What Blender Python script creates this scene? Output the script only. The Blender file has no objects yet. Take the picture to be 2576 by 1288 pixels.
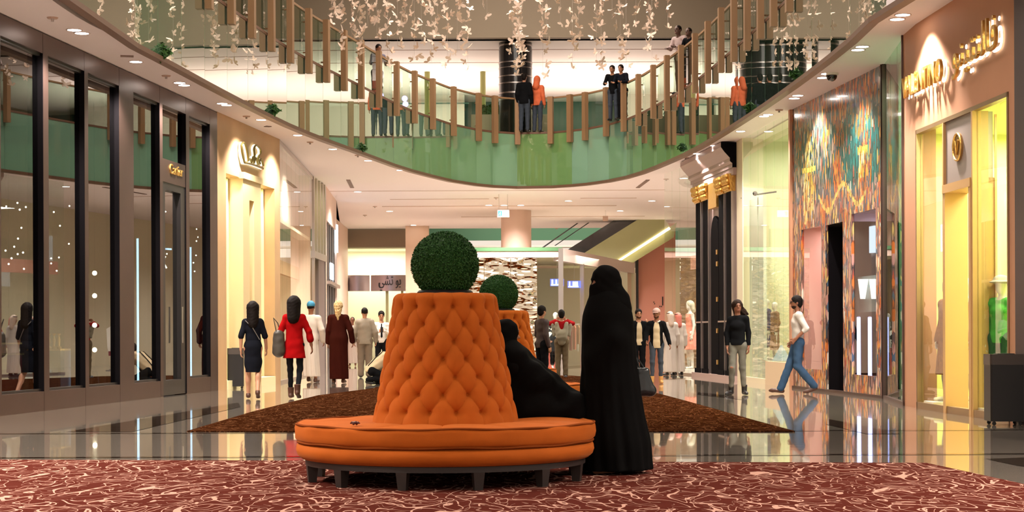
import bpy, bmesh, math, random
import numpy as np
from mathutils import Vector, Matrix

# ------------------------------------------------------------------ camera, world, big lights, exposure
F = 4400.0          # focal length in pixels of the 2576 px wide frame
HC = 1.15           # camera height
YH = 840.0          # horizon row at the frame centre
ROLL = 0.004
W_, H_ = 2576.0, 1288.0
scn = bpy.context.scene
COL = scn.collection
cam_d = bpy.data.cameras.new('camera')
cam_d.sensor_width = 36.0
cam_d.sensor_fit = 'HORIZONTAL'
cam_d.lens = 36.0 * F / W_
cam_d.shift_y = (YH - H_ / 2) / W_
cam_d.clip_start = 0.2
cam_d.clip_end = 400
cam = bpy.data.objects.new('camera', cam_d)
cam.location = (0, 0, HC)
cam.rotation_euler = (math.radians(90), ROLL, 0)
COL.objects.link(cam)
scn.camera = cam

world = bpy.data.worlds.new('world')
scn.world = world
world.use_nodes = True
world.node_tree.nodes['Background'].inputs[0].default_value = (1.0, 0.86, 0.72, 1)
world.node_tree.nodes['Background'].inputs[1].default_value = 0.6

scn.view_settings.view_transform = 'Standard'
scn.view_settings.look = 'None'
scn.view_settings.exposure = 0.65
scn.view_settings.gamma = 1.0
scn.cycles.max_bounces = 6
scn.cycles.use_adaptive_sampling = True
scn.cycles.adaptive_threshold = 0.025
scn.cycles.diffuse_bounces = 3
scn.cycles.glossy_bounces = 4
scn.cycles.transmission_bounces = 4
scn.cycles.transparent_max_bounces = 10
scn.cycles.sample_clamp_indirect = 4.0
scn.cycles.sample_clamp_direct = 0
scn.cycles.caustics_reflective = False
scn.cycles.caustics_refractive = False

def area_light(name, loc, rot, sx, sy, power, color=(1, .9, .78)):
    d = bpy.data.lights.new(name, 'AREA')
    d.shape = 'RECTANGLE'
    d.size = sx
    d.size_y = sy
    d.energy = power
    d.color = color
    o = bpy.data.objects.new(name, d)
    o.location = loc
    o.rotation_euler = rot
    COL.objects.link(o)
    return o

def spot_light(name, loc, target, power, angle=70, color=(1, .88, .72), r=0.06, blend=.6):
    d = bpy.data.lights.new(name, 'SPOT')
    d.energy = power
    d.color = color
    d.spot_size = math.radians(angle)
    d.spot_blend = blend
    d.shadow_soft_size = r
    o = bpy.data.objects.new(name, d)
    o.location = loc
    o.rotation_euler = (Vector(target) - Vector(loc)).to_track_quat('-Z', 'Y').to_euler()
    COL.objects.link(o)
    return o

def point_light(name, loc, power, color=(1, .88, .72), r=0.15):
    d = bpy.data.lights.new(name, 'POINT')
    d.energy = power
    d.color = color
    d.shadow_soft_size = r
    o = bpy.data.objects.new(name, d)
    o.location = loc
    COL.objects.link(o)
    return o

# soft fill lights, added unseen high over the atrium void
area_light('atrium_fill_light', (0, 24, 13.6), (0, 0, 0), 9, 26, 1500, (1, .91, .8))
area_light('atrium_fill_light', (0, 46, 13.6), (0, 0, 0), 7, 12, 1000, (1, .91, .8))

# ------------------------------------------------------------------ pixel -> place helpers
ca, sa = math.cos(ROLL), math.sin(ROLL)
def ray(px, py):
    u = px - 1288.0
    v = YH - py
    return (u * ca + v * sa) / F, (v * ca - u * sa) / F
def P(px, py, Y):
    dx, dz = ray(px, py)
    return Vector((dx * Y, Y, HC + dz * Y))
def G(px, py, z=0.0):
    dx, dz = ray(px, py)
    Y = (z - HC) / dz
    return Vector((dx * Y, Y, z))

CEIL = 5.75
FL2 = 7.48          # upper floor level
RAIL = 8.60
CEIL2 = 10.45
PI = math.pi

# ------------------------------------------------------------------ mesh builder
class MB:
    def __init__(self):
        self.v = []
        self.f = []
    def add(self, vs, fs):
        n = len(self.v)
        self.v += [tuple(v) for v in vs]
        self.f += [tuple(i + n for i in f) for f in fs]
        return self
    def hexa(self, p):      # 8 points: bottom 4 ccw, top 4 ccw
        return self.add(p, [(3, 2, 1, 0), (4, 5, 6, 7), (0, 1, 5, 4), (1, 2, 6, 5), (2, 3, 7, 6), (3, 0, 4, 7)])
    def box(self, c, s, rz=0.0):
        hx, hy, hz = s[0] / 2, s[1] / 2, s[2] / 2
        cr, sr = math.cos(rz), math.sin(rz)
        p = []
        for z in (-hz, hz):
            for x, y in ((-hx, -hy), (hx, -hy), (hx, hy), (-hx, hy)):
                p.append((c[0] + x * cr - y * sr, c[1] + x * sr + y * cr, c[2] + z))
        return self.hexa(p)
    def bevbox(self, c, s, b, rz=0.0):
        hx, hy = s[0] / 2, s[1] / 2
        cr, sr = math.cos(rz), math.sin(rz)
        base = []
        for (sx, sy) in ((-1, -1), (1, -1), (1, 1), (-1, 1)):
            if sx * sy > 0:
                base += [(sx * hx, sy * (hy - b)), (sx * (hx - b), sy * hy)] if False else [(sx * (hx), sy * (hy - b)), (sx * (hx - b), sy * hy)]
            else:
                base += [(sx * (hx - b), sy * hy), (sx * hx, sy * (hy - b))]
        pts = [(c[0] + x * cr - y * sr, c[1] + x * sr + y * cr) for x, y in base]
        # order around
        pts.sort(key=lambda q: math.atan2(q[1] - c[1], q[0] - c[0]))
        return self.prism(pts, c[2] - s[2] / 2, c[2] + s[2] / 2)
    def prism(self, poly, z0, z1):
        n = len(poly)
        vs = [(x, y, z0) for x, y in poly] + [(x, y, z1) for x, y in poly]
        fs = [tuple(range(n - 1, -1, -1)), tuple(range(n, 2 * n))]
        fs += [(i, (i + 1) % n, n + (i + 1) % n, n + i) for i in range(n)]
        return self.add(vs, fs)
    def slab(self, pts, thick):     # polygon of 3D points extruded along vector
        n = len(pts)
        t = Vector(thick)
        vs = [tuple(p) for p in pts] + [tuple(Vector(p) + t) for p in pts]
        fs = [tuple(range(n - 1, -1, -1)), tuple(range(n, 2 * n))]
        fs += [(i, (i + 1) % n, n + (i + 1) % n, n + i) for i in range(n)]
        return self.add(vs, fs)
    def cyl(self, a, b, ra, rb=None, n=16, cap=True):
        if rb is None:
            rb = ra
        a, b = Vector(a), Vector(b)
        d = (b - a).normalized()
        u = d.orthogonal().normalized()
        w = d.cross(u)
        vs = []
        for c, r in ((a, ra), (b, rb)):
            for i in range(n):
                t = 2 * PI * i / n
                vs.append(c + u * (r * math.cos(t)) + w * (r * math.sin(t)))
        fs = [(i, (i + 1) % n, n + (i + 1) % n, n + i) for i in range(n)]
        if cap:
            fs += [tuple(range(n - 1, -1, -1)), tuple(range(n, 2 * n))]
        return self.add(vs, fs)
    def tube(self, pts, r, n=8):
        pts = [Vector(p) for p in pts]
        m = len(pts)
        rr = r if isinstance(r, (list, tuple)) else [r] * m
        vs = []
        u = None
        for i, p in enumerate(pts):
            d = (pts[min(i + 1, m - 1)] - pts[max(i - 1, 0)]).normalized()
            u = d.orthogonal().normalized() if u is None else (u - d * u.dot(d)).normalized()
            w = d.cross(u)
            for k in range(n):
                t = 2 * PI * k / n
                vs.append(p + u * (rr[i] * math.cos(t)) + w * (rr[i] * math.sin(t)))
        fs = []
        for i in range(m - 1):
            for k in range(n):
                k2 = (k + 1) % n
                fs.append((i * n + k, i * n + k2, (i + 1) * n + k2, (i + 1) * n + k))
        fs += [tuple(range(n - 1, -1, -1)), tuple(range((m - 1) * n, m * n))]
        return self.add(vs, fs)
    def lathe(self, prof, n=48, c=(0, 0, 0), cap=True):
        m = len(prof)
        vs = []
        for r, z in prof:
            for k in range(n):
                t = 2 * PI * k / n
                vs.append((c[0] + r * math.cos(t), c[1] + r * math.sin(t), c[2] + z))
        fs = []
        for i in range(m - 1):
            for k in range(n):
                k2 = (k + 1) % n
                fs.append((i * n + k, i * n + k2, (i + 1) * n + k2, (i + 1) * n + k))
        if cap:
            fs += [tuple(range(n - 1, -1, -1)), tuple(range((m - 1) * n, m * n))]
        return self.add(vs, fs)
    def ball(self, c, r, n=16, sc=(1, 1, 1)):
        m = n // 2
        prof = [(max(1e-4, r * math.sin(PI * i / m)), -r * math.cos(PI * i / m)) for i in range(m + 1)]
        k0 = len(self.v)
        self.lathe(prof, n, (0, 0, 0))
        for i in range(k0, len(self.v)):
            x, y, z = self.v[i]
            self.v[i] = (c[0] + x * sc[0], c[1] + y * sc[1], c[2] + z * sc[2])
        return self
    def mesh(self, name, m=None, smooth=False):
        me = bpy.data.meshes.new(name)
        me.from_pydata([tuple(v) for v in self.v], [], self.f)
        if m:
            me.materials.append(m)
        if smooth:
            me.polygons.foreach_set('use_smooth', [True] * len(me.polygons))
            me.set_sharp_from_angle(angle=math.radians(42))
        me.update()
        return me
    def build(self, name, m=None, parent=None, smooth=False):
        o = bpy.data.objects.new(name, self.mesh(name, m, smooth))
        COL.objects.link(o)
        if parent:
            o.parent = parent
        return o

def tag(o, label=None, cat=None, group=None, kind=None):
    if label: o['label'] = label
    if cat: o['category'] = cat
    if group: o['group'] = group
    if kind: o['kind'] = kind
    return o
def thing(name, label, cat, loc=(0, 0, 0), rz=0.0, group=None):
    o = bpy.data.objects.new(name, None)
    o.empty_display_size = 0.1
    o.location = loc
    o.rotation_euler = (0, 0, rz)
    COL.objects.link(o)
    return tag(o, label, cat, group)
def struct(name, mb, m, smooth=False):
    return tag(mb.build(name, m, None, smooth), kind='structure')
def copy_tree(o, parent=None):
    c = o.copy()
    COL.objects.link(c)
    if parent: c.parent = parent
    for ch in list(o.children):
        copy_tree(ch, c)
    return c
def cat_rom(pts, k=8):
    out = []
    n = len(pts)
    for i in range(n - 1):
        p0, p1, p2, p3 = pts[max(i - 1, 0)], pts[i], pts[i + 1], pts[min(i + 2, n - 1)]
        for j in range(k):
            t = j / k
            out.append(0.5 * ((2 * p1) + (p2 - p0) * t + (2 * p0 - 5 * p1 + 4 * p2 - p3) * t * t + (3 * p1 - p0 - 3 * p2 + p3) * t ** 3))
    out.append(pts[-1])
    return out

# ------------------------------------------------------------------ materials
MATS = {}
def mat(name, col=(.5, .5, .5), rough=.5, metal=0.0, emit=None, es=0.0, var=0.0, vs=4.0, bump=0.0, bs=60.0, coat=0.0, spec=.5, sheen=0.0, stretch=None):
    if name in MATS:
        return MATS[name]
    m = bpy.data.materials.new(name)
    MATS[name] = m
    m.use_nodes = True
    nt = m.node_tree
    b = nt.nodes['Principled BSDF']
    c4 = (*col, 1)
    b.inputs['Base Color'].default_value = c4
    b.inputs['Roughness'].default_value = rough
    b.inputs['Metallic'].default_value = metal
    b.inputs['Specular IOR Level'].default_value = spec
    if coat: b.inputs['Coat Weight'].default_value = coat; b.inputs['Coat Roughness'].default_value = .05
    if sheen: b.inputs['Sheen Weight'].default_value = sheen; b.inputs['Sheen Tint'].default_value = (*[min(1, x * 1.6 + .05) for x in col], 1)
    if emit:
        b.inputs['Emission Color'].default_value = (*emit, 1)
        b.inputs['Emission Strength'].default_value = es
    if var or bump:
        tc = nt.nodes.new('ShaderNodeTexCoord')
        src = tc.outputs['Object']
        if stretch:
            mp = nt.nodes.new('ShaderNodeMapping')
            mp.inputs['Scale'].default_value = stretch
            nt.links.new(src, mp.inputs['Vector'])
            src = mp.outputs['Vector']
    if var:
        nz = nt.nodes.new('ShaderNodeTexNoise')
        nz.inputs['Scale'].default_value = vs
        nz.inputs['Detail'].default_value = 4
        nt.links.new(src, nz.inputs['Vector'])
        mx = nt.nodes.new('ShaderNodeMix')
        mx.data_type = 'RGBA'
        mx.inputs['A'].default_value = (*[x * (1 - var) for x in col], 1)
        mx.inputs['B'].default_value = (*[min(1, x * (1 + var)) for x in col], 1)
        nt.links.new(nz.outputs['Fac'], mx.inputs['Factor'])
        nt.links.new(mx.outputs['Result'], b.inputs['Base Color'])
    if bump:
        n2 = nt.nodes.new('ShaderNodeTexNoise')
        n2.inputs['Scale'].default_value = bs
        n2.inputs['Detail'].default_value = 3
        nt.links.new(src, n2.inputs['Vector'])
        bp = nt.nodes.new('ShaderNodeBump')
        bp.inputs['Strength'].default_value = bump
        bp.inputs['Distance'].default_value = .02
        nt.links.new(n2.outputs['Fac'], bp.inputs['Height'])
        nt.links.new(bp.outputs['Normal'], b.inputs['Normal'])
    return m

def glass_mat(name, tint=(.96, .98, .97), ior=1.6, gain=1.0, rough=0.0, refl=(1, 1, 1), wav=0.0, wscale=1.5):
    if name in MATS:
        return MATS[name]
    m = bpy.data.materials.new(name)
    MATS[name] = m
    m.use_nodes = True
    nt = m.node_tree
    nt.nodes.remove(nt.nodes['Principled BSDF'])
    out = nt.nodes['Material Output']
    tr = nt.nodes.new('ShaderNodeBsdfTransparent')
    tr.inputs[0].default_value = (*tint, 1)
    gl = nt.nodes.new('ShaderNodeBsdfGlossy')
    gl.inputs['Color'].default_value = (*refl, 1)
    gl.inputs['Roughness'].default_value = rough
    fr = nt.nodes.new('ShaderNodeFresnel')
    fr.inputs['IOR'].default_value = ior
    mx = nt.nodes.new('ShaderNodeMixShader')
    ge = nt.nodes.new('ShaderNodeNewGeometry')
    inv = nt.nodes.new('ShaderNodeMath'); inv.operation = 'SUBTRACT'; inv.inputs[0].default_value = 1.0
    nt.links.new(ge.outputs['Backfacing'], inv.inputs[1])
    ml = nt.nodes.new('ShaderNodeMath'); ml.operation = 'MULTIPLY'
    nt.links.new(inv.outputs[0], ml.inputs[0]); nt.links.new(fr.outputs[0], ml.inputs[1])
    m3 = nt.nodes.new('ShaderNodeMath'); m3.operation = 'MULTIPLY'; m3.use_clamp = True; m3.inputs[1].default_value = gain
    nt.links.new(ml.outputs[0], m3.inputs[0]); nt.links.new(m3.outputs[0], mx.inputs[0])
    nt.links.new(tr.outputs[0], mx.inputs[1])
    nt.links.new(gl.outputs[0], mx.inputs[2])
    nt.links.new(mx.outputs[0], out.inputs[0])
    if wav:
        tc = nt.nodes.new('ShaderNodeTexCoord')
        nz = nt.nodes.new('ShaderNodeTexNoise')
        nz.inputs['Scale'].default_value = wscale
        nz.inputs['Detail'].default_value = 1
        bp = nt.nodes.new('ShaderNodeBump')
        bp.inputs['Strength'].default_value = wav
        bp.inputs['Distance'].default_value = .1
        nt.links.new(tc.outputs['Object'], nz.inputs['Vector'])
        nt.links.new(nz.outputs['Fac'], bp.inputs['Height'])
        nt.links.new(bp.outputs['Normal'], gl.inputs['Normal'])
        nt.links.new(bp.outputs['Normal'], fr.inputs['Normal'])
    return m

def emis(name, col, s):
    if name in MATS:
        return MATS[name]
    m = bpy.data.materials.new(name)
    MATS[name] = m
    m.use_nodes = True
    nt = m.node_tree
    nt.nodes.remove(nt.nodes['Principled BSDF'])
    e = nt.nodes.new('ShaderNodeEmission')
    e.inputs[0].default_value = (*col, 1)
    e.inputs[1].default_value = s
    nt.links.new(e.outputs[0], nt.nodes['Material Output'].inputs[0])
    return m

class N:            # tiny node-graph helper
    def __init__(self, m):
        self.nt = m.node_tree
    def n(self, t, **kw):
        x = self.nt.nodes.new(t)
        for k, v in kw.items():
            if k in ('op',): x.operation = v
            else: setattr(x, k, v)
        return x
    def l(self, a, b):
        self.nt.links.new(a, b)
    def math(self, op, a, b=None, c=None):
        x = self.nt.nodes.new('ShaderNodeMath')
        x.operation = op
        for i, v in enumerate((a, b, c)):
            if v is None: continue
            if isinstance(v, (int, float)): x.inputs[i].default_value = v
            else: self.l(v, x.inputs[i])
        return x.outputs[0]
    def mix(self, fac, a, b):
        x = self.nt.nodes.new('ShaderNodeMix')
        x.data_type = 'RGBA'
        for s, v in (('Factor', fac), ('A', a), ('B', b)):
            if isinstance(v, (int, float)): x.inputs[s].default_value = v
            elif isinstance(v, tuple): x.inputs[s].default_value = (*v, 1)
            else: self.l(v, x.inputs[s])
        return x.outputs['Result']
    def ramp(self, fac, stops, const=False):
        x = self.nt.nodes.new('ShaderNodeValToRGB')
        cr = x.color_ramp
        if const: cr.interpolation = 'CONSTANT'
        while len(cr.elements) < len(stops): cr.elements.new(.5)
        for e, (p, c) in zip(cr.elements, stops):
            e.position = p
            e.color = (*c, 1)
        self.l(fac, x.inputs[0])
        return x.outputs[0]

# ------------------------------------------------------------------ soft bodies from blended distance fields
class Blob:
    def __init__(self, vox=.012, k=.03):
        self.vox = vox; self.k = k; self.pr = []; self.subs = []; self.cuts = []
    def cone(self, a, b, ra, rb=None, sq=None, k=None):
        self.pr.append(('c', np.array(a, float), np.array(b, float), ra, ra if rb is None else rb, sq, self.k if k is None else k)); return self
    def ell(self, c, r, k=None, rot=None):
        self.pr.append(('e', np.array(c, float), np.array(r, float), None if rot is None else np.array(rot), 0, None, self.k if k is None else k)); return self
    def chain(self, pts, rs, sq=None, k=None):
        for i in range(len(pts) - 1):
            self.cone(pts[i], pts[i + 1], rs[i], rs[i + 1], sq, k)
        return self
    def sub(self, c, r):
        self.subs.append((np.array(c, float), np.array(r, float))); return self
    def cutz(self, z, above=False):
        self.cuts.append((np.array((0, 0, 1.0 if above else -1.0)), z if above else -z)); return self
    def cut(self, n, d):        # keeps n.p < d
        self.cuts.append((np.array(n, float), d)); return self
    def dist(self, p, X, Y, Z):
        if p[0] == 'e':
            dx, dy, dz = X - p[1][0], Y - p[1][1], Z - p[1][2]
            if p[3] is not None:
                R = p[3]
                dx, dy, dz = (R[0][0] * dx + R[1][0] * dy + R[2][0] * dz, R[0][1] * dx + R[1][1] * dy + R[2][1] * dz, R[0][2] * dx + R[1][2] * dy + R[2][2] * dz)
            r = p[2]
            q = np.sqrt((dx / r[0]) ** 2 + (dy / r[1]) ** 2 + (dz / r[2]) ** 2)
            q2 = np.sqrt((dx / r[0] ** 2) ** 2 + (dy / r[1] ** 2) ** 2 + (dz / r[2] ** 2) ** 2) + 1e-9
            return q * (q - 1) / q2
        a, b, ra, rb, sq = p[1], p[2], p[3], p[4], p[5]
        dx, dy, dz = X - a[0], Y - a[1], Z - a[2]
        ab = b - a
        L = float(ab @ ab) + 1e-9
        t = np.clip((dx * ab[0] + dy * ab[1] + dz * ab[2]) / L, 0, 1)
        ex, ey, ez = dx - t * ab[0], dy - t * ab[1], dz - t * ab[2]
        if sq is not None:
            n, s = np.array(sq[0], float), sq[1]
            dn = ex * n[0] + ey * n[1] + ez * n[2]
            q = (s - 1) * dn
            ex, ey, ez = ex + q * n[0], ey + q * n[1], ez + q * n[2]
        return np.sqrt(ex * ex + ey * ey + ez * ez) - (ra + (rb - ra) * t)
    def mesh(self, name, m, disp=None):
        lo = np.full(3, 1e9); hi = np.full(3, -1e9)
        bb = []
        for p in self.pr:
            if p[0] == 'e':
                r = float(max(p[2])); l, h = p[1] - r, p[1] + r
            else:
                r = max(p[3], p[4]); l, h = np.minimum(p[1], p[2]) - r, np.maximum(p[1], p[2]) + r
            bb.append((l, h)); lo = np.minimum(lo, l); hi = np.maximum(hi, h)
        v = self.vox
        lo = lo - 3 * v; hi = hi + 3 * v
        n = np.ceil((hi - lo) / v).astype(int) + 1
        ax = [lo[i] + v * np.arange(n[i]) for i in range(3)]
        f = np.full(tuple(n), 1.0, np.float32)
        for p, (l, h) in zip(self.pr, bb):
            k = p[6]; pad = k + 2 * v
            i0 = np.maximum(((l - pad - lo) / v).astype(int), 0); i1 = np.minimum(((h + pad - lo) / v).astype(int) + 2, n)
            X = ax[0][i0[0]:i1[0], None, None]; Y = ax[1][None, i0[1]:i1[1], None]; Z = ax[2][None, None, i0[2]:i1[2]]
            d = self.dist(p, X, Y, Z)
            s = (slice(i0[0], i1[0]), slice(i0[1], i1[1]), slice(i0[2], i1[2]))
            g = f[s]
            hh = np.maximum(k - np.abs(g - d), 0) / k
            f[s] = np.minimum(g, d) - hh * hh * k * .25
        X = ax[0][:, None, None]; Y = ax[1][None, :, None]; Z = ax[2][None, None, :]
        if disp is not None:
            f = f + disp(X, Y, Z).astype(np.float32)
        for c, r in self.subs:
            q = np.sqrt(((X - c[0]) / r[0]) ** 2 + ((Y - c[1]) / r[1]) ** 2 + ((Z - c[2]) / r[2]) ** 2)
            f = np.maximum(f, ((1 - q) * min(r)).astype(np.float32))
        for nn, dd in self.cuts:
            f = np.maximum(f, (X * nn[0] + Y * nn[1] + Z * nn[2] - dd).astype(np.float32))
        f[0] = 1; f[-1] = 1; f[:, 0] = 1; f[:, -1] = 1; f[:, :, 0] = 1; f[:, :, -1] = 1
        return surface_nets(f, lo, v, name, m)
    def build(self, name, m, parent=None, disp=None):
        o = bpy.data.objects.new(name, self.mesh(name, m, disp))
        COL.objects.link(o)
        if parent: o.parent = parent
        return o

def surface_nets(f, lo, v, name, m):
    ins = f < 0
    nx, ny, nz = f.shape
    cnt = np.zeros((nx - 1, ny - 1, nz - 1), np.int8)
    for a in (0, 1):
        for b in (0, 1):
            for c in (0, 1):
                cnt += ins[a:nx - 1 + a, b:ny - 1 + b, c:nz - 1 + c]
    act = (cnt > 0) & (cnt < 8)
    idx = np.argwhere(act)
    acc = np.zeros((len(idx), 3)); w = np.zeros(len(idx))
    i, j, k = idx.T
    cs = [(0, 0, 0), (1, 0, 0), (0, 1, 0), (1, 1, 0), (0, 0, 1), (1, 0, 1), (0, 1, 1), (1, 1, 1)]
    for p in cs:
        for ax in range(3):
            if p[ax]: continue
            q = list(p); q[ax] = 1
            fa = f[i + p[0], j + p[1], k + p[2]]; fb = f[i + q[0], j + q[1], k + q[2]]
            cr = (fa < 0) != (fb < 0)
            t = np.where(cr, fa / np.where(cr, fa - fb, 1), 0)
            pos = np.array(p, float)[None, :].repeat(len(idx), 0)
            pos[:, ax] += t
            acc += pos * cr[:, None]; w += cr
    vert = (idx + acc / np.maximum(w, 1)[:, None]) * v + lo
    vid = np.full(act.shape, -1, np.int64)
    vid[i, j, k] = np.arange(len(idx))
    quads = []
    for ax in range(3):
        sl0 = [slice(None)] * 3; sl1 = [slice(None)] * 3
        sl0[ax] = slice(0, -1); sl1[ax] = slice(1, None)
        A = ins[tuple(sl0)]; B = ins[tuple(sl1)]
        e = np.argwhere(A != B)
        u, w2 = [(1, 2), (2, 0), (0, 1)][ax]
        e = e[(e[:, u] > 0) & (e[:, w2] > 0) & (e[:, u] < f.shape[u] - 1) & (e[:, w2] < f.shape[w2] - 1)]
        inside = ins[e[:, 0], e[:, 1], e[:, 2]]
        def off(du, dw):
            q = e.copy(); q[:, u] += du; q[:, w2] += dw
            return vid[q[:, 0], q[:, 1], q[:, 2]]
        Q = np.stack([off(-1, -1), off(0, -1), off(0, 0), off(-1, 0)], 1)
        Q[~inside] = Q[~inside][:, ::-1]
        quads.append(Q)
    Q = np.concatenate(quads)
    Q = Q[(Q >= 0).all(1)]
    me = bpy.data.meshes.new(name)
    me.vertices.add(len(vert)); me.vertices.foreach_set('co', vert.astype(np.float32).ravel())
    me.loops.add(len(Q) * 4); me.loops.foreach_set('vertex_index', Q.astype(np.int32).ravel())
    me.polygons.add(len(Q)); me.polygons.foreach_set('loop_start', np.arange(0, len(Q) * 4, 4, dtype=np.int32))
    me.polygons.foreach_set('use_smooth', np.ones(len(Q), bool))
    me.update(calc_edges=True); me.validate()
    if m: me.materials.append(m)
    return me
CEIL = 5.8
# ------------------------------------------------------------------ materials of the shell
def floor_material():
    m = mat('polished_cream_stone', (.55, .47, .38), .07, spec=.6)
    g = N(m); b = m.node_tree.nodes['Principled BSDF']
    geo = g.n('ShaderNodeNewGeometry')
    nz = g.n('ShaderNodeTexNoise'); nz.inputs['Scale'].default_value = .6; nz.inputs['Detail'].default_value = 5
    g.l(geo.outputs['Position'], nz.inputs['Vector'])
    c = g.mix(nz.outputs['Fac'], (.36, .30, .24), (.43, .36, .29))
    # fine joints between the slabs
    sp = g.n('ShaderNodeSeparateXYZ'); g.l(geo.outputs['Position'], sp.inputs[0])
    fx = g.math('LESS_THAN', g.math('FRACT', g.math('MULTIPLY', g.math('ADD', sp.outputs[0], 50.3), 1 / 1.2)), .006)
    fy = g.math('LESS_THAN', g.math('FRACT', g.math('MULTIPLY', g.math('ADD', sp.outputs[1], 50.1), 1 / 1.2)), .008)
    c = g.mix(g.math('MULTIPLY', g.math('MAXIMUM', fx, fy), .45), c, (.2, .15, .11))
    g.l(c, b.inputs['Base Color'])
    n2 = g.n('ShaderNodeTexNoise'); n2.inputs['Scale'].default_value = 3.0; n2.inputs['Detail'].default_value = 1
    g.l(geo.outputs['Position'], n2.inputs['Vector'])
    bp = g.n('ShaderNodeBump'); bp.inputs['Strength'].default_value = .05; bp.inputs['Distance'].default_value = .02
    g.l(n2.outputs['Fac'], bp.inputs['Height']); g.l(bp.outputs['Normal'], b.inputs['Normal'])
    b.inputs['Coat Weight'].default_value = .9
    b.inputs['Coat Roughness'].default_value = .02
    return m

def carpet_material(name, base, line, sc, dens):
    m = mat(name, base, 1.0, spec=0.0)
    g = N(m); b = m.node_tree.nodes['Principled BSDF']
    geo = g.n('ShaderNodeNewGeometry')
    def worms(seed, scale, width):
        mp = g.n('ShaderNodeMapping'); mp.inputs['Location'].default_value = (seed, seed * 1.7, 0); mp.inputs['Scale'].default_value = (1, .42, 1)
        g.l(geo.outputs['Position'], mp.inputs['Vector'])
        nz = g.n('ShaderNodeTexNoise'); nz.inputs['Scale'].default_value = scale; nz.inputs['Detail'].default_value = 0
        nz.inputs['Distortion'].default_value = .7
        g.l(mp.outputs[0], nz.inputs['Vector'])
        fr = g.math('FRACT', g.math('MULTIPLY', nz.outputs['Fac'], 5.0))
        l = g.math('LESS_THAN', g.math('ABSOLUTE', g.math('SUBTRACT', fr, .5)), width)
        n2 = g.n('ShaderNodeTexNoise'); n2.inputs['Scale'].default_value = scale * 1.3; n2.inputs['Detail'].default_value = 0
        mp2 = g.n('ShaderNodeMapping'); mp2.inputs['Location'].default_value = (seed * 3.1, 4, 0); mp2.inputs['Scale'].default_value = (1, .42, 1)
        g.l(geo.outputs['Position'], mp2.inputs['Vector']); g.l(mp2.outputs[0], n2.inputs['Vector'])
        return g.math('MULTIPLY', l, g.math('GREATER_THAN', n2.outputs['Fac'], 1 - dens))
    w = g.math('MAXIMUM', worms(1.3, sc, .055), worms(7.9, sc * 1.25, .050))
    fine = worms(15.1, sc * 1.6, .06)
    nz = g.n('ShaderNodeTexNoise'); nz.inputs['Scale'].default_value = 2.2
    g.l(geo.outputs['Position'], nz.inputs['Vector'])
    bc = g.mix(nz.outputs['Fac'], tuple(x * .8 for x in base), tuple(x * 1.2 for x in base))
    c = g.mix(g.math('MULTIPLY', fine, .35), bc, line)
    c = g.mix(w, c, line)
    g.l(c, b.inputs['Base Color'])
    n3 = g.n('ShaderNodeTexNoise'); n3.inputs['Scale'].default_value = 160
    g.l(geo.outputs['Position'], n3.inputs['Vector'])
    bp = g.n('ShaderNodeBump'); bp.inputs['Strength'].default_value = .4; bp.inputs['Distance'].default_value = .006
    g.l(g.math('ADD', n3.outputs['Fac'], g.math('MULTIPLY', w, .8)), bp.inputs['Height']); g.l(bp.outputs['Normal'], b.inputs['Normal'])
    return m

M_floor = floor_material()
M_inlay = mat('dark_stone_inlay', (.055, .035, .022), .06, coat=.6)
M_ceil = mat('ceiling_paint', (.97, .86, .89), .55)
M_ceil2 = mat('upper_ceiling_paint', (.90, .80, .74), .6)
M_tan = mat('tan_bulkhead_plaster', (.26, .20, .14), .75, var=.05, vs=1.2)
M_pink = mat('pinkish_column_paint', (.62, .42, .34), .5)
M_trim = mat('dark_timber_trim', (.16, .08, .05), .45)
M_wood = mat('ash_timber', (.30, .165, .08), .5, var=.22, vs=9, stretch=(1, 1, .12))
M_bglass = glass_mat('balustrade_glass', (.74, .86, .78), 1.5)
M_bronze = mat('bronze_metal', (.10, .06, .05), .36, metal=.75, var=.12, vs=3)
M_blackm = mat('black_metal', (.012, .010, .010), .35)
M_steel = mat('brushed_steel', (.55, .5, .48), .3, metal=1, bump=.08, bs=200, stretch=(1, 1, .02))
M_glass = glass_mat('shop_glass', (.94, .97, .95), 1.45)
M_glass_dk = glass_mat('dark_shop_glass', (.52, .54, .52), 1.6, 1.8)
M_glass_gr = glass_mat('greenish_shop_glass', (.93, .97, .93), 1.5)
M_beige = mat('beige_stone', (.54, .34, .18), .5, var=.12, vs=2.0, spec=.25)
M_beige2 = mat('rosy_beige_stone', (.54, .275, .165), .6, var=.08, vs=1.6, spec=.15)
M_cream = mat('cream_plaster', (.84, .74, .54), .6)
M_yell = mat('pale_yellow_plaster', (.90, .84, .52), .6)
M_gold = mat('gold_leaf', (.85, .52, .14), .3, metal=.9, bump=.5, bs=18)
M_white = mat('white_paint', (.85, .82, .78), .5)
M_dark = mat('near_black_lacquer', (.012, .011, .012), .16, coat=.4)
M_bmatte = mat('black_satin_stone', (.006, .005, .006), .8, spec=.03)
M_lamp = emis('downlight_glow', (1, .93, .84), 14)
M_cool = emis('cool_tube_glow', (.45, .70, 1), 4.5)
M_warm = emis('warm_strip_glow', (1, .85, .5), 5)

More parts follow.
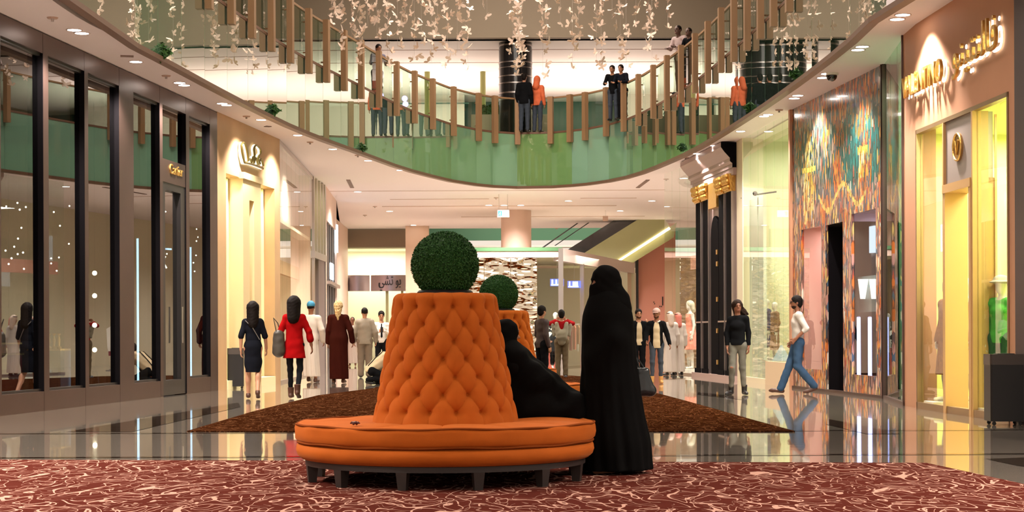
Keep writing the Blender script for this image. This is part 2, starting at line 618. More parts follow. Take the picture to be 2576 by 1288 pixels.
def fascia_mat(name, col):
    m = bpy.data.materials.new(name); m.use_nodes = True
    g = N(m); nt = m.node_tree; nt.nodes.remove(nt.nodes['Principled BSDF'])
    d = g.n('ShaderNodeBsdfDiffuse'); d.inputs[0].default_value = (*col, 1)
    gl = g.n('ShaderNodeBsdfGlossy'); gl.inputs['Color'].default_value = (.80, .82, .80, 1); gl.inputs['Roughness'].default_value = .0
    lw = g.n('ShaderNodeFresnel'); lw.inputs['IOR'].default_value = 1.6
    mx = g.n('ShaderNodeMixShader')
    g.l(g.math('MINIMUM', g.math('MULTIPLY', lw.outputs[0], 3.3), .96), mx.inputs[0]); g.l(d.outputs[0], mx.inputs[1]); g.l(gl.outputs[0], mx.inputs[2])
    g.l(mx.outputs[0], nt.nodes['Material Output'].inputs[0])
    return m
M_fas = [fascia_mat('green_back_painted_glass', (.215, .40, .235)), fascia_mat('green_glass_bluish_reflection', (.235, .43, .31)), fascia_mat('green_glass_leafy_reflection', (.17, .32, .11))]  # the two extra tints put differing panel reflections into the colour

# ------------------------------------------------------------------ floor, carpets, inlays
mb = MB(); mb.box((0, 38, -.1), (36, 104, .2)); struct('floor', mb, M_floor)

M_carpet1 = carpet_material('maroon_carpet_with_cream_squiggles', (.075, .017, .012), (.44, .25, .19), 3.4, .60)
M_carpet2 = carpet_material('brown_carpet_with_fine_marks', (.022, .006, .002), (.105, .042, .018), 4.2, .60)
def carpet(name, poly, m, label):
    mb = MB(); mb.prism(poly, .002, .014)
    return tag(mb.build(name, m), label, 'carpet')
a = G(0, 1160); b_ = G(2330, 1168); c_ = G(2576, 1222)
carpet('carpet', [(-6.5, 3), (4.6, 3), (c_.x + .35, 9.5), (c_.x, c_.y), (b_.x, b_.y), (a.x, a.y), (-6.5, a.y - .2)], M_carpet1,
       'maroon carpet with cream squiggly lines under the large tufted sofa in front')
p = [G(470, 1087), G(2000, 1087), G(1900, 1060), G(1800, 1031), G(1700, 1003), G(1605, 978)]
pl = [G(940, 978), G(800, 996), G(640, 1036)]
far = [(2.6, 44), (1.6, 47.5), (0, 48.5), (-1.6, 47.5), (-2.8, 44)]
carpet('carpet', [(q.x, q.y) for q in p] + far + [(q.x, q.y) for q in pl], M_carpet2,
       'brown carpet with fine marks behind the large sofa, beyond the polished stone strip')

def inlay(pts, name='floor_inlay'):
    mb = MB(); mb.add([(q.x, q.y, .003) for q in pts], [tuple(range(len(pts)))])
    o = mb.build(name, M_inlay); tag(o, kind='structure'); return o
inlay([G(165, 1087), G(330, 1087), G(605, 1024), G(600, 1013)])
inlay([G(1755, 987), G(1865, 999), G(1866, 1006), G(1755, 993)])
inlay([G(2078, 1053), G(2270, 1092), G(2180, 1092), G(2078, 1068)])
inlay([G(2480, 1155), G(2620, 1150), G(2620, 1180), G(2560, 1172)])
mb = MB()
mb.add([(-9, G(10, 1154).y, .0032), (6, G(10, 1154).y, .0032), (6, G(10, 1151).y, .0032), (-9, G(10, 1151).y, .0032)], [(0, 1, 2, 3)])
mb.add([(-9, G(10, 1093).y, .0032), (6, G(10, 1093).y, .0032), (6, G(10, 1091).y, .0032), (-9, G(10, 1091).y, .0032)], [(0, 1, 2, 3)])
o = mb.build('floor_joint_strip', M_inlay); tag(o, kind='structure')

# ------------------------------------------------------------------ the atrium edge
LP_ = [(150, 14), (320, 104), (430, 162), (545, 224), (700, 303), (800, 345), (900, 381), (1000, 418), (1075, 439), (1150, 456), (1240, 467), (1340, 470)]
RP_ = [(2259, 0), (2150, 96), (2052, 174), (1930, 262), (1802, 345), (1740, 380), (1690, 403), (1640, 424), (1590, 441), (1530, 454), (1450, 464)]
left_pts = [Vector((-6.25, 8, CEIL)), Vector((-6.15, 16, CEIL))] + [G(x, y, CEIL) for x, y in LP_]
right_pts = [Vector((5.9, 8, CEIL)), Vector((5.85, 16, CEIL))] + [G(x, y, CEIL) for x, y in RP_]
edge = cat_rom(left_pts + right_pts[::-1], 6)
tipi = max(range(len(edge)), key=lambda i: edge[i].y)
TIP = edge[tipi]
eL, eR = edge[:tipi + 1], edge[tipi:][::-1]
FARC = 77.0
mb = MB()
XW = 15.0
def plates(mb, z0, z1):
    for e, sx in ((eL, -1), (eR, 1)):
        for i in range(len(e) - 1):
            a, b = e[i], e[i + 1]
            if b.y <= a.y + 1e-4: continue
            poly = [(a.x, a.y), (b.x, b.y), (sx * XW, b.y), (sx * XW, a.y)]
            if sx > 0: poly = poly[::-1]
            mb.prism(poly[::-1], z0, z1)
    mb.prism([(-XW, TIP.y), (XW, TIP.y), (XW, FARC), (-XW, FARC)], z0, z1)
mb1 = MB(); plates(mb1, CEIL, CEIL + .12)
for sx in (-1, 1): mb1.box((sx * 10.5, 2, CEIL + .06), (8.6, 12, .12))
mb1.box((0, -3.9, CEIL + .06), (13, .2, .12)); struct('ceiling', mb1, M_ceil)
mb2 = MB(); plates(mb2, FL2 - .15, FL2); struct('floor_upper', mb2, M_floor)
# shallow far ceiling grooves
M_groove = mat('ceiling_groove', (.55, .38, .32), .6)
mb = MB()
for (x0, x1, y, t) in ((980, 1230, 500, .05), (960, 1550, 518, .10), (1160, 1620, 545, .08), (1460, 1600, 499, .05), (820, 1672, 479, .03)):
    a, b = G(x0, y, CEIL), G(x1, y, CEIL)
    Y = G(1288, y, CEIL).y
    mb.box(((a.x + b.x) / 2, Y, CEIL - .004), (b.x - a.x, t * 2, .012))
struct('ceiling_groove', mb, M_groove)

# positions of the timber fins along the edge
def edge_at_px(px, e):
    for i in range(len(e) - 1):
        a, b = e[i], e[i + 1]
        fa = a.x - (px - 1288) / F * a.y; fb = b.x - (px - 1288) / F * b.y
        if fa * fb <= 0 and a.y > 12:
            t = fa / (fa - fb + 1e-12)
            return a.lerp(b, t)
    return None
finpx = [335, 393, 452, 511, 568, 620, 670, 718, 765, 810, 855, 898, 943, 988, 1034, 1080, 1133, 1197, 1240, 1302, 1391, 1443, 1483, 1537, 1582, 1620, 1658, 1693, 1729, 1765, 1798, 1832, 1865, 1899, 1933, 1967, 2007, 2052, 2100, 2150, 2205]
fin_pts = []
for px in finpx:
    q = edge_at_px(px, edge)
    if q is not None: fin_pts.append(q)
near = [Vector((-6.2, y, CEIL)) for y in (8, 11, 14, 17, 20)]
allp = near + fin_pts + [Vector((5.86, y, CEIL)) for y in (20, 17, 14, 11, 8)]
mid = Vector((0, 30, 0))
for i in range(len(allp) - 1):
    a, b = allp[i], allp[i + 1]
    mb = MB()
    t = (b - a).normalized(); nrm = Vector((t.y, -t.x, 0))
    if nrm.dot(mid - a) < 0: nrm = -nrm
    o = nrm * .0; th = nrm * .05
    q = [a, b, b + th, a + th]
    zlo, zhi = CEIL - .02, FL2 - .02
    g0 = t * .006
    q = [a + g0, b - g0, b - g0 + th, a + g0 + th]
    mb.prism([(v.x, v.y) for v in (q if (q[1] - q[0]).cross(q[2] - q[1]).z > 0 else q[::-1])], zlo, zhi)
    tone = 0  # tint per panel, standing in for differing reflections
    if i % 7 == 3: tone = 1
    if abs((a.x + b.x) / 2 - .9) < .75: tone = 2
    elif a.x > 1.5 and a.y > 44: tone = 1
    struct('wall_atrium', mb, M_fas[tone])
def along(mb, pts, z0, z1, d0, d1):
    for i in range(len(pts) - 1):
        a, b = pts[i], pts[i + 1]
        t = (b - a).normalized(); nrm = Vector((t.y, -t.x, 0))
        if nrm.dot(mid - a) < 0: nrm = -nrm
        q = [a + nrm * d0, b + nrm * d0, b + nrm * d1, a + nrm * d1]
        if (q[1] - q[0]).cross(q[2] - q[1]).z < 0: q = q[::-1]
        mb.prism([(v.x, v.y) for v in q], z0, z1)
mb = MB(); along(mb, allp, CEIL - .07, CEIL + .01, -.05, .10); struct('trim_1', mb, M_trim)
mb = MB(); along(mb, allp, FL2 - .03, FL2 + .03, -.06, .06); struct('trim_2', mb, M_trim)
bal = thing('balustrade', 'curved glass balustrade with timber fins and a slim rail around the upper floor opening', 'balustrade', (0, 0, FL2))
def bchild(mb, name, m):
    o = mb.build(name, m, bal); o.location = (0, 0, -FL2); return o
for i in range(len(allp) - 1):
    a, b = allp[i], allp[i + 1]
    t = (b - a).normalized()
    mb = MB(); along(mb, [a + t * .01, b - t * .01], FL2 + .04, RAIL - .05, -.006, .006)
    bchild(mb, 'glass_panel', M_bglass)
mb = MB(); along(mb, allp, RAIL - .05, RAIL, -.035, .035); bchild(mb, 'handrail', M_wood)
for i, q in enumerate(fin_pts):
    e0 = fin_pts[max(i - 1, 0)]; e1 = fin_pts[min(i + 1, len(fin_pts) - 1)]
    t = (e1 - e0).normalized(); nrm = Vector((t.y, -t.x, 0))
    if nrm.dot(mid - q) < 0: nrm = -nrm
    c = q + nrm * .14
    mb = MB(); mb.box((c.x, c.y, (7.12 + RAIL) / 2), (.17, .13, RAIL - 7.12), math.atan2(t.y, t.x))
    mb.cyl((c.x - nrm.x * .02, c.y - nrm.y * .02, 7.6), (q.x, q.y, 7.6), .018, n=6)
    mb.cyl((c.x - nrm.x * .02, c.y - nrm.y * .02, 8.3), (q.x, q.y, 8.3), .018, n=6)
    bchild(mb, 'timber_fin', M_wood)

# ------------------------------------------------------------------ upper storey
YB = 54.9
struct('wall_upper_bulkhead', MB().box((0, YB + .3, CEIL2 + 1.9), (34, .6, 3.8)), M_tan)
struct('ceiling_upper', MB().box((0, 62.8, CEIL2 + .1), (34, 15.2, .2)), M_ceil2)
struct('ceiling_roof', MB().box((0, 30, 14.3), (34, 56, .2)), M_ceil2)
for s in (-1, 1):
    struct('wall_upper_left' if s < 0 else 'wall_upper_right', MB().box((s * 15.2, 38, 10.9), (.4, 66, 6.9)), M_tan)
M_dkgreen = mat('dark_green_glass_wall', (.045, .12, .09), .2, coat=.5)
struct('wall_upper_back', MB().box((0, 70.2, 8.9), (30, .2, 3.2)), M_dkgreen)
mb = MB()   # thin grooves of the upper ceiling
for y in (125, 157):
    Y = (CEIL2 - HC) * F / (YH - y)
    mb.box((0, Y, CEIL2 - .004), (20, .08, .012))
struct('ceiling_upper_groove', mb, M_groove)
for x_ in (-9, -3, 3, 9):
    area_light('upper_ceiling_fill', (x_, 63.5, FL2 + .25), (PI, 0, 0), 4.5, 6, 220, (1, .86, .76))  # unseen lights, added to brighten the upper ceiling from below
for s in (-1, 1):
    mb = MB(); mb.box((s * 8.6, 47, (FL2 + 14) / 2), (1.0, .8, 14 - FL2)); struct('column_upper', mb, M_pink)

# ------------------------------------------------------------------ wall segments
class Seg:
    def __init__(self, a, b):
        self.a = Vector((a[0], a[1])); self.b = Vector((b[0], b[1]))
        self.L = (self.b - self.a).length
        self.t = (self.b - self.a) / self.L
        n = Vector((-self.t.y, self.t.x))
        if n.x * ((self.a.x + self.b.x) / 2) > 0: n = -n
        self.n = n
    def off(self, d):
        return Seg(self.a + self.n * d, self.b + self.n * d)
    def sz(self, px, py, d=0.0):
        dx, dz = ray(px, py)
        a = self.a + self.n * d
        s = (a.x - dx * a.y) / (dx * self.t.y - self.t.x)
        Y = a.y + s * self.t.y
        return s, HC + dz * Y
    def s(self, px, d=0.0, py=840): return self.sz(px, py, d)[0]
    def pt(self, s, z, d=0.0):
        q = self.a + self.t * s + self.n * d
        return Vector((q.x, q.y, z))
    def box(self, mb, s0, s1, z0, z1, d0, d1):
        q = [self.pt(s0, 0, d0), self.pt(s1, 0, d0), self.pt(s1, 0, d1), self.pt(s0, 0, d1)]
        if (q[1] - q[0]).cross(q[2] - q[1]).z < 0: q = q[::-1]
        return mb.prism([(v.x, v.y) for v in q], z0, z1)
    def slab(self, mb, sz, d0, d1):
        pts = [self.pt(s, z, d0) for s, z in sz]
        return mb.slab(pts, self.pt(0, 0, d1) - self.pt(0, 0, d0))
    def matrix(self, s, z, d):       # local x reads left to right seen from the corridor, y up, z towards the viewer
        n = Vector((self.n.x, self.n.y, 0)); x = Vector((0, 0, 1)).cross(n)
        M = Matrix.Identity(4)
        M.col[0][:3] = x; M.col[1][:3] = (0, 0, 1); M.col[2][:3] = n
        M.col[3][:3] = self.pt(s, z, d)
        return M
def g2(px, py):
    q = G(px, py); return (q.x, q.y)
L0 = (-8.55, 13.0)
l1, l2, l3, l4, l5, l6, l7 = g2(0, 1047), g2(549, 982), g2(706, 964), g2(757, 950), g2(789, 941), g2(820, 935), g2(848, 925)
SL1 = Seg(l1, l2); SL0 = Seg(L0, l1); SL2 = Seg(l2, l3); SL3 = Seg(l3, l4); SL4 = Seg(l4, l5); SL5 = Seg(l5, l6); SL6 = Seg(l6, l7)
r0, r1, r2, r3, r4, r5, r6, r7 = g2(1672, 938), g2(1751, 945), g2(1855, 957), g2(1995, 976), g2(2224, 1003), g2(2276, 1021), g2(2307, 1027.5), g2(2493, 1056)
SR0 = Seg(r1, r0); SR1 = Seg(r2, r1); SR2 = Seg(r3, r2); SR3 = Seg(r4, r3); SR4 = Seg(r5, r4)
d_ = Vector(r7) - Vector(r6)
r8 = tuple(Vector(r6) + d_ * 3.2)
SR5 = Seg(r8, r6); SR55 = Seg(r6, r5)

def text_mesh(body, size, ext, m, name, w=None):
    c = bpy.data.curves.new(name, 'FONT'); c.body = body; c.size = size; c.extrude = ext; c.align_x = 'CENTER'
    o = bpy.data.objects.new(name, c)
    COL.objects.link(o)
    dg = bpy.context.evaluated_depsgraph_get()
    me = bpy.data.meshes.new_from_object(o.evaluated_get(dg))
    bpy.data.objects.remove(o)
    me.materials.clear(); me.materials.append(m)
    if w:
        xs = [v.co.x for v in me.vertices]; k = w / (max(xs) - min(xs))
        for v in me.vertices: v.co.x *= k
    me.name = name
    return me
def place_mesh(me, name, M, parent=None):
    o = bpy.data.objects.new(name, me); o.matrix_world = M
    COL.objects.link(o)
    if parent:
        o.parent = parent; o.matrix_parent_inverse = parent.matrix_world.inverted() if False else Matrix.Translation(-Vector(parent.location))
    return o
# ================================================================== LEFT SIDE
def room(seg, s0, s1, z1, depth, wallm, floorm=None, ceilm=None, name='wall_left_shop', z0=0.0, d0=-.26):
    """back, sides, ceiling and floor of a shop behind a stretch of wall"""
    mb = MB()
    seg.box(mb, s0, s1, z0, z1, -depth - .1, -depth)
    seg.box(mb, s0 - .08, s0, z0, z1, -depth, d0)
    seg.box(mb, s1, s1 + .08, z0, z1, -depth, d0)
    if seg.a.x > 0: name = name.replace('left', 'right')
    struct(name, mb, wallm)
    mb = MB(); seg.box(mb, s0 - .08, s1 + .08, z1, z1 + .08, -depth - .1, d0); struct('ceiling_shop', mb, ceilm or wallm)
    mb = MB(); seg.box(mb, s0 - .08, s1 + .08, z0, z0 + .015, -depth - .1, d0); struct('floor_shop', mb, floorm or M_floor)

def seg_light(seg, s, z, d, w, l, power, color, name='shop_ceiling_light'):
    p = seg.pt(s, z, d)
    return area_light(name, p, (0, 0, math.atan2(seg.t.y, seg.t.x)), l, w, power, color)

# --- bronze framed jewellery shop front
sf = thing('bronze_shopfront', 'tall bronze and dark glass shopfront along the left side', 'shopfront', (SL1.pt(0, 0).x, SL1.pt(0, 0).y, 0))
def sfc(mb, name, m, par=None, root=None):
    root = root or sf
    o = mb.build(name, m, par or root)
    o.location = -Vector(root.location) if par is None else (0, 0, 0)
    return o
S = SL1.s
GD = -.085
fr = [(-26, 4), (111, 124), (215, 224), (302, 338), (404, 411), (470, 478), (530, 549)]
for a, b in fr:
    mb = MB(); SL1.box(mb, S(a), S(b), 0, CEIL - .02, -.25, 0)
    mul = sfc(mb, 'pilaster' if b - a > 18 else 'mullion', M_bronze)
    mb = MB(); SL1.box(mb, S(a) - .012, S(a), .02, CEIL - .03, -.245, -.003); sfc(mb, 'reveal_plate', M_bmatte)
hz = 5.47
for i in range(len(fr) - 1):
    a, b = S(fr[i][1]), S(fr[i + 1][0]) - .012
    door = (i == 4)
    mb = MB(); SL1.box(mb, a, b, hz, CEIL - .02, -.25, 0); sfc(mb, 'header_panel', M_bronze)
    if not door:
        mb = MB(); SL1.box(mb, a, b, 0, .30, -.25, 0); sfc(mb, 'plinth_panel', M_bronze)
        mb = MB(); SL1.box(mb, a, b, .30, hz, GD - .02, GD); sfc(mb, 'glass_pane', M_glass_dk)
        mb = MB(); SL1.box(mb, a, b, .30, .34, GD, GD + .04); sfc(mb, 'glazing_bead', M_blackm)
        mb = MB(); SL1.box(mb, a, b, hz - .04, hz, GD, GD + .04); sfc(mb, 'glazing_bead', M_blackm)
    else:
        zt = SL1.sz(436, 406)[1]; zb = SL1.sz(440, 464)[1]
        mb = MB(); SL1.box(mb, a, b, zb, zt, -.25, -.01); sfc(mb, 'transom_panel', M_bronze)
        mb = MB(); SL1.box(mb, a, b, zt, hz, GD - .02, GD); sfc(mb, 'glass_pane', M_glass_dk)
        dmb = MB(); w = b - a
        SL1.box(dmb, a, a + .2, .02, zb, -.2, -.02); SL1.box(dmb, b - .3, b, .02, zb, -.2, -.02); SL1.box(dmb, a + .2, b - .3, zb - .14, zb, -.2, -.02); SL1.box(dmb, a + .2, b - .3, .02, .3, -.2, -.02)
        dr = sfc(dmb, 'door', M_blackm)
        mb = MB(); SL1.box(mb, a + .2, b - .3, .3, zb - .14, -.12, -.10); o = mb.build('door_glass', M_glass_dk, dr)
        mb = MB(); mb.cyl(SL1.pt(b - .38, 1.0, .03), SL1.pt(b - .38, 1.7, .03), .018, n=8); o = mb.build('door_handle', M_steel, dr)
        me = text_mesh('Cartier', .27, .012, M_gold, 'sign_letters', w=S(461) - S(429))
        o = bpy.data.objects.new('sign_letters', me); COL.objects.link(o); o.parent = sf
        o.matrix_local = Matrix.Translation(-Vector(sf.location)) @ SL1.matrix(S(445), SL1.sz(445, 441)[1], .0)
# near stretch of the same wall, outside the picture on the left
mb = MB(); SL0.box(mb, 0, SL0.L, 0, CEIL, -.25, 0); struct('wall_left', mb, M_bronze)

room(SL1, .3, SL1.L - .2, 5.55, 5.5, mat('dark_walnut_wall', (.13, .075, .05), .4, var=.2, vs=3), ceilm=mat('shop_ceiling_dim', (.35, .25, .2), .7))
for s, pw in ((2.2, 60), (5.5, 60), (9.2, 60)):
    seg_light(SL1, s, 5.5, -2.8, .5, 1.6, pw * .16, (1, .72, .5))
# lit display posts
def post_light(seg, s, d, z0, z1, label, m=M_cool, r=.022, base=.12):
    q = seg.pt(s, z0, d)
    t = thing('light_post', label, 'display light', (q.x, q.y, z0), group='cool white display light posts')
    mb = MB(); mb.cyl((0, 0, 0.02), (0, 0, z1 - z0), r, n=8); mb.build('tube', m, t)
    mb = MB(); mb.box((0, 0, .01), (base, base, .02)); mb.box((0, 0, z1 - z0 + .01), (base * .5, base * .5, .02)); mb.build('end_cap', M_steel, t)
    return t
for px, y0, y1, lb, D1 in ((346, 600, 936, 'leftmost cool white light post inside the bronze shopfront', -1.1), (379, 622, 926, 'cool white light post inside the bronze shopfront, just left of the dark door frame', -.85), (479, 622, 930, 'cool white light post inside the bronze shopfront, right of the dark door', -.33)):
    s, z = SL1.sz(px, y0, D1); z1 = z; z0 = max(.05, SL1.sz(px, y1, D1)[1])
    post_light(SL1, s, D1, .016, z1, lb)
D1 = -.85
s0, z0 = SL1.sz(379, 624, D1); s1, _ = SL1.sz(479, 624, -.33)
mb = MB(); mb.cyl(SL1.pt(s0 + .05, z0, D1 - .05), SL1.pt(s1 - .05, z0, -.33), .018, n=8)
tag(mb.build('light_bar', M_cool), 'horizontal cool white light bar joining the light posts inside the bronze shopfront', 'display light')
# hanging round bulbs
for k, (py, lb) in enumerate(((687, 'topmost round bulb on the hanging cord inside the bronze shopfront'), (744, 'second round bulb from the top on the hanging cord'), (818, 'third round bulb from the top on the hanging cord'), (880, 'lowest round bulb on the hanging cord inside the bronze shopfront'))):
    s, z = SL1.sz(238, py, -1.2); q = SL1.pt(s, z, -1.2)
    tag(MB().ball(q, .045, 12).build('pendant_bulb', emis('bulb_glow', (1, .86, .62), 22), None, True), lb, 'light bulb', 'round bulbs on the hanging cord')
s, z = SL1.sz(238, 687, -1.2)
mb = MB(); mb.cyl(SL1.pt(s, .5, -1.2), SL1.pt(s, 5.5, -1.2), .008, n=6); mb.cyl(SL1.pt(s, .016, -1.2), SL1.pt(s, .5, -1.2), .09, .05, n=12)
tag(mb.build('bulb_cord', M_blackm), 'dark cord and foot carrying the round bulbs behind the third glass bay', 'cord')
# small sparkling lights hung deep in the shop
rnd = random.Random(9)
lp = None
for k in range(46):
    px = rnd.choice((rnd.uniform(12, 84), rnd.uniform(128, 186), rnd.uniform(412, 420), rnd.uniform(486, 504)))
    d = -rnd.uniform(.35, 1.3) if px < 200 else -.3
    s_, z_ = SL1.sz(px, rnd.choice((rnd.gauss(640, 30), rnd.uniform(500, 690))), d)
    if not .4 < s_ < SL1.L - .4: continue
    if lp is None:
        lp = thing('small_pendant_light', 'tiny sparkling pendant light deep inside the bronze shopfront', 'pendant light', SL1.pt(s_, z_, d), group='tiny pendant lights inside the bronze shopfront')
        MB().ball((0, 0, 0), .016, 8).build('bulb', emis('sparkle_glow', (1, .93, .78), 9), lp); MB().cyl((0, 0, .012), (0, 0, 1.0), .0018, n=4).build('cable', M_blackm, lp); o = lp
    else: o = copy_tree(lp)
    o.location = SL1.pt(s_, z_, d)
# display counters behind the glass
def counter(seg, s, d, w, dep, h, m, label, lit=None):
    q = seg.pt(s, 0.016, d)
    rz = math.atan2(seg.t.y, seg.t.x)
    t = thing('display_counter', label, 'display counter', (q.x, q.y, .016), rz)
    MB().bevbox((0, 0, h * .42), (w, dep, h * .8), .03).build('body', m, t)
    MB().box((0, 0, .01), (w * .92, dep * .86, .02)).build('plinth', M_blackm, t)
    MB().box((0, 0, h * .835), (w + .04, dep + .04, .03)).build('worktop', M_gold if lit is None else lit, t)
    mb = MB()
    for x in (-w / 4, 0, w / 4):
        mb.lathe([(.05, 0), (.05, .03), (.018, .05), (.03, .16), (.012, .24), (.04, .28)], 10, (x, 0, h * .85))
    mb.build('display_stand', M_gold, t)
M_redl = mat('red_lacquer', (.35, .03, .02), .25, coat=.5)
counter(SL1, 1.3, -1.4, 1.0, .6, 1.1, M_redl, 'red lacquered display counter behind the leftmost dark glass bay')
counter(SL1, 3.3, -1.5, 1.1, .6, 1.0, M_redl, 'red lacquered display counter behind the second dark glass bay')
counter(SL1, 4.9, -2.2, 1.2, .6, 1.2, mat('orange_lacquer', (.55, .16, .04), .3, coat=.4), 'orange display counter behind the third dark glass bay, beyond the bulbs')
counter(SL1, 7.1, -1.9, 1.0, .6, 1.05, mat('navy_lacquer', (.03, .04, .10), .3, coat=.4), 'navy display counter between the cool white light posts')

# --- beige stone shopfront with the script sign
t2 = thing('beige_stone_shopfront', 'beige stone shopfront with two glowing yellow niches and a handwritten metal sign', 'shopfront', (SL2.pt(0, 0).x, SL2.pt(0, 0).y, 0))
S = SL2.s
zo = 4.58
mb = MB()
SL2.box(mb, 0, S(570), 0, CEIL, -.3, 0)
SL2.box(mb, S(570), S(692), zo, CEIL, -.3, 0)
SL2.box(mb, S(692), SL2.L, 0, CEIL, -.3, 0)
sfc(mb, 'stone_wall', M_beige, root=t2)
mb = MB()
SL2.box(mb, S(606), S(622), 0, zo - .02, -.3, .06); SL2.box(mb, S(634), S(651), 0, zo - .02, -.3, .06); SL2.box(mb, S(622), S(634), zo - .45, zo - .02, -.3, .06)
SL2.box(mb, S(604), S(653), zo - .02, zo + .12, -.3, .10)
sfc(mb, 'door_surround', mat('honey_cream_stone', (.74, .58, .32), .5), root=t2)
mb = MB(); SL2.box(mb, S(627), S(634), 0.02, zo - .45, -.25, -.2); dl = sfc(mb, 'door', M_yell, root=t2)
mb = MB()
for z in (.9, 1.7, 2.6, 3.3, 3.75): SL2.box(mb, S(625.5), S(627), z, z + .14, -.22, -.14)
mb.build('hinge', M_blackm, dl)
room(SL2, S(571), S(604), zo, 1.3, M_yell)
room(SL2, S(653), S(691), zo, 1.3, M_yell)
room(SL2, S(621), S(635), zo - .45, 1.4, M_yell)
seg_light(SL2, (S(571) + S(604)) / 2, zo - .03, -.7, .6, 1.0, 30, (1, .93, .70))
seg_light(SL2, (S(653) + S(691)) / 2, zo - .03, -.7, .6, 1.2, 34, (1, .93, .70))
seg_light(SL2, (S(621) + S(635)) / 2, zo - .5, -.75, .5, .3, 16, (1, .90, .58))
for a, b in ((571, 604), (653, 691)):
    mb = MB(); s0, s1 = S(a) + .02, S(b) - .02
    SL2.slab(mb, [(s0, 4.1), (s1, 3.05), (s1, 3.5), (s0, 4.5)], -.5, -.45)
    for k in range(9):
        f = k / 8; z = 4.1 + .4 * f
        SL2.slab(mb, [(s0, z), (s1, z - 1.03), (s1, z - 1.015), (s0, z + .015)], -.45, -.44)
    sfc(mb, 'slanted_blind', mat('blind_fabric', (.78, .66, .42), .8), root=t2)
    mb = MB(); SL2.box(mb, s0 - .02, s1 + .02, 0.0, .18, -.3, .02); sfc(mb, 'window_step', M_yell, root=t2)
def script_sign(seg, strokes, ox, oy, k, d=.09):
    mb = MB(); gb = MB()
    for st in strokes:
        pts = []
        for x, y in st:
            s, z = seg.sz(ox + x / k, oy + y / k, d); pts.append(seg.pt(s, z, d))
        pts = cat_rom(pts, 5)
        mb.tube(pts, .024, 8)
        gb.tube([p - Vector((seg.n.x, seg.n.y, 0)) * .05 for p in pts], .022, 6)
    return mb, gb
st = [[(640, 560), (625, 420), (590, 265), (550, 218), (515, 260), (520, 380), (545, 500), (572, 600)],
      [(572, 600), (680, 622), (780, 655), (925, 715)],
      [(640, 560), (680, 530), (705, 600), (735, 490), (750, 600), (785, 510), (825, 630)],
      [(752, 600), (760, 450), (752, 330), (795, 268), (860, 330), (875, 420), (830, 500), (868, 620)], [(862, 570), (890, 535), (930, 655)]]
mb, gb = script_sign(SL2, st, 540, 330, 7.58)
sg = thing('script_sign', 'handwritten gold sign lit from behind above the yellow niches of the beige shopfront', 'sign', SL2.pt(S(640), 4.9, .05))
for m_, nm, mm in ((mb, 'letters', mat('dark_gold_metal', (.30, .24, .08), .3, metal=.9)), (gb, 'backlight', emis('sign_backlight', (.98, 1, .72), 1.6))):
    o = m_.build(nm, mm, sg, True); o.location = -Vector(sg.location)
# two wall washers over the niches
for px in (585, 668):
    p = SL2.pt(S(px), CEIL - .08, .45); spot_light('wall_washer', p, SL2.pt(S(px), 4.3, 0), 4, 50, (1, .85, .62), .03)

# --- curved glass shopfront, then steel framed one, then the dark one
M_orange = mat('orange_beige_wall', (.72, .42, .22), .6, var=.1, vs=1.5)
M_pinkw = mat('pale_pink_wall', (.80, .58, .48), .6)
gs = thing('curved_glass_shopfront', 'curved frameless glass shopfront right of the beige stone shopfront', 'shopfront', (SL3.pt(0, 0).x, SL3.pt(0, 0).y, 0))
cv = cat_rom([Vector((*l3, 0)), Vector((*l4, 0)), Vector((*l5, 0))], 5)
for i in range(len(cv) - 1):
    sgm = Seg(cv[i][:2], cv[i + 1][:2])
    mb = MB(); sgm.box(mb, .004, sgm.L - .004, .06, CEIL - .12, -.03, -.01); sfc(mb, 'glass_pane', M_glass, root=gs)
mb = MB(); mb2 = MB(); mb3 = MB(); mb4 = MB(); mb5 = MB()
for i in range(len(cv) - 1):
    sgm = Seg(cv[i][:2], cv[i + 1][:2])
    sgm.box(mb, 0, sgm.L, 0, .06, -.08, 0); sgm.box(mb5, 0, sgm.L, CEIL - .12, CEIL - .01, -.08, 0)
    sgm.box(mb2, -.1, sgm.L + .1, 3.1, CEIL, -.5, -.42)       # pale hung panel behind the upper glass
    sgm.box(mb3, -.2, sgm.L + .2, 0, 3.9, -2.3, -2.2)
    sgm.box(mb4, 0, sgm.L, 2.75, 3.1, -.5, -.4)
sfc(mb, 'floor_rail', M_steel, root=gs); sfc(mb5, 'top_rail', M_steel, root=gs); sfc(mb2, 'upper_blind', M_pinkw, root=gs); sfc(mb4, 'orange_pelmet', M_orange, root=gs)
struct('wall_left_shop', mb3, M_orange)
mb = MB(); q = [SL3.pt(0, 0, -.1), SL4.pt(SL4.L, 0, -.1), SL4.pt(SL4.L, 0, -2.3), SL3.pt(0, 0, -2.3)]
mb.prism([(v.x, v.y) for v in q], 3.9, 3.98); struct('ceiling_shop', mb, M_cream)
area_light('shop_ceiling_light', ((q[0].x + q[2].x) / 2, (q[0].y + q[1].y) / 2, 3.86), (0, 0, 0), .9, 5, 130, (1, .8, .55))
struct('wall_left_shop', (lambda m: (SL4.box(m, SL4.L - .05, SL4.L + .05, 0, CEIL, -2.4, -.1), m)[1])(MB()), M_cream)

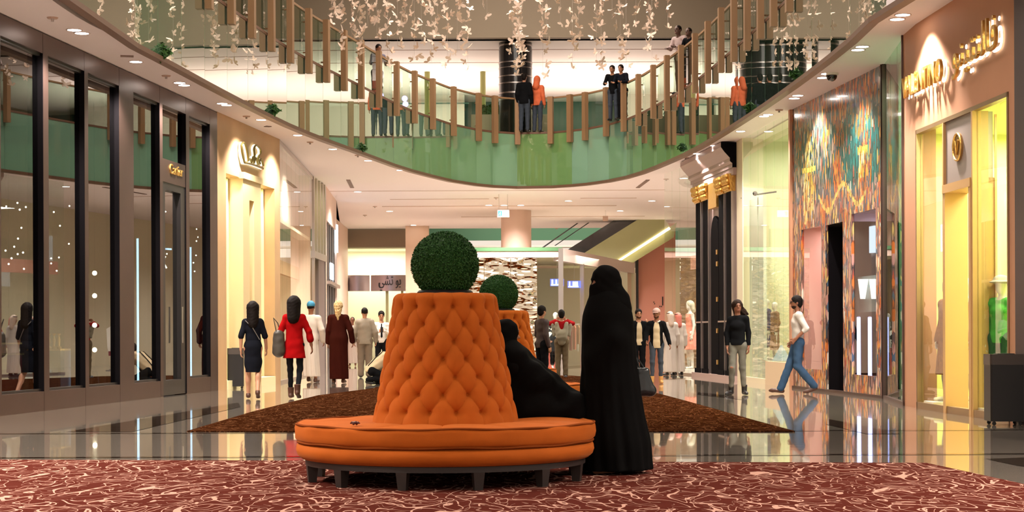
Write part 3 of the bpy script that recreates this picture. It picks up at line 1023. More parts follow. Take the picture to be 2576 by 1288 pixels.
ss = thing('steel_framed_shopfront', 'steel framed shopfront with tall lit panes left of the black shopfront', 'shopfront', (SL5.pt(0, 0).x, SL5.pt(0, 0).y, 0))
S = SL5.s
for k, a in enumerate((789.5, 797, 805, 812, 818)):
    mb = MB(); SL5.box(mb, S(a), S(a + 2), 0 if k in (0, 4) else 3.55, CEIL - .02, -.2, .02); sfc(mb, 'mullion', M_steel, root=ss)
mb = MB(); SL5.box(mb, S(789), S(820), 3.4, 3.6, -.25, .05); sfc(mb, 'transom', M_steel, root=ss)
mb = MB(); SL5.box(mb, S(791), S(819), 3.6, CEIL - .05, -.12, -.1); SL5.box(mb, S(791), S(800), .05, 3.4, -.12, -.1); sfc(mb, 'glass_pane', M_glass_gr, root=ss)
mb = MB(); SL5.box(mb, S(802), S(817), 0, 3.4, -.3, 0); sfc(mb, 'door_jamb', mat('mauve_grey_panel', (.16, .12, .12), .4), root=ss)
room(SL5, .05, SL5.L - .05, CEIL - .02, 1.6, M_yell)
seg_light(SL5, SL5.L / 2, 5.6, -.8, .5, 1.6, 60, (1, .88, .6))

ds = thing('black_screen_shopfront', 'black shopfront with two bright screens at the far end of the left side', 'shopfront', (SL6.pt(0, 0).x, SL6.pt(0, 0).y, 0))
S = SL6.s
mb = MB(); SL6.box(mb, 0, SL6.L, 4.75, CEIL, -.3, 0); SL6.box(mb, 0, S(823), 0, 4.75, -.3, 0); sfc(mb, 'beige_wall', M_pinkw, root=ds)
mb = MB(); SL6.box(mb, S(823), S(846), 0, 4.75, -.3, -.05); sfc(mb, 'black_panel', M_bmatte, root=ds)
mb = MB()
for a in (828, 834, 840): SL6.box(mb, S(a), S(a) + .06, 0, 4.75, -.05, 0)
SL6.box(mb, S(823), SL6.L, 2.75, 2.85, -.05, .12)
sfc(mb, 'trim_strip', M_steel, root=ds)
M_scr = emis('screen_glow', (.78, .9, 1), 3.2)
mb = MB(); SL6.box(mb, S(833), S(839), 2.98, 3.5, -.04, .02); sfc(mb, 'small_screen', M_scr, root=ds)
mb = MB(); SL6.box(mb, S(846), SL6.L + .1, 4.0, 4.95, -.1, .05); sfc(mb, 'large_screen', M_scr, root=ds)

# ================================================================== FAR END
YF = 77.2
def X(px, Y): return (px - 1288) / F * Y
def Zf(py, Y, px=1288): return P(px, py, Y).z
struct('wall_left_far', MB().box((-9.0, 70, 2.9), (.2, 22, 5.8)).prism([(SL6.b.x - .3, SL6.b.y), (SL6.b.x, SL6.b.y), (-6.98, 68), (-7.2, 76.9), (-7.5, 76.9)], 0, CEIL), M_pinkw)
fl = thing('far_shopfront', 'bright cream shop at the far left end under a steel sign band', 'shopfront', (X(940, YF), YF, 0))
def flc(mb, nm, m, root=fl):
    o = mb.build(nm, m, root); o.location = -Vector(root.location); return o
x0, x1 = X(848, YF), X(1022, YF)
flc(MB().box(((x0 + x1) / 2, YF + .2, (Zf(620, YF) + CEIL) / 2), (x1 - x0 + .3, .4, CEIL - Zf(620, YF))), 'lintel', M_tan)
zb0, zb1 = Zf(731, YF), Zf(691, YF)
xm = X(932, YF)
M_band = mat('polished_mauve_steel', (.40, .34, .40), .22, metal=.9)
for a, b in ((x0 + .1, xm - .03), (xm + .03, x1)):
    pts = []
    for k in range(9):
        t = k / 8; pts.append((a + (b - a) * t, YF - .02 - .16 * math.sin(PI * t)))
    pts += [(b, YF + .2), (a, YF + .2)]
    o = flc(MB().prism(pts, zb0, zb1), 'sign_band', M_band)
    o.data.polygons.foreach_set('use_smooth', [True] * len(o.data.polygons)); o.data.set_sharp_from_angle(angle=.7)
flc(MB().box(((x0 + x1) / 2, YF + .08, (zb1 + Zf(620, YF)) / 2), (x1 - x0, .02, Zf(620, YF) - zb1)).box(((x0 + x1) / 2, YF + .08, zb0 / 2), (x1 - x0, .02, zb0)), 'glass_pane', glass_mat('clear_glass', (.95, .97, .93), 1.4))
flc(MB().box((X(974, YF), YF + .05, zb0 / 2), (.12, .12, zb0)).box((X(1012, YF), YF + .05, zb0 / 2), (.1, .12, zb0)).box((x0 + .05, YF + .05, 2.4), (.12, .14, 4.8)), 'mullion', mat('olive_metal', (.42, .40, .2), .4))
me = text_mesh('\uFEF2\uFEB8\uFE97 \uFEEE\uFE91', .62, .02, mat('black_sign_letters', (.01, .01, .015), .4), 'sign_letters', w=X(1010, YF) - X(953, YF))
o = bpy.data.objects.new('sign_letters', me); COL.objects.link(o); o.parent = fl
o.matrix_local = Matrix.Translation(Vector((X(982, YF), YF - .2, Zf(716, YF))) - Vector(fl.location)) @ Matrix.Rotation(PI / 2, 4, 'X')
mb = MB(); mb.box(((x0 + x1) / 2, YF + 3.0, 2.5), (x1 - x0 + .6, .1, 5)).box((x0 - .1, YF + 1.6, 2.5), (.1, 2.8, 5)).box((x1 + .1, YF + 1.6, 2.5), (.1, 2.8, 5)).box(((x0 + x1) / 2, YF + 1.6, 5.0), (x1 - x0 + .6, 2.9, .1))
struct('wall_back_shop', mb, mat('cream_shop_wall', (.90, .86, .72), .6))
area_light('shop_ceiling_light', ((x0 + x1) / 2, YF + 1.5, 4.9), (0, 0, 0), 2.6, 1.5, 110, (1, .93, .76))
# piers and columns
struct('column_1', MB().box(((X(1021, 75) + X(1079, 75)) / 2, 75.3, CEIL / 2), (X(1079, 75) - X(1021, 75), .6, CEIL)), mat('warm_beige_paint', (.70, .50, .37), .5))
mb = MB(); mb.cyl((X(1299.5, 66), 66, 0), (X(1299.5, 66), 66, CEIL + .02), 38 / F * 66, n=40); struct('column_2', mb, M_pink, True)
# back wall with its green band
mb = MB(); mb.box((2, 83, 2.2), (24, .3, 5.2)); struct('wall_back', mb, mat('warm_tan_wall', (.50, .34, .23), .6))
zg = Zf(603, 82); mb = MB(); mb.box((3, 82.6, (zg + 7.5) / 2), (24, .3, 7.5 - zg)); struct('wall_back_green', mb, mat('green_band', (.07, .17, .10), .4))
mb = MB(); mb.box((3, 82.0, Zf(621, 82)), (24, 1.0, .08)); struct('trim_3', mb, M_white)
# pink wall and the escalator
YP = 74.0
xa, xb = X(1606, YP), X(1700, YP)
mb = MB(); mb.box(((xa + xb) / 2, YP + .2, 2.9), (xb - xa, .4, 5.8)); struct('wall_pink', mb, mat('salmon_pink_wall', (.86, .36, .27), .55))
mb = MB(); mb.box((xa - .06, YP + .1, 2.6), (.12, .5, 5.2)); struct('trim_4', mb, M_blackm)
# small dark marks of lettering on the pink wall
tm = thing('wall_lettering', 'small black lettering on the salmon pink wall', 'sign', (X(1662, YP), YP - .02, Zf(765, YP)))
for (a, b, c, d) in ((1666, 1668.5, 748, 770), (1659, 1661, 771, 774), (1663, 1665, 771, 774), (1644, 1646, 760, 763), (1646, 1648, 764, 767)):
    m_ = MB().box(((X(a, YP) + X(b, YP)) / 2, YP - .01, (Zf(c, YP) + Zf(d, YP)) / 2), (X(b, YP) - X(a, YP), .03, Zf(c, YP) - Zf(d, YP)))
    o = m_.build('letter_mark', M_blackm, tm); o.location = -Vector(tm.location)
es = thing('escalator', 'olive-sided escalator with a light strip rising to the right behind the mirrored kiosk', 'escalator', (X(1540, 72), 72, 0))
def poly_slab(pts, Y, dep):
    return MB().slab([P(x, y, Y) for x, y in pts], (0, dep, 0))
def esc(pts, Y, dep, nm, m):
    o = poly_slab(pts, Y, dep).build(nm, m, es); o.location = -Vector(es.location)
M_olive = mat('olive_cladding', (.34, .33, .17), .35, var=.1, vs=1)
def ext(p, q, t): return (p[0] + (q[0] - p[0]) * t, p[1] + (q[1] - p[1]) * t)
A0, A1 = (1475, 633), (1568, 575)
B0, B1 = (1592, 661), (1671, 612)
m0, m1 = (1557, 653), (1669, 581)
esc([ext(A0, A1, -1.6), ext(m0, m1, -.75), ext(m0, m1, 1.15), ext(A0, A1, 1.9)], 71.5, .5, 'upper_side_panel', M_olive)
esc([(m0[0] - 30, m0[1] + 20 + 0), (m0[0] + 30, m0[1] + 32), B0, ext(B0, B1, 1.3), ext(m0, m1, 1.3)], 71.7, 1.3, 'lower_side_panel', M_olive)
esc([ext(m0, m1, -.1), (ext(m0, m1, -.1)[0] + 4, ext(m0, m1, -.1)[1] + 3), (m1[0] + 18, m1[1] - 5), (m1[0] + 14, m1[1] - 10)], 71.45, .08, 'light_strip', M_warm)
esc([(1425, 630), (1372, 664), (1420, 668), ext(A0, A1, 0), ext(A0, A1, 1.6), (1560, 544)], 72.0, 1.2, 'truss', M_dark)
esc([(1398, 618), (1394, 618), (1500, 546), (1504, 546)], 73.3, .05, 'handrail', M_dark)
esc([(1362, 623), (1367, 624), (1470, 551), (1466, 551)], 73.6, .05, 'handrail', M_dark)
area_light('escalator_hall_light', (3, 80, 7.2), (0, 0, 0), 10, 3, 220)

# --- mirrored kiosk
YK = 58.0
ZK = Zf(625, YK)
kx0, kx1 = X(1085, YK), X(1415, YK)
Y2 = (ZK - HC) * F / (YH - 663)
kx2 = X(1598, Y2)
kk = thing('mirrored_kiosk', 'glass and mirror shop kiosk standing beyond the second sofa', 'kiosk', (kx1, YK, 0))
def kc(mb, nm, m, smooth=False):
    o = mb.build(nm, m, kk, smooth); o.location = -Vector(kk.location); return o
M_mirror = mat('wavy_mirror', (.80, .70, .55), .03, metal=1)
g = N(M_mirror); bb = M_mirror.node_tree.nodes['Principled BSDF']
tc = g.n('ShaderNodeTexCoord'); nz = g.n('ShaderNodeTexNoise'); nz.inputs['Scale'].default_value = 1.3; nz.inputs['Detail'].default_value = 2
bp = g.n('ShaderNodeBump'); bp.inputs['Strength'].default_value = 1; bp.inputs['Distance'].default_value = .12
mpw = g.n('ShaderNodeMapping'); mpw.inputs['Scale'].default_value = (.7, 1, 2.0)
g.l(tc.outputs['Object'], mpw.inputs['Vector']); g.l(mpw.outputs[0], nz.inputs['Vector']); g.l(nz.outputs['Fac'], bp.inputs['Height']); g.l(bp.outputs['Normal'], bb.inputs['Normal'])
xw = X(1352, YK)
for k in range(4):
    a = kx0 + (xw - kx0) * k / 4; b = kx0 + (xw - kx0) * (k + 1) / 4
    kc(MB().box(((a + b) / 2, YK + .05, ZK * .5 - .08), (b - a - .02, .06, ZK - .25)), 'mirror_panel', M_mirror)
kc(MB().box(((xw + kx1) / 2, YK + .05, ZK * .5 - .08), (kx1 - xw - .04, .02, ZK - .25)), 'glass_panel', M_glass)
kc(MB().box(((kx0 + kx1) / 2, YK + .2, ZK - .03), (kx1 - kx0, .5, .12)), 'top_fascia', mat('green_fascia', (.05, .12, .05), .4))
kc(MB().box(((kx0 + kx1) / 2, YK + .08, ZK - .2), (kx1 - kx0, .2, .2)), 'header', M_pinkw)
SK = Seg((kx1, YK), (kx2, Y2)); SK.n = Vector((SK.t.y, -SK.t.x))
mb = MB(); SK.box(mb, 0, SK.L, ZK - .42, ZK, -.3, 0); kc(mb, 'side_header', mat('mauve_beige_header', (.58, .44, .40), .5))
for k in range(5):
    s = SK.L * k / 4
    mb = MB(); SK.box(mb, s - .03, s + .09, 0, ZK - .4, -.12, .02); kc(mb, 'steel_post', M_steel)
    if k < 4:
        mb = MB(); SK.box(mb, s + .09, s + SK.L / 4 - .03, .05, ZK - .42, -.06, -.04); kc(mb, 'glass_panel', M_glass)
kc(MB().box((kx1 - .05, YK, ZK / 2), (.16, .16, ZK)), 'corner_post', M_steel)
mb = MB(); mb.prism([(kx0, YK + .3), (kx1 - .1, YK + .3), (kx2 - .1, Y2), (kx0, Y2)], ZK - .1, ZK - .04); kc(mb, 'roof', M_cream)
mb = MB(); mb.box((kx0 + 2.0, (YK + Y2) / 2 + 1, ZK / 2 - .1), (.1, Y2 - YK - 1, ZK - .2)); mb.box(((kx0 + kx2) / 2, Y2 - .1, ZK / 2 - .1), (kx2 - kx0, .1, ZK - .2)); kc(mb, 'inner_wall', M_cream)
area_light('kiosk_ceiling_light', (2.2, 62.5, ZK - .14), (0, 0, 0), 2, 5, 150, (1, .88, .7))
# blue lit sign seen through the kiosk glass (three upright bars, twice)
for i, (px, py) in enumerate(((1402, 711), (1445, 716))):
    Yk = YK + .6 + i * 1.6
    t = thing('blue_lit_sign', ('left' if i == 0 else 'right') + ' one of two small blue lit signs inside the glass kiosk', 'sign', (X(px, Yk), Yk, Zf(py, Yk)))
    MB().box((0, .03, 0), (.46, .04, .24)).build('backing', mat('blue_sign_backing', (.05, .07, .35), .4, emit=(.12, .16, .9), es=.8), t)
    mb = MB()
    for k in range(3): mb.box((-.16 + k * .13, -.005, 0.01), (.045, .03, .17))
    mb.box((-.03, -.005, -.08), (.34, .03, .035))
    mb.build('lit_bars', emis('blue_white_glow', (.7, .8, 1), 5), t)
    mb = MB(); mb.cyl((0, .03, .1), (0, .03, ZK - .15 - Zf(py, Yk)), .008, n=6); mb.build('hanger', M_steel, t)

# hanging exit sign and small signs
def exit_sign(px, py, Y, zc, label, w=.36, h=.2):
    q = P(px, py, Y)
    t = thing('exit_sign', label, 'exit sign', (q.x, q.y, q.z))
    MB().bevbox((0, .03, 0), (w + .04, .05, h + .04), .01).build('housing', M_white, t)
    MB().box((0, 0, 0), (w, .012, h)).build('lit_panel', emis('exit_sign_glow', (.70, 1, .93), 2.4), t)
    mb = MB(); g_ = .0
    mb.box((-w * .3, -.01, 0), (w * .34, .008, h * .8)); mb.build('green_field', mat('exit_green', (.02, .45, .3), .5, emit=(.02, .55, .4), es=.9), t)
    mb = MB(); mb.ball((-w * .27, -.016, h * .22), .018, 8); mb.tube([(-w * .3, -.016, h * .15), (-w * .31, -.016, -h * .02), (-w * .25, -.016, -h * .16), (-w * .27, -.016, -h * .3)], .008, 6); mb.tube([(-w * .31, -.016, -h * .02), (-w * .38, -.016, -h * .2), (-w * .42, -.016, -h * .2)], .008, 6); mb.tube([(-w * .38, -.016, h * .02), (-w * .3, -.016, h * .1), (-w * .22, -.016, 0)], .006, 6)
    mb.build('running_figure', M_white, t)
    mb = MB(); mb.cyl((-w * .4, .03, h / 2), (-w * .4, .03, zc - q.z), .007, n=6); mb.cyl((w * .4, .03, h / 2), (w * .4, .03, zc - q.z), .007, n=6)
    mb.build('hanger_rod', M_steel, t)
exit_sign(1266, 537, 58.2, CEIL, 'green and white running figure exit sign hanging beside the round pink column')
exit_sign(911, 146, 60, CEIL2, 'small exit sign hanging from the upper ceiling at the left', .34, .2)
exit_sign(1629, 137, 60, CEIL2, 'small exit sign hanging from the upper ceiling at the right', .34, .2)
q = P(1523, 550, 66); t = thing('hanging_box_sign', 'small pinkish box hanging on a thin rod from the far ceiling', 'sign', q)
MB().box((0, 0, 0), (.2, .08, .2)).build('box', M_pink, t); MB().cyl((0, 0, .1), (0, 0, CEIL - q.z), .008, n=6).build('hanger_rod', M_steel, t)
# ================================================================== RIGHT SIDE
M_yg = mat('lit_yellow_wall', (.78, .80, .30), .55)
# --- A: frameless glass shop with the pink dress
tA = thing('glass_corner_shopfront', 'tall frameless glass shopfront showing a pink dress, left of the black shopfront', 'shopfront', (SR0.pt(0, 0).x, SR0.pt(0, 0).y, 0))
for k in range(4):
    mb = MB(); SR0.box(mb, SR0.L * k / 4 + .006, SR0.L * (k + 1) / 4 - .006, .05, CEIL - .02, -.03, -.01); sfc(mb, 'glass_pane', M_glass, root=tA)
mb = MB(); SR0.box(mb, 0, SR0.L, 0, .05, -.08, .01); sfc(mb, 'floor_rail', M_steel, root=tA)
mb = MB(); SR0.box(mb, -.3, SR0.L + 1.2, 3.05, 3.45, -1.2, -1.1); sfc(mb, 'salmon_pelmet', mat('salmon_pelmet', (.75, .36, .26), .6), root=tA)
struct('wall_right_shop', (lambda m: (SR0.box(m, -1, SR0.L + .3, 0, CEIL, -4.2, -4.1), m)[1])(MB()), mat('pale_green_white_wall', (.74, .74, .62), .6))
seg_light(SR0, 1.5, 5.0, -2.0, 1.2, 3, 150, (1, .93, .8))
# far wall beyond: closes the right side behind the glass
struct('wall_right_far', MB().box((9.6, 66, 2.9), (.3, 34, 5.8)), M_cream)

# --- B: black classical shopfront
tB = thing('black_classical_shopfront', 'black classical shopfront with gold capitals and a mauve cornice', 'shopfront', (SR1.pt(0, 0).x, SR1.pt(0, 0).y, 0))
S = SR1.s
M_mauve = mat('mauve_stone', (.48, .34, .32), .4)
L_ = SR1.L
mb = MB()
prof = [(0, 5.17), (.10, 5.17), (.10, 5.27), (.16, 5.32), (.16, 5.40), (.30, 5.55), (.38, 5.66), (.38, 5.78), (0, 5.78)]
for k in range(1):
    a = [SR1.pt(0.02, z, d) for d, z in prof]; b = [SR1.pt(L_ + .15, z, d) for d, z in prof]
    n_ = len(prof)
    mb.add(a + b, [(i, (i + 1) % n_, n_ + (i + 1) % n_, n_ + i) for i in range(n_)] + [tuple(range(n_)), tuple(range(2 * n_ - 1, n_ - 1, -1))])
SR1.box(mb, 0, L_, 5.0, 5.17, -.2, .08)
sfc(mb, 'cornice', M_mauve, root=tB)
mb = MB(); a = [SR1.pt(0.0, z, d) for d, z in prof]; b = [SR1.pt(0.02, z, d) for d, z in prof]
mb.add(a + b, [(i, (i + 1) % n_, n_ + (i + 1) % n_, n_ + i) for i in range(n_)] + [tuple(range(n_)), tuple(range(2 * n_ - 1, n_ - 1, -1))]); sfc(mb, 'cornice_end', M_bmatte, root=tB)
mb = MB(); SR1.box(mb, 0, L_, 0, 5.0, -.3, -.04); sfc(mb, 'back_panel', M_mauve, root=tB)
for a, b in ((1756, 1769), (1774, 1788), (1814, 1828), (1833, 1847)):
    s0, s1 = sorted((S(a), S(b))); zc = 4.62
    mb = MB(); SR1.box(mb, s0, s1, .12, zc, -.04, .05); SR1.box(mb, s0 - .03, s1 + .03, .0, .22, -.04, .09)
    col = sfc(mb, 'column', M_bmatte, root=tB)
    mb = MB(); SR1.box(mb, s0 - .05, s0 - .02, .1, zc, -.04, .07); SR1.box(mb, s0 - .06, s1 + .02, 1.42, 1.46, -.04, .08); mb.build('edge_strip', M_steel, col)
    mb = MB()       # leafy capital: flared block with curled leaves
    m_ = (s0 + s1) / 2; w = (s1 - s0) / 2
    for j in range(6):
        z = zc + j * .07; e = .02 + .05 * (j / 5) ** 1.5
        SR1.box(mb, s0 - e, s1 + e, z, z + .075, -.04, .07 + e)
    for j in range(5):
        s = s0 + (s1 - s0) * (j + .5) / 5
        for zz, r in ((zc + .1, .05), (zc + .24, .06), (zc + .36, .06)):
            mb.ball(SR1.pt(s, zz, .10 + (zz - zc) * .15), r, 8, (1, 1, 1.3))
    mb.build('capital', M_gold, col)
# arched door in the middle
s0, s1 = sorted((S(1792), S(1811)))
mb = MB(); pts = [(s0, .05), (s1, .05), (s1, 3.6)]
for k in range(9):
    a = PI * k / 8; pts.append(((s0 + s1) / 2 + math.cos(a) * (s1 - s0) / 2, 3.6 + math.sin(a) * .55))
pts.append((s0, 3.6))
SR1.slab(mb, pts, -.04, .03); dr = sfc(mb, 'door', M_bmatte, root=tB)
mb = MB()
for z in (.35, 1.15, 1.95, 2.85, 3.15): SR1.box(mb, s0 + .05, s0 + .16, z, z + .12, .03, .06)
mb.build('brass_fitting', M_gold, dr)
mb = MB(); SR1.box(mb, s0 - .02, s1 + .02, 4.35, 5.0, -.04, .09); sfc(mb, 'keystone', M_gold, root=tB)
mb = MB(); SR1.box(mb, -.0, L_, 0, .1, -.04, .12); sfc(mb, 'base_step', M_mauve, root=tB)
# cream pier between B and C
mb = MB(); mb.prism([(r2[0] - .0, r2[1]), (SR2.pt(SR2.s(1869), 0, 0).x, SR2.pt(SR2.s(1869), 0, 0).y), (SR2.pt(SR2.s(1869), 0, -.4).x + .1, SR2.pt(SR2.s(1869), 0, -.4).y), (r2[0] + .4, r2[1] + .1)], 0, CEIL); struct('wall_right_pier', mb, M_cream)

# --- C: pale green-white glass shop
tC = thing('pale_glass_shopfront', 'pale greenish glass shopfront right of the black shopfront', 'shopfront', (SR2.pt(0, 0).x, SR2.pt(0, 0).y, 0))
S = SR2.s
sl = S(1869); sr = .12
for k in range(6):
    a = sr + (sl - sr) * k / 6; b = sr + (sl - sr) * (k + 1) / 6
    mb = MB(); SR2.box(mb, a + .006, b - .006, .12, CEIL - .02, -.03, -.01); sfc(mb, 'glass_pane', M_glass_gr, root=tC)
mb = MB(); SR2.box(mb, sr, sl, 0, .12, -.3, .02); sfc(mb, 'stone_sill', M_cream, root=tC)
a, b = sorted((SR2.s(1886, -.12), SR2.s(1921, -.12)))
zt = SR2.sz(1903, 497, -.12)[1]
mb = MB(); SR2.box(mb, a, b, .12, zt, -.20, -.12); sfc(mb, 'lit_panel', mat('cream_lit_panel', (.94, .94, .84), .5), root=tC)
mb = MB()
for px in (1887, 1917):
    s_ = SR2.s(px, -.2); mb.cyl(SR2.pt(s_, zt + .05, -.03), SR2.pt(s_, zt + .12, -.55), .02, n=6); mb.ball(SR2.pt(s_, zt + .08, -.05), .06, 8)
sfc(mb, 'steel_bracket', M_blackm, root=tC)
M_pgw = mat('pale_olive_wall', (.80, .78, .56), .6)
room(SR2, .1, sl + .5, CEIL - .03, 3.0, M_pgw)
seg_light(SR2, sl / 2, 5.6, -1.5, 1.4, 4.5, 120, (1, .95, .80))
a, b = sorted((S(1928), S(1990)))
mb = MB(); SR2.box(mb, a, b, 0, .52, -.4, .03); sfc(mb, 'podium', mat('podium_stone', (.75, .58, .40), .4), root=tC)
mb = MB(); mb2 = MB()
SR2.box(mb, -.02, .12, 0, CEIL, -.3, .05); struct('wall_right_pier', mb, M_beige2)

# --- D: mosaic shopfront
def mosaic_material(seg):
    m = mat('glass_mosaic', (.4, .3, .2), .22, coat=.22)
    g = N(m); b = m.node_tree.nodes['Principled BSDF']
    geo = g.n('ShaderNodeNewGeometry')
    sp = g.n('ShaderNodeSeparateXYZ'); g.l(geo.outputs['Position'], sp.inputs[0])
    s = g.math('ADD', g.math('MULTIPLY', g.math('SUBTRACT', sp.outputs[0], seg.a.x), seg.t.x), g.math('MULTIPLY', g.math('SUBTRACT', sp.outputs[1], seg.a.y), seg.t.y))
    s = g.math('ADD', s, g.math('ADD', g.math('MULTIPLY', g.math('SUBTRACT', sp.outputs[0], seg.a.x), seg.n.x), g.math('MULTIPLY', g.math('SUBTRACT', sp.outputs[1], seg.a.y), seg.n.y)))
    z = sp.outputs[2]
    cb = g.n('ShaderNodeCombineXYZ')
    g.l(g.math('MULTIPLY', s, 1.0), cb.inputs[0]); g.l(g.math('MULTIPLY', z, .22), cb.inputs[1])
    v = g.n('ShaderNodeTexVoronoi'); v.inputs['Scale'].default_value = 22
    g.l(cb.outputs[0], v.inputs['Vector'])
    rnd = g.n('ShaderNodeSeparateColor'); g.l(v.outputs['Color'], rnd.inputs[0])
    r1, r2_, r3_ = rnd.outputs
    nz = g.n('ShaderNodeTexNoise'); nz.inputs['Scale'].default_value = 1.3; nz.inputs['Detail'].default_value = 2
    cb2 = g.n('ShaderNodeCombineXYZ'); g.l(s, cb2.inputs[0]); g.l(g.math('MULTIPLY', z, .6), cb2.inputs[1]); g.l(cb2.outputs[0], nz.inputs['Vector'])
    dark = g.ramp(r1, [(0, (.015, .03, .035)), (.22, (.05, .12, .12)), (.42, (.16, .11, .08)), (.58, (.42, .20, .05)), (.70, (.10, .16, .19)), (.8, (.45, .28, .22)), (.9, (.30, .04, .03)), (.96, (.7, .5, .3))], True)
    pinkish = g.ramp(r1, [(0, (.30, .13, .10)), (.25, (.50, .25, .20)), (.42, (.10, .06, .05)), (.58, (.65, .38, .22)), (.72, (.07, .12, .18)), (.82, (.75, .50, .15)), (.93, (.72, .62, .52))], True)
    gold = g.ramp(r2_, [(0, (.75, .38, .05)), (.35, (.9, .58, .12)), (.6, (.35, .16, .03)), (.8, (.95, .75, .35))], True)
    orange = g.ramp(r2_, [(0, (.55, .14, .02)), (.4, (.8, .32, .06)), (.6, (.08, .10, .12)), (.8, (.35, .06, .03))], True)
    teal = g.ramp(r2_, [(0, (.02, .10, .10)), (.5, (.03, .16, .15)), (.8, (.08, .07, .06)), (.92, (.4, .08, .05))], True)
    def jit(x, a): return g.math('ADD', x, g.math('MULTIPLY', g.math('SUBTRACT', r3_, .5), a))
    def box(s0, s1, z0, z1, js=.10, jz=.5):
        S_, Z_ = jit(s, js), jit(z, jz)
        a = g.math('MULTIPLY', g.math('GREATER_THAN', S_, s0), g.math('LESS_THAN', S_, s1))
        return g.math('MULTIPLY', a, g.math('MULTIPLY', g.math('GREATER_THAN', Z_, z0), g.math('LESS_THAN', Z_, z1)))
    L = seg.L
    def ss(px): return seg.s(px)
    c = g.mix(g.math('LESS_THAN', jit(z, .9), 3.55), dark, pinkish)
    c = g.mix(g.math('MULTIPLY', g.math('GREATER_THAN', jit(z, .8), 3.7), g.math('MULTIPLY', g.math('LESS_THAN', jit(s, .5), ss(2125)), g.math('LESS_THAN', jit(z, .6), 4.9))), c, teal)
    c = g.mix(g.math('GREATER_THAN', g.math('ADD', nz.outputs['Fac'], g.math('MULTIPLY', g.math('SUBTRACT', r3_, .5), .2)), .53), c, orange)
    # gold tower
    zt = lambda px, py: seg.sz(px, py)[1]
    w = ss(2022) - ss(2048)
    sc = ss(2036)
    # pointed gold tower
    zz0, zz1 = zt(2036, 500), zt(2036, 290)
    half = g.math('MULTIPLY', g.math('SUBTRACT', zz1, z), (w * .62) / (zz1 - zz0))
    tri = g.math('LESS_THAN', g.math('ABSOLUTE', g.math('SUBTRACT', jit(s, .14), sc)), half)
    tri = g.math('MULTIPLY', tri, g.math('MULTIPLY', g.math('GREATER_THAN', jit(z, .3), zz0), g.math('GREATER_THAN', r1, .28)))
    c = g.mix(tri, c, gold)
    c = g.mix(box(sc - w * .62, sc + w * .62, zt(2036, 432), zt(2036, 420), .04, .05), c, (.95, .62, .10))
    c = g.mix(box(sc - w * .5, sc + w * .5, zt(2036, 548), zt(2036, 505), .06, .3), c, gold)
    # gold lamp
    s2 = ss(2172)
    c = g.mix(box(s2 - .30, s2 + .30, zt(2172, 385), zt(2172, 366), .05, .06), c, (.90, .48, .06))
    c = g.mix(box(s2 - .12, s2 + .20, zt(2172, 440), zt(2172, 385), .08, .12), c, gold)
    # scroll line
    wv = g.math('ADD', g.math('MULTIPLY', g.math('SINE', g.math('MULTIPLY', s, 3.2)), .22), 3.72)
    ln = g.math('LESS_THAN', g.math('ABSOLUTE', g.math('SUBTRACT', jit(z, .05), wv)), .05)
    ln = g.math('MULTIPLY', ln, g.math('MULTIPLY', g.math('GREATER_THAN', s, ss(2180)), g.math('LESS_THAN', s, ss(2060))))
    c = g.mix(ln, c, (.85, .5, .12))
    c = g.mix(g.math('MULTIPLY', g.math('GREATER_THAN', v.outputs['Distance'], .62), .7), c, (.02, .02, .02))
    g.l(c, b.inputs['Base Color'])
    bp = g.n('ShaderNodeBump'); bp.inputs['Strength'].default_value = .35; bp.inputs['Distance'].default_value = .01
    g.l(g.math('MULTIPLY', r3_, 1.0), bp.inputs['Height']); g.l(bp.outputs['Normal'], b.inputs['Normal'])
    return m
M_mos = mosaic_material(SR3)
tD = thing('mosaic_shopfront', 'glass mosaic shopfront with a golden tower and a dark doorway', 'shopfront', (SR3.pt(0, 0).x, SR3.pt(0, 0).y, 0))
S = SR3.s
zd = SR3.sz(2100, 562)[1]; zlw = SR3.sz(2045, 572)[1]; zrw = SR3.sz(2172, 532)[1]
xl0, xl1 = S(2067), S(2017)     # s grows away from the camera
xd0, xd1 = S(2121), S(2078)
xr0, xr1 = S(2204), S(2143)
mb = MB(); LL = SR3.L
SR3.box(mb, .03, LL, max(zd, zlw, zrw), CEIL, -.05, 0)
for (a, b, zt) in ((xr0, xr1, zrw), (xd0, xd1, zd), (xl0, xl1, zlw)):
    if zt < max(zd, zlw, zrw) - .001: SR3.box(mb, a, b, zt, max(zd, zlw, zrw), -.05, 0)
for a, b in ((.03, xr0), (xr1, xd0), (xd1, xl0), (xl1, LL)): SR3.box(mb, a, b, 0, max(zd, zlw, zrw), -.05, 0)
SR3.box(mb, xr0, xr1, 0, .38, -.05, 0); SR3.box(mb, xl0, xl1, 0, .42, -.05, 0)
sfc(mb, 'mosaic_wall', M_mos, root=tD)
mb = MB(); SR3.box(mb, xr0, xr1, .38, zrw, -.04, -.03); sfc(mb, 'glass_pane', M_glass, root=tD)
mb = MB(); SR3.box(mb, xl0, xl1, .42, zlw, -.04, -.03); sfc(mb, 'glass_pane', M_glass, root=tD)
mb = MB(); SR3.box(mb, 0, .03, 0, CEIL, -.25, .04); SR3.box(mb, .03, LL, 0, .05, -.1, .03); sfc(mb, 'edge_trim', M_bronze, root=tD)
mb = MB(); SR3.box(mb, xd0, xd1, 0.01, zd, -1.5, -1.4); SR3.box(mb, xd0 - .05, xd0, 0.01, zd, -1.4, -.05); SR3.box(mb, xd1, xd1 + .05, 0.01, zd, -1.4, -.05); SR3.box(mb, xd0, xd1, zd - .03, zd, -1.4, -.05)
sfc(mb, 'dark_doorway', M_bmatte, root=tD)
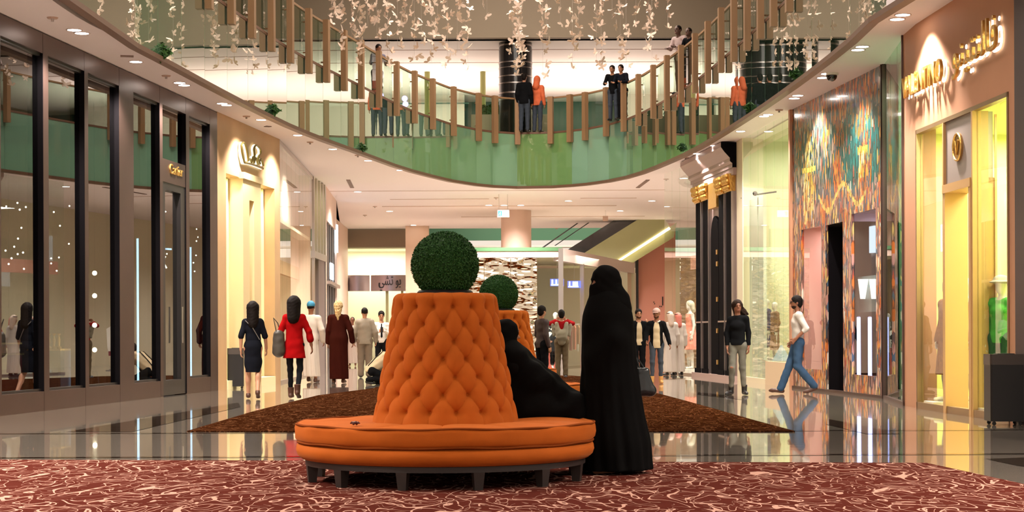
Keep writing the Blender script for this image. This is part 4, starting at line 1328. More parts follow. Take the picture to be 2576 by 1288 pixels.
M_pw = mat('rosy_shop_wall', (.62, .36, .32), .5, var=.1, vs=1.5); M_lil = mat('lilac_shop_wall', (.50, .42, .50), .5)
room(SR3, xl0 - .05, xl1 + .05, zlw + .05, 1.6, M_pw, z0=.36, d0=-.06)
room(SR3, xr0 - .05, xr1 + .55, zrw + .05, 1.8, M_lil, z0=.32, d0=-.06)
seg_light(SR3, (xl0 + xl1) / 2, zlw, -.9, .5, 1.2, 34, (1, .75, .7))
seg_light(SR3, (xr0 + xr1) / 2, zrw, -.9, .5, 1.6, 34, (.95, .85, 1))
for px, lb in ((2160, 'left one of the two bright light posts in the right window of the mosaic shopfront'), (2188, 'right one of the two bright light posts in the right window of the mosaic shopfront')):
    s, z1 = SR3.sz(px, 798, -.16); z0 = SR3.sz(px, 945, -.16)[1]
    post_light(SR3, s, -.16, .34, z1, lb, emis('violet_white_tube', (.38, .45, 1), 3.2), .035, .09)
# white tapered panels in the window, with a glow added to their material
tw = thing('white_display_panel', 'pair of white tapered panels hanging in the right window of the mosaic shopfront', 'display', SR3.pt(SR3.s(2175, -.2), SR3.sz(2175, 700, -.2)[1], -.2))
for (a, b, c, d) in ((2158, 2182, 2164, 2174), (2186, 2206, 2192, 2204)):
    mb = MB(); pts = [SR3.sz(a, 702, -.2), SR3.sz(b, 702, -.2), SR3.sz(d, 752, -.2), SR3.sz(c, 752, -.2)]
    SR3.slab(mb, pts, -.22, -.2); sfc(mb, 'tapered_panel', mat('glowing_white_panel', (.9, .9, .88), .4, emit=(1, 1, .96), es=.8), root=tw)
mb = MB(); SR3.box(mb, SR3.s(2202, -.27), SR3.s(2154, -.27), SR3.sz(2175, 785, -.27)[1] - .0, SR3.sz(2175, 695, -.27)[1], -.30, -.27); sfc(mb, 'backing_board', mat('teal_grey_board', (.16, .22, .22), .4), root=tw)

# --- E: green glass strip
tE = thing('green_glass_shopfront', 'narrow greenish glass bay between the mosaic and the beige stone wall', 'shopfront', (SR4.pt(0, 0).x, SR4.pt(0, 0).y, 0))
for k in range(3):
    mb = MB(); SR4.box(mb, SR4.L * k / 3 + .005, SR4.L * (k + 1) / 3 - .005, .06, CEIL - .02, -.03, -.01); sfc(mb, 'glass_pane', glass_mat('green_tinted_glass', (.62, .80, .68), 1.9), root=tE)
mb = MB(); SR4.box(mb, 0, SR4.L, 0, .06, -.1, .02); SR4.box(mb, SR4.L - .05, SR4.L, 0, CEIL, -.1, .02); SR4.box(mb, 0, .06, 0, CEIL, -.1, .03); sfc(mb, 'frame', M_bronze, root=tE)
room(SR4, .05, SR4.L - .05, CEIL - .05, 1.4, mat('sage_shop_wall', (.30, .38, .27), .5))
seg_light(SR4, SR4.L / 2, 5.6, -.7, .5, 1.5, 90, (.95, 1, .85))

# --- F: beige stone shopfront with gold letters
tF = thing('rosy_stone_shopfront', 'rosy beige stone shopfront with gold letters and a bright yellow interior on the right', 'shopfront', (SR5.pt(0, 0).x, SR5.pt(0, 0).y, 0))
S = SR5.s
s1 = S(2307); s0 = S(2540)
zA = SR5.sz(2307, 322)[1]; zB = SR5.sz(2540, 236)[1]; zo = (zA + zB) / 2
mb = MB()
SR5.box(mb, s0, s1, zo, CEIL, -.07, 0); SR5.box(mb, 0, s0, 0, CEIL, -.07, 0); SR5.box(mb, s1, SR5.L + .02, 0, CEIL, -.07, 0)
sfc(mb, 'stone_wall', M_beige2, root=tF)
mb = MB(); SR55.box(mb, 0, SR55.L, 0, CEIL, -.3, 0); struct('wall_right_pier', mb, M_beige2)
M_fr = mat('bronze_gold_frame', (.34, .22, .12), .35, metal=.6)
mb = MB(); SR5.box(mb, s0, s1, zo - .06, zo, -.08, .015); SR5.box(mb, s0, s0 + .05, 0, zo, -.08, .015); SR5.box(mb, s1 - .05, s1, 0, zo, -.08, .015); SR5.box(mb, s0, s1, 0, .1, -.08, .015)
sfc(mb, 'window_frame', M_fr, root=tF)
a, b = S(2448), S(2378)
zd = SR5.sz(2412, 478)[1]
M_peach = mat('peach_portal', (.62, .37, .16), .45)
mb = MB(); SR5.box(mb, a, b, zd + .04, zo - .06, -.28, -.02); tp = sfc(mb, 'transom_panel', mat('grey_beige_panel', (.36, .30, .28), .35), root=tF)
# round emblem
sc, zc = SR5.sz(2409, 370)
mb = MB(); n0 = Vector((SR5.n.x, SR5.n.y, 0)); c0 = SR5.pt(sc, zc, -.02)
mb.cyl(c0, c0 + n0 * .025, .20, n=28); em = mb.build('emblem_disc', mat('bronze_emblem', (.42, .25, .1), .35, metal=.8), tp)
u_ = Vector((SR5.t.x, SR5.t.y, 0)); mb = MB()
mb.tube([c0 + n0 * .035 + u_ * .08 + Vector((0, 0, .09)), c0 + n0 * .035 + Vector((0, 0, -.10)), c0 + n0 * .035 - u_ * .08 + Vector((0, 0, .09))], .016, 6)
ring = [c0 + n0 * .03 + u_ * .185 * math.cos(t * PI / 14) + Vector((0, 0, .185 * math.sin(t * PI / 14))) for t in range(29)]
mb.tube(ring, .015, 6); mb.build('emblem_letter', M_gold, tp)
mb = MB(); SR5.box(mb, a, a + .10, 0, zd, -.30, .03); SR5.box(mb, b - .10, b, 0, zd, -.30, .03); SR5.box(mb, a, b, zd, zd + .12, -.30, .04); SR5.box(mb, a - .06, a + .0, 0, zo - .06, -.2, .02); SR5.box(mb, b, b + .05, 0, zo - .06, -.2, .02)
sfc(mb, 'door_portal', M_peach, root=tF)
mb = MB(); SR5.box(mb, s0 + .05, a - .06, .1, zo - .06, -.06, -.04); sfc(mb, 'glass_pane', M_glass, root=tF)
mb = MB(); SR5.box(mb, b + .05, s1 - .05, .1, zo - .06, -.06, -.04); sfc(mb, 'glass_pane', M_glass, root=tF)
room(SR5, s0 + .02, s1 + .7, zo + .02, 3.2, M_yg, d0=-.09)
seg_light(SR5, (b + s1) / 2, zo - .05, -1.6, 1.6, 1.4, 165, (1, .97, .66))
seg_light(SR5, (a + s0) / 2, zo - .05, -1.6, 1.6, 1.4, 140, (1, .97, .66))
# peach inner screens
mb = MB(); SR5.box(mb, SR5.s(2503, -.30), a - .02, .02, zo - .10, -.33, -.30); sfc(mb, 'inner_screen', M_peach, root=tF)
# gold letters with halo
def letters(seg, px0, px1, body, pyb, size, wk, label, m=M_gold):
    sA, sB = seg.s(px0), seg.s(px1); sm = (sA + sB) / 2
    z = pyb
    w = abs(sA - sB)
    q = seg.pt(sm, z, .10)
    t = thing('shop_sign', label, 'sign', q)
    me = text_mesh(body, size, .02, m, 'letters', w=w)
    o = bpy.data.objects.new('letters', me); COL.objects.link(o); o.parent = t
    M0 = seg.matrix(sm, z, .10); o.matrix_local = Matrix.Translation(-Vector(q)) @ M0
    me2 = text_mesh(body, size, .006, emis('letter_halo_glow', (1, .96, .78), 2.2), 'halo', w=w * 1.015)
    o2 = bpy.data.objects.new('halo_light', me2); COL.objects.link(o2); o2.parent = t
    M1 = seg.matrix(sm, z - .012, .03); o2.matrix_local = Matrix.Translation(-Vector(q)) @ M1
zl = SR5.sz(2340, 222)[1]
letters(SR5, 2290, 2390, 'VALENTINO', SR5.sz(2340, 224)[1], .46, 1, 'gold capital letters on the rosy stone wall above the yellow windows')
letters(SR5, 2418, 2530, '\uFEEE\uFEE8\uFEF4\uFE98\uFEE8\uFEDF\uFE8E\uFED3', SR5.sz(2475, 146)[1], .62, 1, 'gold Arabic script letters on the rosy stone wall near the right edge')
for px in (2340, 2492):
    spot_light('wall_washer', SR5.pt(S(px), CEIL - .1, .5), SR5.pt(S(px), 4.6, 0), 3, 40, (1, .84, .6), .03)
# dark pier at the right edge of the view
a = S(2566)
mb = MB(); SR5.box(mb, 0, a, 0, CEIL - .01, 0, .06); struct('trim_5', mb, mat('dark_plum_metal', (.05, .03, .04), .4))
# ------------------------------------------------------------------ ceiling fittings
dl_px = [(187, 75), (206, 83), (342, 155), (452, 208), (463, 214), (559, 260), (570, 264), (657, 301), (749, 340), (837, 375), (926, 404), (1007, 428),
         (2271, 37), (2257, 48), (2169, 117), (2158, 125), (2080, 185), (2070, 195), (2007, 240), (1998, 247), (1932, 288), (1922, 292), (1863, 330), (1797, 366), (1750, 386)]
dproto = thing('downlight', 'round downlight in the pink lower ceiling beside the atrium opening', 'downlight', (0, 0, CEIL), group='round downlights around the atrium opening')
MB().lathe([(.125, .0), (.125, -.008), (.105, -.008), (.105, .0)], 24, cap=False).build('trim_ring', mat('pinkish_trim', (.6, .45, .40), .5), dproto)
MB().cyl((0, 0, -.006), (0, 0, -.001), .104, n=24).build('glowing_lens', M_lamp, dproto)
for i, (x, y) in enumerate(dl_px):
    o = dproto if i == 0 else copy_tree(dproto)
    q = G(x, y, CEIL); o.location = (q.x, q.y, CEIL)
for i, (x, y) in enumerate(dl_px):
    q = G(x, y, CEIL)
    if (i % 2 == 0) or i in (7, 9, 11, 23):
        spot_light('downlight_beam', (q.x, q.y, CEIL - .06), (q.x, q.y + .1, 0), 1000 if (i < 6 or 11 < i < 17) else 560, 118, (1, .905, .82), .10)
far = [(980, 531), (1230, 516), (1268, 516), (1310, 516), (1040, 566), (900, 482), (1720, 448), (1560, 530), (1640, 505), (1430, 505)]
fproto = None
for i, (x, y) in enumerate(far):
    q = G(x, y, CEIL)
    if fproto is None:
        fproto = thing('downlight', 'small round downlight in the far lower ceiling beyond the atrium', 'downlight', q, group='small downlights of the far ceiling')
        MB().lathe([(.15, .0), (.15, -.012), (.12, -.012), (.12, .0)], 20, cap=False).build('trim_ring', M_white, fproto)
        MB().cyl((0, 0, -.008), (0, 0, -.001), .119, n=20).build('glowing_lens', M_lamp, fproto)
        o = fproto
    else:
        o = copy_tree(fproto)
    o.location = q
for (x, y) in ((-4.5, 57), (0, 57), (4.0, 57), (-4.5, 64), (0, 63.5), (4, 68), (-4, 72), (0.5, 73), (0, 51.5 + 5), (-5.2, 47), (5, 48)):
    spot_light('far_downlight_beam', (x, y, CEIL - .06), (x, y, 0), 1300, 150, (1, .93, .87), .2, .8)
for y_ in (-3, 1, 5, 9, 13, 17, 21):      # more of the same lights, before the part the photo shows
    for sx in (-1, 1):
        xx = sx * 7.0 + (0.35 if sx > 0 else -.3)
        o = copy_tree(dproto); o.location = (xx, y_, CEIL)
        spot_light('downlight_beam', (xx, y_, CEIL - .06), (xx, y_, 0), 1700, 130, (1, .90, .81), .12)
# detectors, speakers and slots
sp = thing('ceiling_speaker', 'small round speaker or sprinkler cap in the pink lower ceiling', 'ceiling fitting', (0, 0, CEIL), group='small round caps in the lower ceiling')
MB().lathe([(.07, -.02), (.085, 0), (.03, 0)], 16).build('cap', mat('pinkish_grille', (.5, .34, .28), .6), sp)
MB().cyl((0, 0, -.06), (0, 0, -.015), .022, n=8).build('nozzle', M_steel, sp)
caps = [(132, 44), (620, 292), (418, 190), (1960, 276), (1868, 306), (900, 390), (1725, 396), (780, 357), (943, 519), (918, 541), (1400, 574), (1798, 575 - 230), (1676, 450), (1248, 497)]
first = True
for (x, y) in caps:
    q = G(x, y, CEIL)
    o = sp if first else copy_tree(sp); first = False
    o.location = q
M_slot = mat('dark_slot', (.2, .12, .1), .6)
for k, (x0, y0, x1, y1, lb) in enumerate(((876, 452, 886, 472, 'thin dark air slot in the ceiling left of the green atrium front'), (1604, 472, 1630, 452, 'thin dark air slot in the ceiling right of the green atrium front'), (303, 140, 336, 141, 'short dark air slot in the pink ceiling above the bronze shopfront'), (667, 317, 680, 318, 'short dark air slot in the ceiling above the script sign'))):
    a, b = G(x0, y0, CEIL), G(x1, y1, CEIL)
    mb = MB(); d = (b - a).normalized(); n_ = Vector((-d.y, d.x, 0)) * .06
    mb.slab([a + n_, b + n_, b - n_, a - n_], (0, 0, -.015)); tag(mb.build('air_slot', M_slot), lb, 'air vent')
q = G(2092, 184, CEIL)
t = thing('security_camera', 'black dome security camera on the ceiling above the mosaic wall', 'camera', q)
MB().cyl((0, 0, -.04), (0, 0, 0), .12, n=20).build('base', M_white, t); MB().ball((0, 0, -.05), .10, 18).build('dome', M_dark, t, True)
# leafy ornaments along the foot of the green glass
M_leaf = mat('leaf_green', (.035, .11, .015), .6, var=.4, vs=30)
def ornament(px, py, label):
    q0 = edge_at_px(px, edge)
    Y = q0.y - .1; q = P(px, py, Y)
    t_ = Vector((q0.x - q.x, q0.y - q.y, 0))
    rnd = random.Random(px)
    mb = MB()
    R = .17
    for k in range(170):
        # diamond-shaped tuft of small leaves
        u, w = rnd.uniform(-1, 1), rnd.uniform(-1, 1)
        if abs(u) + abs(w) > 1: continue
        c = Vector((u * R * 1.25, rnd.uniform(-.05, .03), w * R))
        d = Vector((rnd.uniform(-1, 1), rnd.uniform(-1, .4), rnd.uniform(-1, 1))).normalized() * .05
        e = d.orthogonal().normalized() * .022
        mb.add([c - d, c + e, c + d, c - e], [(0, 1, 2, 3)])
    t = thing('leafy_ornament', label, 'ornament', q)
    mb.build('foliage', M_leaf, t)
    b = MB(); b.add([(-R * 1.1, .02, 0), (0, .02, R * .9), (R * 1.1, .02, 0), (0, .02, -R * .9), (-R * 1.1, .05, 0), (0, .05, R * .9), (R * 1.1, .05, 0), (0, .05, -R * .9)], [(0, 1, 2, 3), (7, 6, 5, 4), (0, 4, 5, 1), (1, 5, 6, 2), (2, 6, 7, 3), (3, 7, 4, 0)])
    b.build('backing', mat('dark_green_felt', (.015, .06, .015), .9), t)
    c = MB(); c.cyl((0, .05, 0), (q0.x - q.x, q0.y - q.y, 0), .012, n=6); c.build('wire', M_blackm, t)
for px, py, lb in ((405, 131, 'leafy green ornament on the atrium edge above the bronze shopfront'), (684, 277, 'leafy green ornament on the atrium edge above the script sign'), (907, 373, 'leafy green ornament near the bottom left of the green atrium front'), (1720, 370, 'leafy green ornament near the bottom right of the green atrium front'), (1893, 271, 'leafy green ornament on the right atrium edge above the pale glass shopfront'), (2010, 187, 'leafy green ornament on the atrium edge above the mosaic')):
    ornament(px, py, lb)

# ------------------------------------------------------------------ upper storey contents
bc = thing('black_banded_column', 'round black column with shiny bands on the upper floor behind the balustrade', 'column', (P(1297, 200, 56).x, 55.95, FL2))
rc = 42 / F * 55.9
MB().cyl((0, 0, 0), (0, 0, CEIL2 - FL2), rc, n=48).build('shaft', M_dark, bc, True)
for z0, z1 in ((96, 101), (108, 112), (152, 155), (166, 168), (187, 190), (205, 208), (229, 233), (246, 249)):
    a, b = P(1297, z1, 55.4).z - FL2, P(1297, z0, 55.4).z - FL2
    MB().cyl((0, 0, a), (0, 0, b), rc + .012, n=48).build('shiny_band', M_steel, bc, True)
pb = thing('planter_box', 'tan planter box with a clipped green hedge on the upper floor', 'planter', (P(1285, 300, 58.5).x, 57.4, FL2))
MB().bevbox((0, 0, .42), (2.6, .6, .84), .03).build('box', mat('tan_planter', (.50, .36, .24), .5), pb)
mb = MB(); rnd = random.Random(5)
mb.box((-.3, 0, .95), (1.3, .42, .26))
for k in range(1400):
    c = Vector((-.3 + rnd.uniform(-.7, .7), rnd.uniform(-.25, .25), .86 + rnd.uniform(0, .3)))
    d = Vector((rnd.uniform(-1, 1), rnd.uniform(-1, 1), rnd.uniform(-1, 1))).normalized() * .05; e = d.orthogonal().normalized() * .02
    mb.add([c - d, c + e, c + d, c - e], [(0, 1, 2, 3)])
tag(mb.build('hedge', M_leaf, pb), kind='stuff')
# bright shop and dark glass at the back of the upper floor
def upbox(px0, px1, py0, py1, Y, dep, m, nm='wall_upper_shop'):
    a = P(px0, py1, Y); b = P(px1, py0, Y)
    z0 = max(a.z, FL2)
    return struct(nm, MB().box(((a.x + b.x) / 2, Y + dep / 2, (z0 + b.z) / 2), (b.x - a.x, dep, b.z - z0)), m)
upbox(600, 1168, 215, 400, 68, .3, mat('upper_shop_cream', (.85, .76, .66), .6))
upbox(600, 1180, 258, 263, 67.7, .2, M_dkgreen, 'trim_6')
upbox(1560, 2100, 220, 400, 68, .3, mat('upper_shop_pink', (.80, .66, .6), .6))
for k, px in enumerate((1075, 1215)):
    a = P(px, 250, 62)
    struct('column_upper', MB().cyl((a.x, 62, FL2), (a.x, 62, CEIL2), .10, n=12), mat('olive_post', (.30, .30, .10), .4))
# small purple lamps in the left of the upper floor
for k, (x, y) in enumerate(((815, 250), (860, 248), (925, 250), (958, 240), (1018, 248), (1020, 262))):
    q = P(x, y, 64)
    t = thing('purple_lamp', 'small purple lamp glowing on the upper floor at the left', 'lamp', (q.x, q.y, FL2), group='small purple lamps on the upper floor')
    h = q.z - FL2
    MB().ball((0, 0, h), .11, 12).build('globe', emis('purple_glow', (.50, .36, 1), 3), t, True)
    MB().cyl((0, 0, 0.02), (0, 0, h - .09), .012, n=6).cyl((0, 0, 0), (0, 0, .02), .1, n=12).build('stand', M_blackm, t)

# ------------------------------------------------------------------ butterflies hanging on threads
M_bfly = mat('butterfly_paper', (.86, .66, .54), .6)
def butterfly_mesh(fold, nm):
    mb = MB()
    for s in (-1, 1):
        def w(pts):
            out = []
            for x, y in pts:
                out.append((s * x * math.cos(fold), y, x * math.sin(fold)))
            return out
        up = w([(0, .02), (.03, .06), (.09, .095), (.125, .085), (.12, .05), (.09, .015), (.04, -.005), (0, 0)])
        lo = w([(0, 0), (.04, -.01), (.075, -.03), (.085, -.06), (.06, -.085), (.03, -.06), (0, -.02)])
        for q in (up, lo):
            n_ = len(q)
            q2 = [(a, b, c + .003) for a, b, c in q]
            mb.add(q + q2, [tuple(range(n_)), tuple(range(2 * n_ - 1, n_ - 1, -1))] + [(i, (i + 1) % n_, n_ + (i + 1) % n_, n_ + i) for i in range(n_)])
    mb.tube([(0, .07, .004), (0, .04, .006), (0, -.03, .005), (0, -.06, .002)], [.004, .009, .009, .003], 6)
    mb.tube([(0, .06, .005), (.02, .10, .015)], .002, 4); mb.tube([(0, .06, .005), (-.02, .10, .015)], .002, 4)
    return mb.mesh(nm, M_bfly)
bm_ = [butterfly_mesh(f, 'butterfly_wings') for f in (.25, .6, .95)]
rnd = random.Random(12)
strands = []
for px, ye in ((835, 60), (862, 120), (885, 92), (905, 160), (925, 70), (948, 90), (975, 165), (1000, 118), (1020, 60), (1042, 150), (1060, 105), (1085, 155), (1100, 88), (1125, 160), (1150, 132), (1176, 176),
               (1290, 130), (1300, 168), (1312, 150), (1303, 190), (1365, 188), (1375, 108), (1440, 172), (1455, 120), (1500, 160), (1512, 168), (1560, 150), (1575, 165), (1640, 150), (1632, 120), (1680, 70), (1225, 40), (1410, 60), (1600, 60), (1540, 40)):
    strands.append((px, ye))
nb = 0
thr = MB()
for px, ye in strands:
    Y = rnd.uniform(38, 47)
    dense = 1.0 if px < 1180 or 1280 < px < 1320 else 1.35
    zend = P(px, ye, Y).z; ztop = P(px, -14, Y).z
    x0 = P(px, 50, Y).x
    z = zend
    thr.cyl((x0, Y, zend), (x0, Y, 14.2), .0025, n=3, cap=False)
    while z < ztop and nb < 298:
        o = bpy.data.objects.new('hanging_butterfly', bm_[rnd.randrange(3)])
        o.location = (x0 + rnd.uniform(-.10, .10), Y + rnd.uniform(-.08, .08), z)
        o.rotation_euler = (rnd.uniform(0.2, 2.4), rnd.uniform(-.9, .9), rnd.uniform(0, 6.28))
        k = rnd.uniform(.85, 1.2); o.scale = (k, k, k)
        COL.objects.link(o)
        tag(o, 'pale pink paper butterfly hanging on a thread in the atrium', 'butterfly', 'butterflies hanging in the atrium')
        nb += 1
        z += rnd.uniform(.10, .24) * dense
tag(thr.build('hanging_threads', mat('pale_thread', (.6, .5, .45), .6)), 'fine pale threads carrying the paper butterflies', 'threads', kind='stuff')
# ------------------------------------------------------------------ round tufted sofas with topiary
def velvet():
    m = mat('burnt_orange_velvet', (.42, .094, .011), .8, var=.16, vs=5, bump=.12, bs=240, spec=.08)
    b = m.node_tree.nodes['Principled BSDF']
    b.inputs['Sheen Weight'].default_value = .12
    b.inputs['Sheen Roughness'].default_value = .4
    b.inputs['Sheen Tint'].default_value = (1, .55, .25, 1)
    return m
M_velvet = velvet()
M_legw = mat('black_stained_wood', (.02, .014, .012), .45)
NB, Z0R, DZR = 16, 1.347, .1345
def back_r(z): return .572 + (.408 - .572) * (z - .47) / (1.42 - .47)
def tuft(u, z):
    w = (Z0R - z) / DZR
    def pil(x): return np.abs(np.sin(np.pi * x))
    dep = .024
    if w < 0:
        f = pil(u - .5) ** .45
        k = min(1.0, -w / .8)
        base = (pil(u + (0 - 1) / 2) * pil(u - (0 - 1) / 2)) ** .5
        out = dep * ((f * .75 + .25) * k + base * (1 - k) - 1)
    elif w > 6:
        f = pil(u - .5) ** .45
        k = min(1.0, (w - 6) / .8)
        base = (pil(u + 5 / 2) * pil(u - 5 / 2)) ** .5
        out = dep * ((f * .6 + .4) * k + base * (1 - k) - 1)
    else:
        h = (pil(u + (w - 1) / 2) * pil(u - (w - 1) / 2)) ** .5
        out = dep * (h - 1)
    for k in range(7):
        off = 0.0 if k % 2 else .5
        du = (u - off) - np.round(u - off)
        d2 = (du * .185) ** 2 + ((w - k) * DZR) ** 2
        out = out - .052 * np.exp(-(d2 ** .5) / .024)
    return out
def backrest_mesh():
    n = 640
    prof = []
    for z in np.linspace(.40, 1.395, 190): prof.append((back_r(z), z, 1, 0, 1.0))
    for k in range(1, 9):
        a = k / 8 * PI / 2
        prof.append((back_r(1.395) - .062 + .062 * math.cos(a), 1.395 + .062 * math.sin(a), math.cos(a), math.sin(a), 1.0 - .75 * k / 8))
    for r in (.31, .27, .245): prof.append((r, 1.457 - (.0 if r > .25 else .01), 0, 1, .1))
    prof.append((.235, 1.40, -1, 0, 0))
    th = np.arange(n) / n * 2 * PI
    u = th / (2 * PI) * NB
    vs = []
    for r, z, nr, nz_, k in prof:
        d = tuft(u, min(z, 1.40)) * k
        rr = r + d * nr
        zz = z + d * nz_
        vs.append(np.stack([np.sin(th) * rr, -np.cos(th) * rr, np.full(n, 1.0) * zz], 1))
    V = np.concatenate(vs)
    m = len(prof)
    I, K = np.meshgrid(np.arange(m - 1), np.arange(n), indexing='ij')
    K2 = (K + 1) % n
    Q = np.stack([I * n + K, I * n + K2, (I + 1) * n + K2, (I + 1) * n + K], -1).reshape(-1, 4)
    return V, Q
def np_mesh(V, Q, name, m):
    me = bpy.data.meshes.new(name)
    me.vertices.add(len(V)); me.vertices.foreach_set('co', np.asarray(V, np.float32).ravel())
    me.loops.add(len(Q) * 4); me.loops.foreach_set('vertex_index', Q.astype(np.int32).ravel())
    me.polygons.add(len(Q)); me.polygons.foreach_set('loop_start', np.arange(0, len(Q) * 4, 4, dtype=np.int32))
    me.polygons.foreach_set('use_smooth', np.ones(len(Q), bool))
    me.update(calc_edges=True); me.validate(); me.materials.append(m)
    return me
def ring_mesh(prof_fn, n, name, m):     # prof_fn(theta array) -> list of (r array, z array)
    th = np.arange(n) / n * 2 * PI
    rows = prof_fn(th)
    V = np.concatenate([np.stack([np.sin(th) * r, -np.cos(th) * r, z + 0 * th], 1) for r, z in rows])
    mm = len(rows)
    I, K = np.meshgrid(np.arange(mm - 1), np.arange(n), indexing='ij'); K2 = (K + 1) % n
    Q = np.stack([I * n + K, I * n + K2, (I + 1) * n + K2, (I + 1) * n + K], -1).reshape(-1, 4)
    return np_mesh(V, Q, name, m)
def add_obj(name, me, parent):
    o = bpy.data.objects.new(name, me); COL.objects.link(o); o.parent = parent; return o
RS = 1.172
sofa_c = P(1120, 840, 13.75)
sofa = thing('round_sofa', 'large round orange velvet sofa with a tall button-tufted backrest, nearest of the round sofas', 'sofa', (sofa_c.x, 13.75, .014), 0)
V, Q = backrest_mesh()
bk = add_obj('backrest', np_mesh(V, Q, 'backrest', M_velvet), sofa)
NP_ = 12
def seat_top(th):
    s = np.abs(np.sin(th * NP_ / 2)) ** .4
    wob = .004 * np.sin(th * 7 + 1) + .003 * np.sin(th * 17)
    rows = []
    for t in np.linspace(0, 1, 12):
        r = .5 + (RS - .06 - .5) * t
        rows.append((r + 0 * th, .428 + .038 * np.sin(PI * (.12 + .80 * t)) ** .6 * (.45 + .55 * s) + wob * t))
    rows.append((RS - .025 + 0 * th, .452 + wob)); rows.append((RS + wob, .440 + wob))
    rows.append((RS + .006 + wob, .415 + wob)); rows.append((RS + .004 + .006 * np.sin(th * 9), .375 + 0 * th)); rows.append((RS + .002 + wob, .335 + 0 * th)); rows.append((RS - .02 + 0 * th, .312 + .004 * np.sin(th * 5)))
    rows.append((RS - .12 + 0 * th, .305 + 0 * th)); rows.append((.4 + 0 * th, .305 + 0 * th))
    return rows
add_obj('seat_cushion', ring_mesh(seat_top, 480, 'seat_cushion', M_velvet), sofa)
def seat_low(th):
    wob = .005 * np.sin(th * 6 + 2) + .003 * np.sin(th * 19)
    rows = [(.4 + 0 * th, .30 + 0 * th), (RS - .07 + 0 * th, .305 + 0 * th), (RS - .03 + 0 * th, .30 + 0 * th), (RS - .005 + wob, .28 + 0 * th), (RS + .000 + wob, .245 + 0 * th), (RS - .012 + wob, .21 + 0 * th), (RS - .05 + 0 * th, .178 + 0 * th), (RS - .12 + 0 * th, .168 + 0 * th), (.4 + 0 * th, .165 + 0 * th)]
    return rows
add_obj('seat_base', ring_mesh(seat_low, 360, 'seat_base', M_velvet), sofa)
def torus(R, z, r, name, m, n=240, k=8):
    def f(th):
        wob = .0035 * np.sin(th * 6 + 1) + .003 * np.sin(th * 13)
        return [(R + wob + r * math.cos(a), z + wob + r * math.sin(a)) for a in np.linspace(0, 2 * PI, k + 1)]
    return ring_mesh(f, n, name, m)
M_vdark = mat('dark_orange_piping', (.20, .045, .008), .85, spec=.05)
add_obj('piping', torus(RS - .004, .447, .009, 'piping', M_vdark), sofa)
add_obj('piping', torus(RS - .016, .310, .010, 'piping', M_vdark), sofa)
MB().lathe([(.6, .13), (RS - .075, .13), (RS - .075, .172), (.6, .172), (.6, .13)], 96, cap=False).build('base_ring', M_legw, sofa, True)
for k in range(12):
    a = math.radians(15 + 30 * k)
    c = (math.sin(a) * 1.055, -math.cos(a) * 1.055)
    mb = MB(); p0, p1 = [], []
    for (sx, sy) in ((-1, -1), (1, -1), (1, 1), (-1, 1)):
        ca_, sa_ = math.cos(a), math.sin(a)
        def rot(x, y): return (c[0] + x * ca_ - y * sa_, c[1] + x * sa_ + y * ca_)
        p0.append((*rot(sx * .030, sy * .030), 0)); p1.append((*rot(sx * .042, sy * .042), .13))
    mb.hexa(p0 + p1); mb.build('leg', M_legw, sofa)
# buttons: the visible front half as parts, the far half as one
bmesh_btn = MB().ball((0, 0, 0), .014, 10, (1, .45, 1)).mesh('button', M_velvet, True)
backb = MB()
for k in range(7):
    z = Z0R - DZR * k; off = 0.0 if k % 2 else .5
    for j in range(NB):
        u = j + off; th = u / NB * 2 * PI
        r = back_r(z) - .066
        p = (math.sin(th) * r, -math.cos(th) * r, z)
        if math.cos(th) > -.05:
            o = add_obj('button', bmesh_btn, sofa); o.location = p; o.rotation_euler = (0, 0, th)
        else: backb.ball(p, .014, 6)
tag(backb.build('buttons_behind', M_velvet, sofa), kind='stuff')
# small dropped wrapper on the seat
tw_ = thing('crumpled_wrapper', 'small dark crumpled wrapper lying on the left of the large orange sofa seat', 'wrapper', (P(893, 1064, 12.95).x, 12.95, .014 + .472))
mb = MB(); rnd = random.Random(3)
pts = [(-.035 + .012 * i, .012 * math.sin(i * 2.1), .006 + .006 * (i % 2)) for i in range(7)]
mb.tube(pts, [.004, .011, .014, .012, .015, .009, .003], 6); mb.build('foil', mat('dark_brown_foil', (.08, .02, .015), .3), tw_, True)

# topiary ball
def leafy_ball(R, n, seed):
    rnd = random.Random(seed); mb = MB()
    mb.ball((0, 0, 0), R * .93, 32)
    for k in range(n):
        z = rnd.uniform(-1, 1); a = rnd.uniform(0, 2 * PI); q = math.sqrt(1 - z * z)
        nrm = Vector((q * math.cos(a), q * math.sin(a), z))
        c = nrm * (R * rnd.uniform(.94, 1.015))
        d = (nrm * rnd.uniform(.2, 1.1) + Vector((rnd.uniform(-1, 1), rnd.uniform(-1, 1), rnd.uniform(-1, 1)))).normalized()
        e = d.cross(nrm)
        if e.length < .05: continue
        e = e.normalized() * .0055; l = d * rnd.uniform(.009, .014); f = nrm * .003
        mb.add([c - l, c + e + f, c + l, c - e + f], [(0, 1, 2), (0, 2, 3)])
    return mb
M_topi = mat('topiary_green', (.020, .085, .014), .55, var=.5, vs=60, spec=.3)
pt = thing('topiary_ball', 'large clipped green topiary ball on top of the nearest round sofa', 'topiary', (sofa_c.x, 13.75, 1.41))
f_ = leafy_ball(.262, 13000, 2).build('foliage', M_topi, pt); f_.location = (0, 0, P(1120, 667, 13.75).z - 1.41)
tag(f_, kind='stuff')
MB().lathe([(.10, 0), (.215, .005), (.22, .07), (.205, .085), (.10, .085)], 40).build('pot', M_blackm, pt, True)
